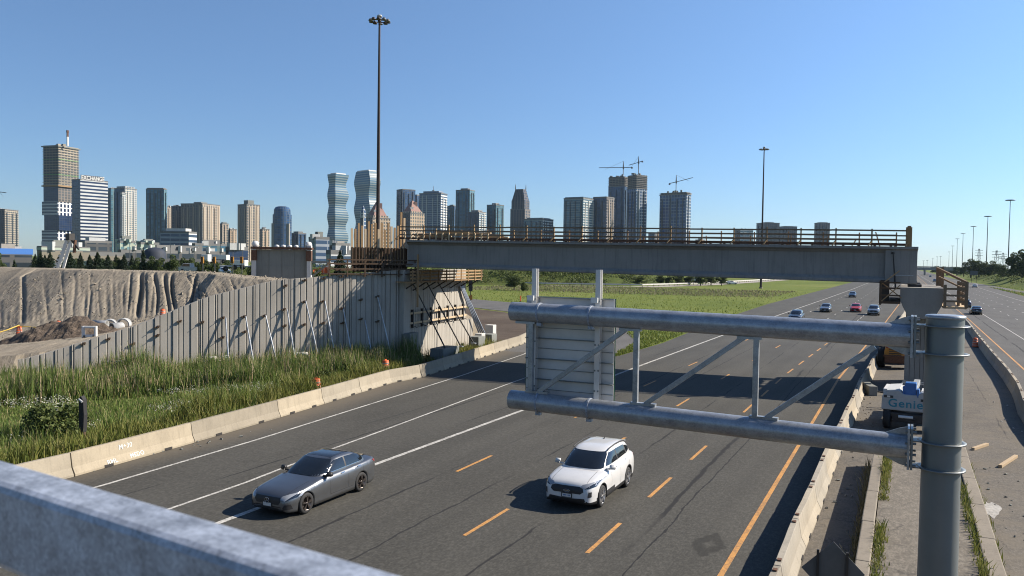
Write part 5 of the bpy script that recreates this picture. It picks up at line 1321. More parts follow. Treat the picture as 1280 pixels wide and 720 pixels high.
def tower(label,x0,xc,x1,yt,D,fac,fac2=None,cap=None,group='city towers on the skyline',name='tower_block',th=None,cat='tower'):
    W=toworld(plan(x0,xc,x1,D,th),D); cx=sum(p[0] for p in W)/4; cy=sum(p[1] for p in W)/4
    L=[(x-cx,y-cy) for x,y in W]; z=zat((x0+x1)/2,yt,D)
    o=thing(name,label,cat,(cx,cy,-.05),0,group)
    b=ext(L,0,z,[FM[fac],M['roofgrey']],'tower_body',o)
    if fac2:  # right face: different cladding on some towers, sunlight painted in on others
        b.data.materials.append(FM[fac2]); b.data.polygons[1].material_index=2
    ext([(x*1.012,y*1.012) for x,y in L],z-.3,z+1.4,[M['roofgrey'],M['roofgrey']],'parapet',o)
    rm=M['tan_strip'] if fac in('beige_condo','brown_shade_condo') else (M['pale_strip'] if fac in('pale_condo','white_balcony','grey_office') else M['glass_strip'])
    if name=='tower_block' and z>45 and fac2!='navy_white_stripes':
        RS=random.Random(int(x0*7+D))
        for (ax,ay),(bx,by),mt_ in((L[0],L[1],rm if fac!='beige_condo' else M['tan_strip']),(L[1],L[2],M['tan_strip'] if (fac2 or fac) in('beige_condo','tan_stone','brown_shade_condo') else (M['pale_strip'] if (fac2 or fac) in('pale_condo','white_balcony') else rm))):
            ln=math.hypot(bx-ax,by-ay); nb=max(1,int(ln/RS.uniform(8,13)))
            for q in range(nb):
                f_=(q+RS.uniform(.35,.65))/nb; w_=RS.uniform(1.2,2.6); m2=MB(); m2.box((ax+(bx-ax)*f_,ay+(by-ay)*f_,z*.5*RS.uniform(.92,.995)),(w_,2.2,z*RS.uniform(.93,.985)),rz=math.atan2(by-ay,bx-ax)); m2.build('facade_pier',mt_,o)
    if not cap:
        cap=(R.uniform(.35,.6),R.uniform(2.5,5),R.choice(('roofgrey','conc_dark','conc_pier')))
        for q in range(3): m2=MB(); f_=[R.uniform(-.6,.6) for _ in(0,1)]; m2.box((L[1][0]*f_[0]+L[2][0]*f_[1]*.6,L[1][1]*f_[0]+L[2][1]*f_[1]*.6,z+1.5),(R.uniform(2,5),R.uniform(2,4),3.2),rz=R.uniform(0,1.5)); m2.build('roof_plant',M['pipegrey'],o)
    if cap: # (fraction of the plan, height in m, material)
        ext([(x*cap[0],y*cap[0]) for x,y in L],z,z+cap[1],[M[cap[2]] if cap[2] in M else FM[cap[2]],M['roofgrey']],'roof_house',o)
    return o,L,z
T=tower
# left group
o,L,z=T('unfinished bare concrete tower cut by the left picture edge',-22,6,23,262,1650,'brown_shade_frame','frame_bare')
for i in range(6): m2=MB(); m2.box((-8+i*4,-10,z+2),(1,1,4+R.uniform(0,3))); m2.build('column_stub',M['conc_dark'],o)
# stacked tower under construction
D=1400; W=toworld(plan(54,73,98,D,.75),D); cx=sum(p[0] for p in W)/4; cy=sum(p[1] for p in W)/4; L=[(x-cx,y-cy) for x,y in W]
st=thing('stacked_tower','tallest unfinished tower of shifted stacked boxes at the far left','tower',(cx,cy,-.05),0,'city towers on the skyline')
zz=[zat(76,y,D) for y in(310,288,269,252,233,182)]
for a,b,f,f2,k,dx in((0,zz[0]+0,'navy_plain',None,.97,(0,0)),(zz[0],zz[1],'navy_white_stripes','white_lattice',1.04,(-2.5,0)),(zz[1],zz[2],'navy_plain',None,.98,(1.5,0)),(zz[2],zz[3],'navy_white_stripes','white_lattice',1.03,(-2,0)),(zz[3],zz[4],'navy_plain','brown_shade_frame',.98,(0,0)),(zz[4],zz[5],'brown_shade_frame','frame_bare',1.0,(1,0))):
    q=ext([(x*k+dx[0],y*k+dx[1]) for x,y in L],a,b-.02,[FM[f],M['roofgrey']],'tower_section',st)
    if f2: q.data.materials.append(FM[f2]); q.data.polygons[1].material_index=2
for i in range(16):
    z=zz[4]+(zz[5]-zz[4])*(i+.5)/16; q=ext([(x*1.06+1,y*1.06) for x,y in L],z,z+.7,[M['conc_med'] if i not in(4,10) else plain('green_edge_screen',(.16,.42,.12),.6),M['conc_med']],'floor_slab',st)
q=ext([(x*1.12+1,y*1.12) for x,y in L],zz[4]-.5,zz[4]+1.6,[M['wood'],M['wood']],'edge_platform',st)
q=ext([(x*1.12+1,y*1.12) for x,y in L],zz[5]-3,zz[5]-1,[M['conc_dark'],M['conc_dark']],'edge_platform',st)
for i in range(5): m2=MB(); m2.box((-14+7*i,-4+3*(i%2),zz[5]+1.5),(5,5,3+2*(i%3))); m2.build('core_form',M['wood'] if i%2 else M['conc_med'],st)
zt_=zat(84,164,D); p=at(84.5,170,D); 
cr=thing('luffing_crane','white and red crane mast on top of the stacked tower','crane',(p.x,p.y,zz[5]),0,'cranes on the skyline'); m2=MB(); m2.box((0,0,(zt_-zz[5])*.3),(2.4,2.4,(zt_-zz[5])*.62)); m2.build('mast',M['white'],cr); m2=MB(); m2.box((0,0,(zt_-zz[5])*.78),(2.2,2.6,(zt_-zz[5])*.4)); m2.box((0,0,(zt_-zz[5])*.98),(3,3,4)); m2.build('head',M['rust'],cr)
o,L,z=T('striped white and navy office tower with big roof letters',90,100.5,135,225,1300,'navy_plain','navy_white_stripes',None,th=.5)
c_=Vector((L[1][0],L[1][1],0)); r_=Vector((L[2][0],L[2][1],0)); d_=(r_-c_).normalized(); nn=Vector((d_.y,-d_.x,0))
m2=MB(); m2.beam(c_+d_*1.5-nn*1.2+Vector((0,0,z+4.0)),r_-d_*6-nn*1.2+Vector((0,0,z+4.0)),1.0,8); m2.build('sign_screen',FM['navy_plain'],o)
cu=bpy.data.curves.new('t','FONT'); cu.body='EXCHANGE'; cu.size=9.2; cu.extrude=.2; cu.offset=.22; cu.align_x='CENTER'
tmp=bpy.data.objects.new('t',cu); COL.objects.link(tmp); me=bpy.data.meshes.new_from_object(tmp.evaluated_get(bpy.context.evaluated_depsgraph_get())); bpy.data.objects.remove(tmp)
wd=max(v.co.x for v in me.vertices)-min(v.co.x for v in me.vertices); me.materials.clear(); me.materials.append(M['white']); ob=bpy.data.objects.new('roof_letters',me); COL.objects.link(ob); ob.parent=o
span=((r_-c_).length-8)/wd; ob.matrix_local=Matrix.Translation((c_+r_)/2-d_*2.2-nn*.0+Vector((0,0,z+.9)))@Matrix.Rotation(math.atan2(d_.y,d_.x),4,'Z')@Matrix.Rotation(PI/2,4,'X')@Matrix.Diagonal((span,1,1,1))
T('slim green glass tower just right of the striped office tower',134,139,151,236,1560,'teal_glass','green_glass')
T('pale cylinder topped condominium tower with cream balconies',143,156,171,236,1520,'blue_glass','pale_condo',(.8,5,'pale_condo'))
T('narrow white ribbed slab in front of the cream condominium',150,153,157,243,1480,'grey_office','white_balcony')
T('flat topped dark teal glass tower standing alone',182.5,205,209,237,1500,'teal_glass','green_glass',(.9,3,'roofgrey'))
T('thin beige slab behind the teal glass tower',207,208.5,216,259,1700,'beige_condo')
T('shaded brown end block of the wide condominium',214,226,229,258.5,1560,'brown_shade_condo','beige_condo')
o,L,z=T('wide condominium with a dark left face and sunlit beige right face',226,253,275,255,1500,'brown_shade_condo','beige_condo',(.35,5,'conc_dark'))
T('low stepped beige block right of the wide condominium',274,278,286,280,1650,'brown_shade_condo','beige_condo'); T('lower terracotta block at the end of the stepped row',284,288,296,287,1660,'brown_shade_condo','tan_stone')
o,L,z=T('tall beige condominium with a dark penthouse box',297,308.5,325,256,1450,'brown_shade_condo','beige_condo',(.45,9,'conc_dark'))
T('small beige block behind the tall penthouse condominium',323,328,337,287,1600,'brown_shade_condo','tan_stone')
# round topped dark tower
D=1250; p=at(352.5,320,D); r=11.5*D/1000; z=zat(352,262,D); N=28; pl=[(r*math.cos(2*PI*i/N),r*math.sin(2*PI*i/N)) for i in range(N)]
o=thing('round_tower','dark blue tower with a curved dome top','tower',(p.x,p.y,-.05),0,'city towers on the skyline'); ext(pl,0,z-8,[FM['blue_glass'],M['roofgrey']],'tower_body',o)
ext(pl,0,0,[FM['blue_glass'],M['roofgrey']],'dome',o,levels=[(z-8,.9,0),(z,.86,0),(z+3.5,.7,0),(z+5,.4,0)])
for sx in(-1,1):
    q=RT*(sx*r*.72)-FW*r*.5; m2=MB(); m2.box((q.x,q.y,(z-22)/2),(6.5,6.5,z-22),rz=PSI); m2.build('balcony_stack',M['conc_pier'],o)
T('low dark gabled block beside the dome tower',363,373,383,292,1400,'navy_plain','blue_glass',(.6,4,'roofgrey'))
# the two undulating towers
def wavy(label,x0,xc,x1,yt,D,ph,per):
    W=toworld(plan(x0,xc,x1,D,.62),D); cx=sum(p[0] for p in W)/4; cy=sum(p[1] for p in W)/4; C_=[Vector((x-cx,y-cy,0)) for x,y in W]
    pl=[]
    for i in range(4):
        a,b,c=C_[i-1],C_[i],C_[(i+1)%4]
        for t in(.12,.04): pl.append(b+(a-b)*t)
        for t in(.04,.12): pl.append(b+(c-b)*t)
    z=zat((x0+x1)/2,yt,D); o=thing('wavy_tower',label,'tower',(cx,cy,-.05),0,'city towers on the skyline'); n=44; lat=Vector((RT.x,RT.y,0))
    lv=[]
    for k in range(n+1):
        zz_=z*k/n; s_=.5*D/1000*math.sin(2*PI*(k/n)*per+ph); q=lat*s_; lv.append((zz_,1.0+.115*math.sin(2*PI*(k/n)*per+ph),(q.x,q.y)))
    b=ext([(p.x,p.y) for p in pl],0,0,[FM['slab_twist'],M['white']],'tower_body',o,levels=lv)
    for f in b.data.polygons: f.use_smooth=False
    q=ext([(p.x*.8+lv[-1][2][0],p.y*.8+lv[-1][2][1]) for p in pl],z,z+2.5,[M['white'],M['roofgrey']],'roof_house',o)
wavy('left one of two undulating pale glass towers',409.5,418.5,434.5,217.5,1650,.3,4.2); wavy('right one of two undulating towers, half behind the light mast',443,461,474,213.5,1720,1.6,3.4)
# clock tower and the two pink roofed towers
D=1150; o,L,z=T('slender pale clock tower with a pointed glass top',450.5,454.5,457.5,272,D,'brown_stone','white_grid',name='clock_tower'); ext([(x*1.02,y*1.02) for x,y in L],0,0,[FM['white_grid'],M['roofgrey']],'lantern',o,levels=[(z,1,0),(z+8,1,0),(z+17,.12,0)])
def pyramid(label,x0,xc,x1,ysh,yap,D):
    o,L,z=T(label,x0,xc,x1,ysh,D,'brown_stone','tan_stone',name='pyramid_roof_tower'); za=zat(xc,yap,D); h=za-z
    ext([(x*.86,y*.86) for x,y in L],z,z+h*.18,[FM['tan_stone'],M['roofgrey']],'upper_storey',o)
    ext([(x*.74,y*.74) for x,y in L],0,0,[M['pinkroof'],M['pinkroof']],'roof',o,levels=[(z+h*.18,1,0),(z+h*.93,.20,0),(z+h,.12,0)])
    m2=MB(); m2.box((L[1][0]*.42,L[1][1]*.42,z+h*.36),(5,5,h*.3),rz=.8); m2.build('dormer',M['tan'] if 'tan' in M else M['white_block'],o)
    m2=MB(); m2.box((L[2][0]*.25,L[2][1]*.25,z+h*.6),(4.5,4.5,h*.62),rz=.8); m2.build('stair_tower',M['pinkroof'],o)
pyramid('left pink pyramid roofed tower behind the tan planks',455,466,488,273,251,1200); pyramid('right pink pyramid roofed tower above the timber pile',500,513,531,267,250,1250)
T('dark blue glass tower with a flat cap left of the grey office',495.5,503,519,237.5,1600,'navy_plain','blue_glass',(.9,2,'roofgrey')); T('lower dark sliver tower left of the grey office',516,521,527,245,1650,'navy_plain','blue_glass')
o,L,z=T('broad grey office tower with a white ribbed right edge and a roof aerial',524,551,559,242,1450,'grey_office','white_stripes',(.72,5,'grey_office')); m2=MB(); m2.tube((0,0,z),(0,0,z+15),.5,.3,n=6); m2.box((0,0,z+6),(3,3,3)); m2.build('aerial',M['craneg'],o)
T('short dark teal tower right of the grey office',559,568,572,258,1650,'teal_glass','blue_glass'); T('tall dark green glass tower with a lit right edge',569.5,587,593.5,238,1600,'teal_glass','green_glass')
T('short dark tower with a white ribbed side',585,599,608,265.5,1560,'navy_plain','white_balcony'); T('square green glass tower with a pale green side',608.5,620,630,256.5,1600,'teal_glass','green_glass')
# brown pointed tower
o,L,z=T('tall brown stone tower tapering to a steep roof with two spikes',638,656,663,262,1450,'brown_stone','brown_shade_condo',name='spired_tower'); za=zat(648,236,1450)
ext([(x*.9,y*.9) for x,y in L],z,z+(za-z)*.45,[FM['brown_stone'],M['roofgrey']],'upper_storey',o); ext([(x*.86,y*.86) for x,y in L],0,0,[FM['brown_stone'],M['roofgrey']],'steep_roof',o,levels=[(z+(za-z)*.45,1,0),(za,.62,0)])
for i in(0,2): m2=MB(); m2.tube((L[i][0]*.52,L[i][1]*.52,za),(L[i][0]*.52,L[i][1]*.52,za+9),1.0,.3,n=6); m2.build('spike',M['conc_dark'],o)
T('low terraced glass block with white floor edges beside the spiked tower',655,679,692,274,1400,'balcony_teal','white_stripes',(.8,3,'balcony_teal'))
T('broad blue green tower with a white balconied right face',704.5,729,742.5,248,1400,'balcony_teal','white_balcony',(.92,3,'white_balcony')); T('dark blue tower with a pale ribbed right face',741,758,768,247,1420,'blue_glass','brown_shade_condo',(.94,2,'conc_dark'))
def crown(o,L,z,h,nf):
    for i in range(nf): ext([(x*1.05,y*1.05) for x,y in L],z+h*i/nf,z+h*i/nf+.9,[M['conc_pier'],M['conc_pier']],'floor_slab',o)
    ext([(x*.96,y*.96) for x,y in L],z,z+h-.5,[FM['brown_shade_frame'],M['roofgrey']],'bare_storeys',o)
    for i in range(7): m2=MB(); q=[R.uniform(-.8,.8) for _ in(0,1)]; m2.box((L[1][0]*q[0]+L[2][0]*q[1]*.6,L[1][1]*q[0]+L[2][1]*q[1]*.6,z+h+1.5),(3,3,R.uniform(2,5))); m2.build('formwork_box',M['conc_dark'],o)
o,L,z=T('left one of the tall unfinished twin towers below the cranes',760,780,787,233,1500,'blue_glass','navy_plain'); crown(o,L,z,19,6)
o,L,z=T('right one of the tall unfinished twin towers with a white gridded side',783.5,795,808.5,236,1470,'blue_grid','white_grid'); crown(o,L,z,26,8)
o,L,z=T('blue gridded glass tower standing apart with a crane on its roof',824.5,858,863.5,243,1450,'blue_grid','white_grid'); crown(o,L,z,5,2)
T('low far block between the twin towers and the blue gridded tower',811,819,826,292,2000,'blue_glass','brown_shade_condo'); T('tiny far block right of the blue gridded tower',870,877,882,300,2100,'brown_shade_condo','beige_condo')
T('small brown block at the left of the far right cluster',919,926,942,287,1900,'brown_stone','white_balcony'); T('dark slab block behind the right light mast',946,956,975,279,1900,'navy_plain','brown_stone',(.5,3,'roofgrey')); T('lower dark block joined to the slab by the light mast',974,981,997,283.5,1920,'navy_plain','brown_stone',(.6,2,'roofgrey')); T('lone dark block near the right end of the guard rail',1018.5,1026,1038,279,1950,'navy_plain','brown_stone',(.7,2.5,'roofgrey'))
def crane(px,yb,yt,yj,xa,ya,xb,yb2,D,label):
    p=at(px,yb,D); o=thing('tower_crane',label,'crane',p,0,'cranes on the skyline'); H=zat(px,yt,D)-p.z; J=zat(px,yj,D)-p.z
    m2=MB(); m2.box((0,0,J/2),(1.1,1.1,J)); m2.build('mast',M['craneg'],o)
    m2=MB(); m2.prism([(-1.2,J),(1.2,J),(.3,H),(-.3,H)],-.4,.4,'Y'); m2.build('apex',M['craneg'],o)
    a=at(xa,ya,D)-p; b=at(xb,yb2,D)-p; m2=MB(); m2.beam((0,0,J),a,.9,1.1); m2.tube((0,0,H),a*.75+Vector((0,0,.2)),.18,n=4); m2.build('jib',M['craneg'],o)
    m2=MB(); m2.beam((0,0,J),b,1.0,1.2); m2.box(b+Vector((0,0,-1.2)),(2.8,1.8,3)); m2.build('counter_jib',M['craneg'],o)
    m2=MB(); m2.box((.5,-1,J-1.5),(2,2,2.4)); m2.build('cab',M['steel_dark'],o)
crane(779,219,201.5,209.5,749,209.7,790,209,1500,'crane with a long level jib over the left twin tower'); crane(798,218,195.5,203,786,206.5,803,201.2,1480,'small tilted crane over the right twin tower'); crane(845,239,219,227.5,866,222,837,229.3,1450,'crane with a raised jib on the blue gridded tower'); 
crane(-8,262,228,239,8,241,-20,239,1300,'crane whose jib tip enters at the left picture edge')
# ================================================================== LOW BUILDINGS BEHIND THE EARTH BANK
def low(label,x0,xc,x1,yt,D,f1,f2=None,cap=None,name='low_building'): return T(label,x0,xc,x1,yt,D,f1,f2,cap,'low buildings behind the earth bank',name,None,'building')
o,L,z=low('long store with a bright blue roof fascia at the left edge',-30,-6,40,317.5,300,'dark_shop','dark_shop')
ext([(x*1.03,y*1.03) for x,y in L],z,z+2.2,[plain('blue_fascia',(.03,.17,.55),.5),M['roofgrey']],'blue_fascia',o)
o,L,z=low('flat beige building behind the conifers at the left',46,52,112,312.5,290,'shop_front','shop_front')
ext([(x*1.02,y*1.02) for x,y in L],z,z+.9,[FM['mint_front'],M['roofgrey']],'cornice',o)
low('long beige shop range with a pale roof line',96,101,156,319,330,'shop_front','shop_front',(1.0,1.2,'white_block'))
low('dark service block below the striped office tower',98,106,140,303,620,'navy_plain','dark_shop',(.6,4,'pipegrey'))
o,L,z=low('pale mint ornate building with arched gables',144,150,169,303,600,'mint_front','mint_front')
m2=MB(); 
for k in range(3): m2.box((L[1][0]*.45+RT.x*(k-1)*4.2,L[1][1]*.45+RT.y*(k-1)*4.2,z+1.2),(2.6,2.6,2.6),rz=PSI)
m2.build('arched_gable',FM['mint_front'],o)
o,L,z=low('second pale mint building with curved gables',171,176,199,305,600,'mint_front','mint_front')
m2=MB()
for k in range(3): m2.box((L[1][0]*.45+RT.x*(k-1)*4.6,L[1][1]*.45+RT.y*(k-1)*4.6,z+1.3),(2.8,2.8,3.0-.8*abs(k-1)),rz=PSI)
m2.build('arched_gable',FM['mint_front'],o)
low('six storey white banded office block below the beige condominiums',200,236,246,291,700,'grey_office','white_stripes',(.7,4,'white_block'))
low('green glazed block beside the white banded office',240,244,286,306.5,560,'green_glass','teal_glass')
o,L,z=low('very long grey mall roof with a white edge and small vents',148,152,292,316,420,'dark_shop','dark_shop'); ext([(x*1.01,y*1.01) for x,y in L],z,z+1.2,[M['white_block'],M['roofgrey']],'roof_edge',o)
for k in range(7): m2=MB(); q=L[1]; q2=L[2]; f=.1+.13*k; m2.box((q[0]+(q2[0]-q[0])*f,q[1]+(q2[1]-q[1])*f,z+2.2),(1.6,1.6,2+1.5*(k%2)),rz=.4); m2.build('roof_vent',M['white_block'],o)
p=at(193.5,316,400); mb=MB(); mb.lathe([(5.4,-3),(5.2,.2),(4.1,1.6),(2.3,2.5),(0,2.8)],20); o=mb.build('roof_dome',FM['navy_plain'],loc=p); tag(o,'small dark dome over the mall roof','dome'); mb=None
low('dark gabled hall behind the trailers',282,286,310,312,380,'dark_shop','navy_plain'); low('grey glass pavilion beside the concrete wall',386,395,412,298.5,520,'green_glass','grey_office'); low('tan drum shaped base block under the undulating towers',404,420,438,306,560,'dark_shop','tan_stone'); low('pale low shed right of the concrete wall',408,414,446,317,300,'mint_front','white_stripes')
# trailers, trucks
def trailer(label,x0,x1,yt,yb,D,mt):
    p=at((x0+x1)/2,yb,D); w_=(x1-x0)*D/1000; h=(yb-yt)*D/1000; o=thing('box_trailer',label,'trailer',p,PSI+.05,'white trailers'); m2=MB(); m2.box((0,0,h/2),(w_,2.4,h)); m2.build('box',mt,o,bevel=.05)
    m2=MB(); m2.box((0,-1.22,h*.06),(w_*.98,.05,h*.1)); m2.build('skirt',M['steel_dark'],o)
    for sx in(-.33,.33): m2=MB(); m2.lathe([(.1,-.15),(.48,-.15),(.48,.15),(.1,.15)],14,(sx*w_,-1.1,-.3),axis='Y'); m2.build('wheel',M['black'],o)
trailer('white box trailer left of the yellow traffic signals',254,262,318,327,170,M['white']); trailer('longer white box trailer behind the yellow traffic signals',264,285,318.5,325,175,M['white']); trailer('white truck body beside the concrete wall',293,308,325,332,150,M['white']); trailer('low white shed trailer under the steel beam',277,322,332,334,150,M['pipegrey'])
o=thing('pickup_truck','pale cab and flatbed parked on the road behind the bank','truck',at(239,341,170),PSI-.1); m2=MB(); m2.prism([(-2.4,.4),(-2.4,1.2),(-1.8,1.3),(-1.4,2.0),(.2,2.0),(.3,1.2),(3,1.2),(3,.4)],-.9,.9,'Y'); m2.build('body',M['pipegrey'],o,bevel=.05); m2=MB(); m2.prism([(-1.65,1.35),(-1.3,1.9),(.1,1.9),(.1,1.35)],-.93,.93,'Y'); m2.build('window',M['glass'],o)
for sx in(-1.5,2): m2=MB(); m2.lathe([(.1,-.95),(.4,-.95),(.4,.95),(.1,.95)],14,(sx,0,.4),axis='Y'); m2.build('wheel',M['black'],o)
for i,(x,y,ym) in enumerate(((253,325,338),(268,325,338),(290.5,325,340),(302,325,340))):
    p=at(x,y,140); o=thing('traffic_signal','yellow cased traffic signal on a thin pole, %s from the left'%ORD[i],'traffic signal',(p.x,p.y,0),PSI,'yellow traffic signals'); m2=MB(); m2.box((0,0,p.z),(.5,.3,1.15)); m2.build('signal_head',M['yellow'],o,bevel=.04)
    m2=MB()
    for k in(-.35,0,.35): m2.lathe([(.0,-.17),(.13,-.17),(.14,-.3)],10,(0,0,p.z+k),axis='Y')
    m2.build('lens',M['trim'],o); m2=MB(); m2.tube((0,.18,0),(0,.18,p.z),.08,n=8); m2.build('pole',M['pole_grey'],o)
for i,(x,yt,D) in enumerate(((170,309,220),(177,311,230),(213,306,240),(276,303,200),(243,309,260),(162,303,300))):
    p=at(x,yt,D); o=thing('street_lamp','thin grey street lamp behind the earth bank, %s from the left'%ORD[(1,2,3,5,4,0)[i]],'street lamp',(p.x,p.y,0),PSI,'street lamps behind the earth bank'); m2=MB(); m2.tube((0,0,0),(0,0,p.z),.12,.08,n=8); m2.build('pole',M['pole_grey'],o); m2=MB(); m2.box((.5,0,p.z),(1.5,.3,.16)); m2.build('lamp_head',M['pipegrey'],o)
# leaning drill mast
a=at(69,339,108); b=at(87,297,108); o=thing('drill_mast','leaning grey lattice boom standing up behind the earth bank','boom',a,0); v=b-a; m2=MB(); n_=Vector((.9,.44,0))
for sx in(-.45,.45): m2.beam(n_*sx+Vector((0,0,-2)),v+n_*sx*.6,.22,.3)
for k in range(9): t0,t1=k/9,(k+1)/9; m2.beam(v*t0-n_*.45,v*t1+n_*.4,.10,.10); m2.beam(v*t0+n_*.45,v*t1-n_*.4,.1,.1)
m2.beam(Vector((0,0,-1)),v*.9,.5,.12); m2.build('lattice',M['alu'],o); m2=MB(); m2.box(v+Vector((.1,0,.1)),(.8,.8,.9)); m2.beam(v,v+Vector((1.2,.5,-1.6)),.2,.2); m2.build('head',M['steel_dark'],o); m2=MB(); m2.beam(v*.93+n_*.9,v*.55+n_*1.5,.25,.3); m2.build('hammer',M['rust'],o)
# second concrete wall beyond the bank
D=96; p=at(352,355,D); cw2=thing('pier_wall','tall grey concrete pier wall with white lit ends and a brown timber cap beyond the bank','pier wall',(p.x,p.y,4.0),PSI+.12); h=zat(352,312,D)-4.0; W2=6.0
m2=MB(); m2.box((0,.6,h/2),(W2,1.0,h)); 
for k in range(1,4): m2.box((-W2/2+W2*k/4,.08,h/2),(.03,.06,h))
m2.box((0,.08,h*.62),(W2,.05,.05)); m2.build('wall',M['conc_dark'],cw2)
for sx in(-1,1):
    m2=MB(); m2.box((sx*(W2/2+.22),.3,h/2+.3*(sx>0)),(.5,1.2,h+.5*(sx>0))); m2.build('lit_end_strip',M['white_block'],cw2,bevel=.03)  # pale strips paint the sunlight on the wall ends
    m2=MB(); m2.box((sx*(W2/2+.18),.25,h*.86),(.62,1.25,h*.24)); m2.build('end_form',M['rust'],cw2)
    m2=MB(); m2.lathe([(.0,.75),(.3,.7),(.42,.4),(.34,0),(.0,-.02)],10,(sx*(W2/2+.1),.2,h+.25)); m2.build('wrapped_bag',M['white'],cw2)
m2=MB(); m2.box((0,.4,h+.16),(W2+1.1,1.7,.26)); m2.build('timber_cap',M['rust'],cw2)
for k in range(4): m2=MB(); m2.lathe([(0,.3),(.25,.22),(.3,0),(0,-.05)],9,(-W2*.1+k*.75,.2,h+.3)); m2.build('wrapped_bag',M['white'],cw2)
m2=MB(); m2.box((W2/2+1.3,.8,h*.72),(2.6,2.0,.22)); m2.beam((W2/2+.3,.8,h*.35),(W2/2+2.5,.8,h*.7),.2,.2); m2.build('side_bracket',M['conc_dark'],cw2)
mb=MB(); p=at(383,343,112); 
for k in range(6): q=at(377+k*6.2,344.5-k*1.2,112+k*2); mb.box((q.x-p.x,q.y-p.y,q.z-p.z),(.7,.6,1.1),rz=PSI)
o=mb.build('red_barrier_row',M['orange'],loc=p); tag(o,'low red plastic barriers below the round bush','barrier')
p=at(410,331,115); mb=MB(); mb.box((0,0,0),(.5,.4,.7)); mb.box((0,0,-.9),(.1,.1,1.2)); o=mb.build('white_sign',M['white'],loc=p,rz=PSI); tag(o,'small white sign between the round bush and the conifer','sign')

# ================================================================== FAR OVERPASS, FAR SIGNS
D=800; a=at(1120,333.5,D); b=at(1200,335.2,D); ov=thing('far_overpass','distant concrete overpass closing the far end of the highway','overpass',((a+b)/2).xy.to_3d(),0)
A_=a-Vector(((a+b)/2).xy.to_3d()); B_=b-Vector(((a+b)/2).xy.to_3d()); m2=MB(); m2.beam((A_.x-30,A_.y,6.6),(B_.x,B_.y,6.3),14,2.6); m2.build('deck',M['conc_pier'],ov); m2=MB(); m2.beam((A_.x-30,A_.y-7.2,8.5),(B_.x,B_.y-7.2,8.2),.4,1.0); m2.build('parapet',M['conc_med'],ov)
for f in(.1,.45,.8):
    q=A_+(B_-A_)*f; m2=MB(); m2.box((q.x,q.y,3.2),(1.5,10,6.4)); m2.build('pier',M['conc_pier'],ov)
m2=MB(); m2.prism([(B_.x-6,6.2),(B_.x+10,7.0),(B_.x+18,0),(B_.x-2,0)],B_.y-7,B_.y+7,'Y'); m2.build('bank_end',M['conc_kerb'],ov)
p=at(1217.5,345,430); o=thing('highway_sign','small dark blue grey sign panel on the grass bank by the far carriageway','sign',(p.x,p.y,0),.2); m2=MB(); m2.box((0,0,p.z+1.6),(3.6,.12,2.2)); m2.build('panel',M['pole_grey'],o)
for x in(-1.2,1.2): m2=MB(); m2.box((x,.1,(p.z+1)/2),(.15,.15,p.z+1)); m2.build('post',M['steel_dark'],o)
tag(np_mesh('slip_road',[(x,y,.004) for pr in(((43,190),(52,190)),((38.5,262),(44,262)),((34.8,314),(39.5,314)),((31.8,400),(36,400)),((30.8,500),(33,500))) for x,y in pr],[(2*i,2*i+1,2*i+3,2*i+2) for i in range(4)],M['asph_ramp']),kind='structure')

# ================================================================== TREES AND PLANTS
LM=dict(
 tree=leafmat('broadleaf_foliage',(.026,.044,.013),(.055,.085,.022),(.095,.125,.035)),
 conif=leafmat('conifer_needles',(.010,.022,.012),(.020,.038,.017),(.035,.055,.022),.1),
 bush=leafmat('shrub_leaves',(.035,.055,.014),(.075,.105,.026),(.13,.155,.045)),
 reed=leafmat('reed_leaves',(.06,.10,.022),(.12,.175,.04),(.20,.225,.07),.3,(.38,.30,.19)),
 grass=leafmat('long_grass',(.065,.115,.022),(.13,.195,.04),(.20,.25,.065),.3,(.30,.26,.12)),
 field=leafmat('field_grass_blades',(.10,.145,.026),(.155,.20,.04),(.21,.235,.06),.3),
 weed=leafmat('weed_leaves',(.08,.11,.02),(.16,.18,.035),(.24,.22,.07),.3),
 dry=leafmat('dry_meadow',(.13,.13,.06),(.20,.185,.10),(.27,.24,.15),.3))
M['bark']=mottled('bark',(.07,.055,.042),.95,0,.3,6,.5)
def leaves(C,size,rs,flat=.3):
    """one small quad per centre, turned any way"""
    n=len(C); a=rs.normal(size=(n,3)); a/=np.linalg.norm(a,axis=1)[:,None]; b=rs.normal(size=(n,3)); b-=a*(a*b).sum(1)[:,None]; b/=np.linalg.norm(b,axis=1)[:,None]
    s=size*rs.uniform(.6,1.4,size=(n,1)); a=a*s; b=b*s*.7
    V=np.stack([C-a-b*.2,C+b-a*.1,C+a,C-b+a*.1],1).reshape(-1,3); F=np.arange(4*n).reshape(n,4); return V,F
def limb_mesh(segs,n=6):
    m2=MB()
    for p,q,r,r2 in segs: m2.tube(p,q,r,r2,n=n,caps=False)
    return m2
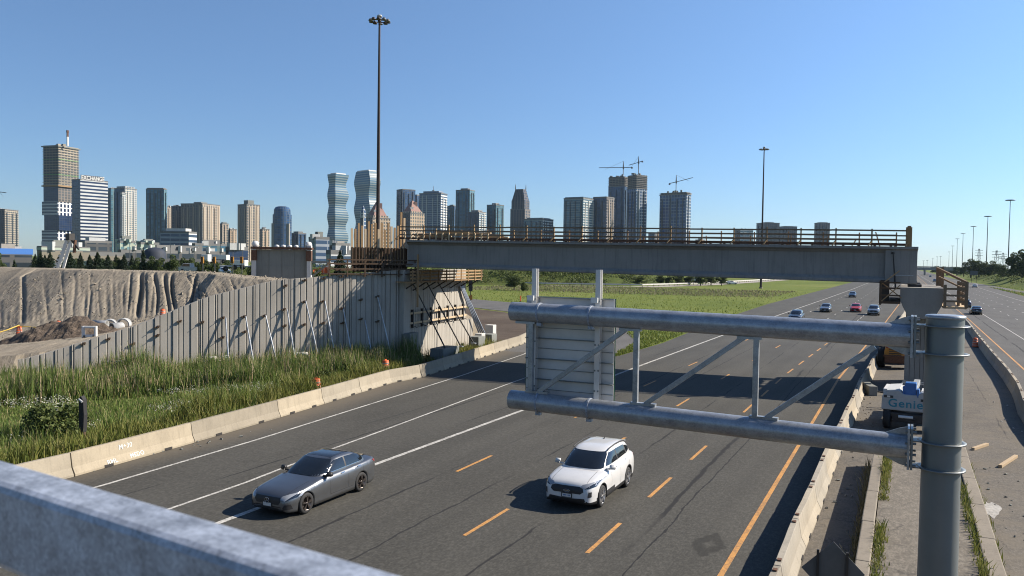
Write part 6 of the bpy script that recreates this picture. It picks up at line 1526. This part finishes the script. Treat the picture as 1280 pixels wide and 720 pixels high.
def tree_proto(kind,seed,n=5200):
    rs=np.random.RandomState(seed); segs=[]; pts=[]
    if kind=='broad':      # unit: 10 m tall, spread 9 m
        segs.append(((0,0,0),(.1,0,2.2),.28,.2)); cl=[]
        for i in range(17):
            a=rs.uniform(0,2*PI); r=rs.uniform(.3,3.3); z=rs.uniform(2.6,8.3); r*=1.0-.08*abs(z-5); c=np.array((r*math.cos(a),r*math.sin(a),z)); s=rs.uniform(.9,1.75); cl.append((c,s)); segs.append(((.1,0,2.0+rs.uniform(0,1)),tuple(c),.09,.03))
        cl.append((np.array((0,0,8.6)),1.3)); w_=np.array([s**2 for _,s in cl]); w_/=w_.sum(); k=rs.choice(len(cl),n,p=w_)
        d=rs.normal(size=(n,3)); d/=np.linalg.norm(d,axis=1)[:,None]; rr=rs.uniform(.45,1.05,size=(n,1))**.5
        C=np.array([cl[i][0] for i in k])+d*rr*np.array([cl[i][1] for i in k])[:,None]*np.array((1.1,1.1,.8)); sz=.20
    elif kind=='conifer':  # unit: 10 m tall, 4 m wide
        segs.append(((0,0,0),(0,0,9.6),.2,.03)); C=[]
        for i in range(n):
            z=1-rs.uniform()**.62; zz=.5+9.4*z; R_=2.05*(1-z)**.85*(1+.22*math.sin(z*47)+.15*math.sin(z*19+1)); a=rs.uniform(0,2*PI); R_*=1+.18*math.sin(a*5+z*30); r=R_*rs.uniform(.35,1.05); C.append((r*math.cos(a),r*math.sin(a),zz-.25*r))
        C=np.array(C); sz=.17
    else:                  # bush, unit: 2 m tall, 2.6 m wide
        cl=[]
        for i in range(12):
            a=rs.uniform(0,2*PI); r=rs.uniform(.1,.9); c=np.array((r*math.cos(a),r*math.sin(a),rs.uniform(.4,1.3))); cl.append((c,rs.uniform(.35,.65))); segs.append(((0,0,0),tuple(c),.03,.01))
        k=rs.randint(0,len(cl),n); d=rs.normal(size=(n,3)); d/=np.linalg.norm(d,axis=1)[:,None]
        C=np.array([cl[i][0] for i in k])+d*(rs.uniform(.3,1.05,size=(n,1))**.5)*np.array([cl[i][1] for i in k])[:,None]; C[:,2]=np.abs(C[:,2]); sz=.075
    V,F=leaves(C,sz,rs); return V,F,limb_mesh(segs)
PROTO={}
def tree(kind,label,px,yt,D,wpx=None,base=0,group='trees behind the earth bank',mat=None,name=None,var=0,cat=None):
    key=(kind,var)
    if key not in PROTO:
        V,F,lm=tree_proto(kind,11+var*7+len(kind),{'broad':5200,'conifer':4200,'bush':2600}[kind])
        nm={'broad':'broadleaf_tree','conifer':'conifer_tree','bush':'round_bush'}[kind]
        root=thing(nm,label,cat or('tree' if kind!='bush' else 'bush'),(0,0,0),0,group)
        c=np_mesh('crown',V,F,LM['conif' if kind=='conifer' else('tree' if kind=='broad' else 'bush')],root); t=lm.build('trunk' if kind!='bush' else 'stems',M['bark'],root); PROTO[key]=root
    else:
        root=copy_tree(PROTO[key])
    root['label']=label; root['group']=group
    if cat: root['category']=cat
    p=at(px,yt,D); h={'broad':9.9,'conifer':10.,'bush':1.95}[kind]; w0={'broad':8.6,'conifer':4.2,'bush':2.9}[kind]
    sz=(p.z-base)/h; sx=(wpx*D/1000/w0) if wpx else sz
    root.location=(p.x,p.y,base); root.scale=(sx,sx,sz); root.rotation_euler=(0,0,R.uniform(0,6)); return root
G1='trees behind the earth bank'
for i,(x,yt,w_,D) in enumerate(((44,317,14,195),(56,318,14,200),(74,318,15,200),(112,318,15,200),(145,318,14,200),(50.5,314,15,190),(62.5,314.5,17,190),(88,315,18,185),(100.5,315.5,14,195),(122,314.5,22,185),(135,318,18,195),(155,317,15,200),(165,319,14,205),(179,308.5,11,190))):
    tree('conifer','dark conifer in the row behind the earth bank, %s from the left'%ORD[i],x,yt,D,w_*1.15,3.2,'conifers behind the earth bank',var=i%2)
tree('conifer','small spruce against the grey wall at the far left',18,324,170,20,0,'conifers behind the earth bank',var=1); tree('broad','green tree cut by the left picture edge behind the bank',-2,314,180,22,0,G1)
for i,(x,yt,w_,D) in enumerate(((95,322,16,200),(128,322,18,200),(172,321,20,195),(240,321,22,190),(284,324,22,165),(147,321,18,200),(190,319,22,190),(202,321,22,190),(216,317,24,185),(229,321,20,190),(256,323,26,160),(270,326,22,160),(316,322,16,140))): tree('broad','broad dark tree behind the earth bank, %s from the left'%ORD[i],x,yt,D,w_,2.2,G1,var=i%2)
tree('conifer','big dark conifer rising behind the ribbed wall',425,312,120,30,3.2,'trees beside the pier wall',var=0); tree('bush','round dark bush between the pier wall and the conifer',395,331,112,26,4.0,'trees beside the pier wall',cat='bush'); tree('bush','dark bush at the foot of the pier wall near the wall top',440,331,118,24,4.0,'trees beside the pier wall',cat='bush')
G2='trees beyond the field'
for i,(x,yt,w_,D) in enumerate(((776,343,18,300),(788,344,16,305),(800,344.5,18,300),(826,344,16,300),(836,344,14,300),(847,342,22,300),(862,343,20,305),(876,343,24,300),(889,343,24,310),(902,344,18,300))): tree('broad','dark tree under the girder beyond the field, %s from the left'%ORD[i],x,yt,D,w_,0,G2,var=i%2)
tree('broad','rounded dark bush tree on the vegetated bank',643,344,225,26,0,G2,var=1); tree('bush','low bush in front of the vegetated bank',655,350,220,16,0,G2)
G3='trees along the far carriageway'
for i,(x,yt,w_,D) in enumerate(((1205,330,16,620),(1214,322.5,24,560),(1224,325,24,540),(1232,326,18,520),(1241,325,22,500),(1249,329,18,490),(1268,314,26,400),(1279,310,34,370),(1256,330,18,430))): tree('broad','leafy tree on the bank of the far carriageway, %s from the distant overpass'%ORD[i],x,yt,D,w_,1.0,G3,var=i%2)
for i,(x,yt,w_,D) in enumerate(((1180,332.5,16,850),(1171,332,18,900),(1190,333,14,820),(1196,333,12,760))): tree('broad','hazy tree line clump behind the distant overpass, %s in the row'%ORD[i],x,yt,D,w_,0,'clumps behind the overpass',var=i%2)
# long bank with shrubs beyond the field, bank by the far carriageway
def bank(name,line,hw,h,mat):
    V=[];F=[]; k=9
    for i,(x,y) in enumerate(line):
        a=Vector(line[max(0,i-1)]); b=Vector(line[min(len(line)-1,i+1)]); d=(b-a).normalized(); n_=Vector((d.y,-d.x))
        for j in range(k):
            f=-1+2*j/(k-1); z=h*(.5+.5*math.cos(f*PI))*(.85+.3*float(N1(x*.05,y*.05)))-.05; V.append((x+n_.x*f*hw,y+n_.y*f*hw,z))
        if i: F+=[((i-1)*k+j,(i-1)*k+j+1,i*k+j+1,i*k+j) for j in range(k-1)]
    return tag(np_mesh(name,V,F,mat,smooth=True),kind='structure')
def dens(pts): return [Vector(a).lerp(Vector(b),t) for a,b in zip(pts,pts[1:]) for t in np.linspace(0,1,14)[:-1]]+[Vector(pts[-1])]
BK=dens([(-230,205),(-175,230),(-125,258),(-104,285),(-98,330)])
bank('grass_bank',[tuple(p) for p in BK],16,5.2,M['verge'])
BK2=dens([(62,205),(56,270),(54,360),(52,480),(54,640),(58,900)])
bank('roadside_bank',[tuple(p) for p in BK2],17,4.6,M['ground'])
rs=np.random.RandomState(5)
def scatter_bushes(name,pts,n,size,leafn,mat,zf,label):
    allV=[];allF=[];b=0
    for i in range(n):
        p=pts(i); s=size*rs.uniform(.6,1.4); C=rs.normal(size=(leafn,3)); C/=np.linalg.norm(C,axis=1)[:,None]; C*=rs.uniform(.4,1.0,size=(leafn,1))**.5; C=C*np.array((s*1.3,s*1.3,s*.8))+np.array((p[0],p[1],zf(p)+s*.35))
        V,F=leaves(C,s*.13,rs); allV.append(V); allF.append(F+b); b+=len(V)
    return tag(np_mesh(name,np.concatenate(allV),np.concatenate(allF),mat),label,None,None,'stuff')
def along(BKL,hw,h,side):
    def f(i):
        k=rs.randint(1,len(BKL)-1); d=(BKL[k+1]-BKL[k-1]).normalized(); n_=Vector((d.y,-d.x)); t=rs.uniform(-.75,.9)*side; j=rs.uniform(-3,3); q=BKL[k]+n_*t*hw+d*j
        return (q.x,q.y,h*(.5+.5*math.cos(t*PI))*.95)
    return f
scatter_bushes('bank_shrubs',along(BK,15,5.2,1),900,1.5,80,LM['bush'],lambda p:p[2]-.2,'shrubs covering the bank beyond the field')
scatter_bushes('roadside_shrubs',along(BK2,15,4.6,1),420,1.6,90,LM['bush'],lambda p:p[2]-.3,'shrubs along the far carriageway bank')

def blades(name,P,hmin,hmax,w,mat,label,lean=.25,seed=1,vary=.55,lawn=False):
    r_=np.random.RandomState(seed); n=len(P); P=np.asarray(P,float); h=r_.uniform(hmin,hmax,n)*(1-vary+2*vary*N2(P[:,0]*.42+30,P[:,1]*.42+60)*(.6+.8*N3(P[:,0]*1.3,P[:,1]*1.3)))
    if lawn: h*=np.where((P[:,0]<-37)&(((P-np.array(P1))@np.array(WN))>9.5),.38,1)
    a=r_.uniform(0,2*PI,n); l=r_.uniform(0,lean,n)*h; la=r_.uniform(0,2*PI,n)
    wx=np.cos(a)*w/2; wy=np.sin(a)*w/2; ww=r_.uniform(.7,1.3,n); wx*=ww; wy*=ww
    def row(f,k): return P+np.stack([np.cos(la)*l*f**2,np.sin(la)*l*f**2,h*f],1), k
    V=[]
    for f,k in((0,1),(.55,.85),(1,.12)):
        c,_=row(f,k); o_=np.stack([wx*k,wy*k,0*wx],1); V+=[c-o_,c+o_]
    V=np.stack(V,1).reshape(-1,3); base=np.arange(n)[:,None]*6; F=np.concatenate([base+np.array([[0,1,3,2]]),base+np.array([[2,3,5,4]])]).astype(int)
    return tag(np_mesh(name,V,F,mat),label,None,None,'stuff')
# reeds in front of the retaining wall
def reedpts(n):
    out=[]
    while len(out)<n:
        s=rs.uniform(-16,WL+1); d_=rs.uniform(.6,9.0 if s<12 else (9.0-(s-12)*.35)); p=P1+WE*s+WN*d_
        if p.x>-29.9-(max(p.y-30,0))*.11-1.1: continue
        if float(N1(p.x*.35+50,p.y*.35+9))<.28 and rs.uniform()<.75: continue
        out.append((p.x,p.y,-.02))
    return out
RP=reedpts(23000); rh=lambda q:1
blades('reeds',RP,.9,1.75,.042,LM['reed'],'tall reeds with tan plumes in front of the ribbed wall',.3,3)
RP2=[(p[0]+rs.normal()*.12,p[1]+rs.normal()*.12,p[2]) for p in RP for _ in(0,1)]; blades('reed_undergrowth',RP2,.4,1.15,.042,LM['grass'],'leafy undergrowth among the reeds',.5,4)
def vergepts(n,cond):
    out=[]
    while len(out)<n:
        x=rs.uniform(-52,-28.5); y=rs.uniform(12,50)
        lim=-28.95 if y<31 else -29.2-(y-31)*.115
        if x>lim-.35: continue
        d_=(Vector((x,y,0))-P1).dot(WN); s=(Vector((x,y,0))-P1).dot(WE)
        if d_<.5: continue
        if not cond(x,y,d_,s): continue
        out.append((x,y,-.02))
    return out
blades('verge_grass',vergepts(80000,lambda x,y,d,s:d>5 or s>14 or rs.uniform()<.2),.18,.62,.026,LM['grass'],'long grass on the verge behind the barrier',.6,6,.55,True)
blades('barrier_weeds',vergepts(13000,lambda x,y,d,s:x>-31.8-(max(y-31,0))*.115 and float(N2(x*.6,y*.4))>.35),.35,1.05,.05,LM['weed'],'bright weeds growing along the barrier',.5,7)
up=np.array(vergepts(900,lambda x,y,d,s:float(N3(x*.3+4,y*.3))>.58 and x<-33 and d>9)); up=np.repeat(up,6,axis=0)+rs.normal(size=(5400,3))*np.array((.06,.06,.03)); up[:,2]+=rs.uniform(.28,.5,5400)
V,F=leaves(up,.028,rs); tag(np_mesh('pale_umbels',V,F,leafmat('white_flower_heads',(.30,.30,.24),(.45,.45,.38),(.6,.6,.52),.2)),'pale flower heads scattered in the verge grass',None,None,'stuff')
for i,(x,y,h,lab) in enumerate(((62,548,1.9,'dark rounded bush left of the wooden post'),(85,545,1.3,'lighter bush touching the wooden post'),(430,470,1.3,'bright yellow green bush near the barrier gap'),(455,462,1.2,'leafy bush below the shaded wall footing'),(405,476,.9,'low bright bush beside the barrier'))):
    p=gp(x,y); c=tree('bush',lab,x,y,50,None,0,'bushes on the reed verge',cat='bush'); c.location=(p.x,p.y,0); c.scale=(h/1.95*1.15,)*2+(h/1.95,)
blades('foot_weeds',[(A0+AE*rs.uniform(0,AL+3)+AN*(rs.uniform(1.2,4))).to_tuple() for _ in range(2200)],.2,.8,.05,LM['weed'],'weeds at the foot of the abutment',.5,9)
# meadow beyond the ramp
mp=[]
while len(mp)<15000:
    y=66+190*rs.uniform()**1.5; xr=np.interp(y,[66,80,120,172,240],[-22.4,-22.3,-24.5,-25.8,-25.4]); xl=np.interp(y,[66,80,108,124,141,158,240],[-22.4,-24.9,-37.5,-50.5,-70,-100,-110]); 
    if xl<xr: mp.append((rs.uniform(xl,xr),y,-.06))
blades('meadow_grass',mp,.10,.32,.10,LM['field'],'rough grass of the field beside the highway',.6,10)
mp=[]
while len(mp)<9000:
    y=rs.uniform(150,300); x=rs.uniform(-120,-30); q=Vector((x,y)); 
    if 205<y+.12*(x+30)*-1<262 and x<-27: mp.append((x,y,-.06))
blades('dry_meadow_band',mp,.12,.42,.2,LM['dry'],'dry tall grass band at the back of the field',.4,11)
rp=[(rs.uniform(31.5,46),rs.uniform(190,420),-.05) for _ in range(9000)]; rp=[p for p in rp if not(np.interp(p[1],[190,262,314,400],[42.5,38,34.3,31.3])<p[0]<np.interp(p[1],[190,262,314,400],[52,44.5,40,36.5]))]
blades('roadside_grass',rp,.2,.7,.16,LM['grass'],'grass beside the far carriageway',.5,12)
# weeds along the median kerbs
wp=[]
for x0,n in((-.42,2600),(1.86,1500),(2.5,900)):
    for _ in range(n):
        y=rs.uniform(14,35.5 if x0<2 else 37)
        if float(N1(y*.45+x0*9,3.3))>.42: wp.append((x0+rs.normal()*.07,y,.80 if x0<2.2 else 0))
blades('kerb_weeds',wp,.06,.30,.028,LM['weed'],'weeds growing in the joints of the median kerbs',.7,13)
wp=[(-1.05+rs.normal()*.08,rs.uniform(14,35),0) for _ in range(700)]; blades('shade_weeds',wp,.15,.6,.03,LM['dry'],'thin dry weeds at the shaded foot of the kerb wall',.8,14)
# trucks parked beyond the field
for i,(x0,x1,yt,mt) in enumerate(((783,791,342,'rust'),(793,799,342,'steel_dark'),(803,812,343,'blue'),(814,820,342.5,'steel_dark'),(821,828,344,'rust'))):
    D=340; p=at((x0+x1)/2,352,D); w_=(x1-x0)*.34; h=(352-yt)*.34; o=thing('parked_truck','parked truck under the girder beyond the field, %s from the left'%ORD[i],'truck',(p.x,p.y,0),PSI,'trucks parked beyond the field'); m2=MB(); m2.box((0,0,h/2+.5),(w_,2.4,h)); m2.build('box',M[mt],o); m2=MB(); m2.box((w_*.1,-1.25,h*.85),(w_*.7,.1,h*.3)); m2.build('front',M['white'],o)
    for sx in(-.3,.3): m2=MB(); m2.lathe([(.1,-1.2),(.5,-1.2),(.5,1.2),(.1,1.2)],12,(sx*w_,0,.5),axis='Y'); m2.build('wheel',M['black'],o)
for i,(x0,x1,yt) in enumerate(((848,852,344),(862,868,344),(868,873,345))):
    D=390; p=at((x0+x1)/2,350,D); mb=MB(); w_=(x1-x0)*.39; mb.box((0,0,2.2),(w_,2.4,4.4)); mb.box((0,-1.22,3.2),(w_*.6,.06,.8),mi=1); o=mb.build('white_kiosk',[M['white'],M['trim']],loc=(p.x,p.y,0),rz=PSI); tag(o,'white cabin between the trees beyond the field, %s from the left'%ORD[i],'cabin','white cabins beyond the field')
# guide rail along the service road
gl=thing('guide_rail','long pale guide rail along the service road beyond the field','guide rail',(-75,258,0)); m2=MB(); pts=[Vector((x+75-4.8,y-258,.75)) for x,y in srv]; 
for a,b in zip(pts,pts[1:]): m2.beam(a,b,.12,.45)
m2.build('rail',M['white_block'],gl); m2=MB()
for a,b in zip(pts,pts[1:]):
    n_=int((b-a).length/4)
    for k in range(n_): q=a.lerp(b,k/n_); m2.box((q.x,q.y,.35),(.15,.15,.8))
tag(m2.build('posts',M['wood_dark'],gl),kind='stuff')
p=gp(592,384); 
for i,(x,yt,yb,mt) in enumerate(((588,366,376,'yellow'),(588,348,366,'steel_dark'))):
    pass
q=gp(588,380); o=thing('warning_board','dark board and yellow marker on a post beside the ramp road','sign',(q.x,q.y,0),PSI); k=.125; m2=MB(); m2.box((0,0,2.0),(.12,.12,4.0)); m2.build('post',M['steel_dark'],o); m2=MB(); m2.box((0,-.1,3.4),(.75,.06,2.0)); m2.build('board',M['steel_dark'],o); m2=MB(); m2.prism([(-.35,.9),(.35,.7),(.35,1.8),(-.35,1.5)],-.15,-.1,'Y'); m2.build('marker',M['yellow'],o)
q=gp(650.5,377); o=thing('delineator_post','small red marker post at the ramp edge left of the sign back','marker post',(q.x,q.y,0)); m2=MB(); m2.box((0,0,.6),(.2,.2,1.2)); m2.build('post',M['orange'],o); m2=MB(); m2.box((0,0,.05),(.4,.4,.1)); m2.build('foot',M['black'],o)

# clods and stones lying on the bank and at its toe
rc=np.random.RandomState(31); nC=1500; allV=[]; allF=[]; b0=0
fi=rc.randint(0,len(ds)-1,nC*6); fj=rc.randint(0,len(us)-1,nC*6); cnt=0
for i_,j_ in zip(fi,fj):
    d_,u_=ds[i_],us[j_]
    if not(70<d_<93 and -58<u_<-22) or H2[i_,j_]<0: continue
    if d_>80 and rc.rand()<.6: continue
    r_=rc.uniform(.04,.11)*(1.9 if rc.rand()<.06 else 1); x_,y_,z_=u_*_cy-d_*_sy,u_*_sy+d_*_cy,H2[i_,j_]
    o8=np.array([(1,0,0),(-1,0,0),(0,1,0),(0,-1,0),(0,0,1),(0,0,-1)])*rc.uniform(.6,1.3,size=(6,1)); q_,_r=np.linalg.qr(rc.normal(size=(3,3))); allV.append(o8@q_*r_+np.array((x_,y_,z_+r_*.3)))
    allF.append(np.array([(0,2,4),(2,1,4),(1,3,4),(3,0,4),(2,0,5),(1,2,5),(3,1,5),(0,3,5)])+b0); b0+=6; cnt+=1
    if cnt>=nC: break
tag(np_mesh('earth_clods',np.concatenate(allV),np.concatenate(allF),M['dirt']),'clods and stones scattered over the earth bank',None,None,'stuff')
# ================================================================== AIR
hz=NT('thin_haze'); hz.t.nodes.remove(hz.b); pv=hz.n('ShaderNodeVolumePrincipled'); pv.inputs['Color'].default_value=(.62,.80,1.0,1); pv.inputs['Density'].default_value=.000028; pv.inputs['Anisotropy'].default_value=.2
hz.l(pv.outputs[0],hz.out.inputs['Volume'])
mb=MB(); mb.box((0,3000,121),(12400,12400,244)); o=mb.build('haze',hz.m); tag(o,'thin summer haze over the valley',None,None,'stuff')
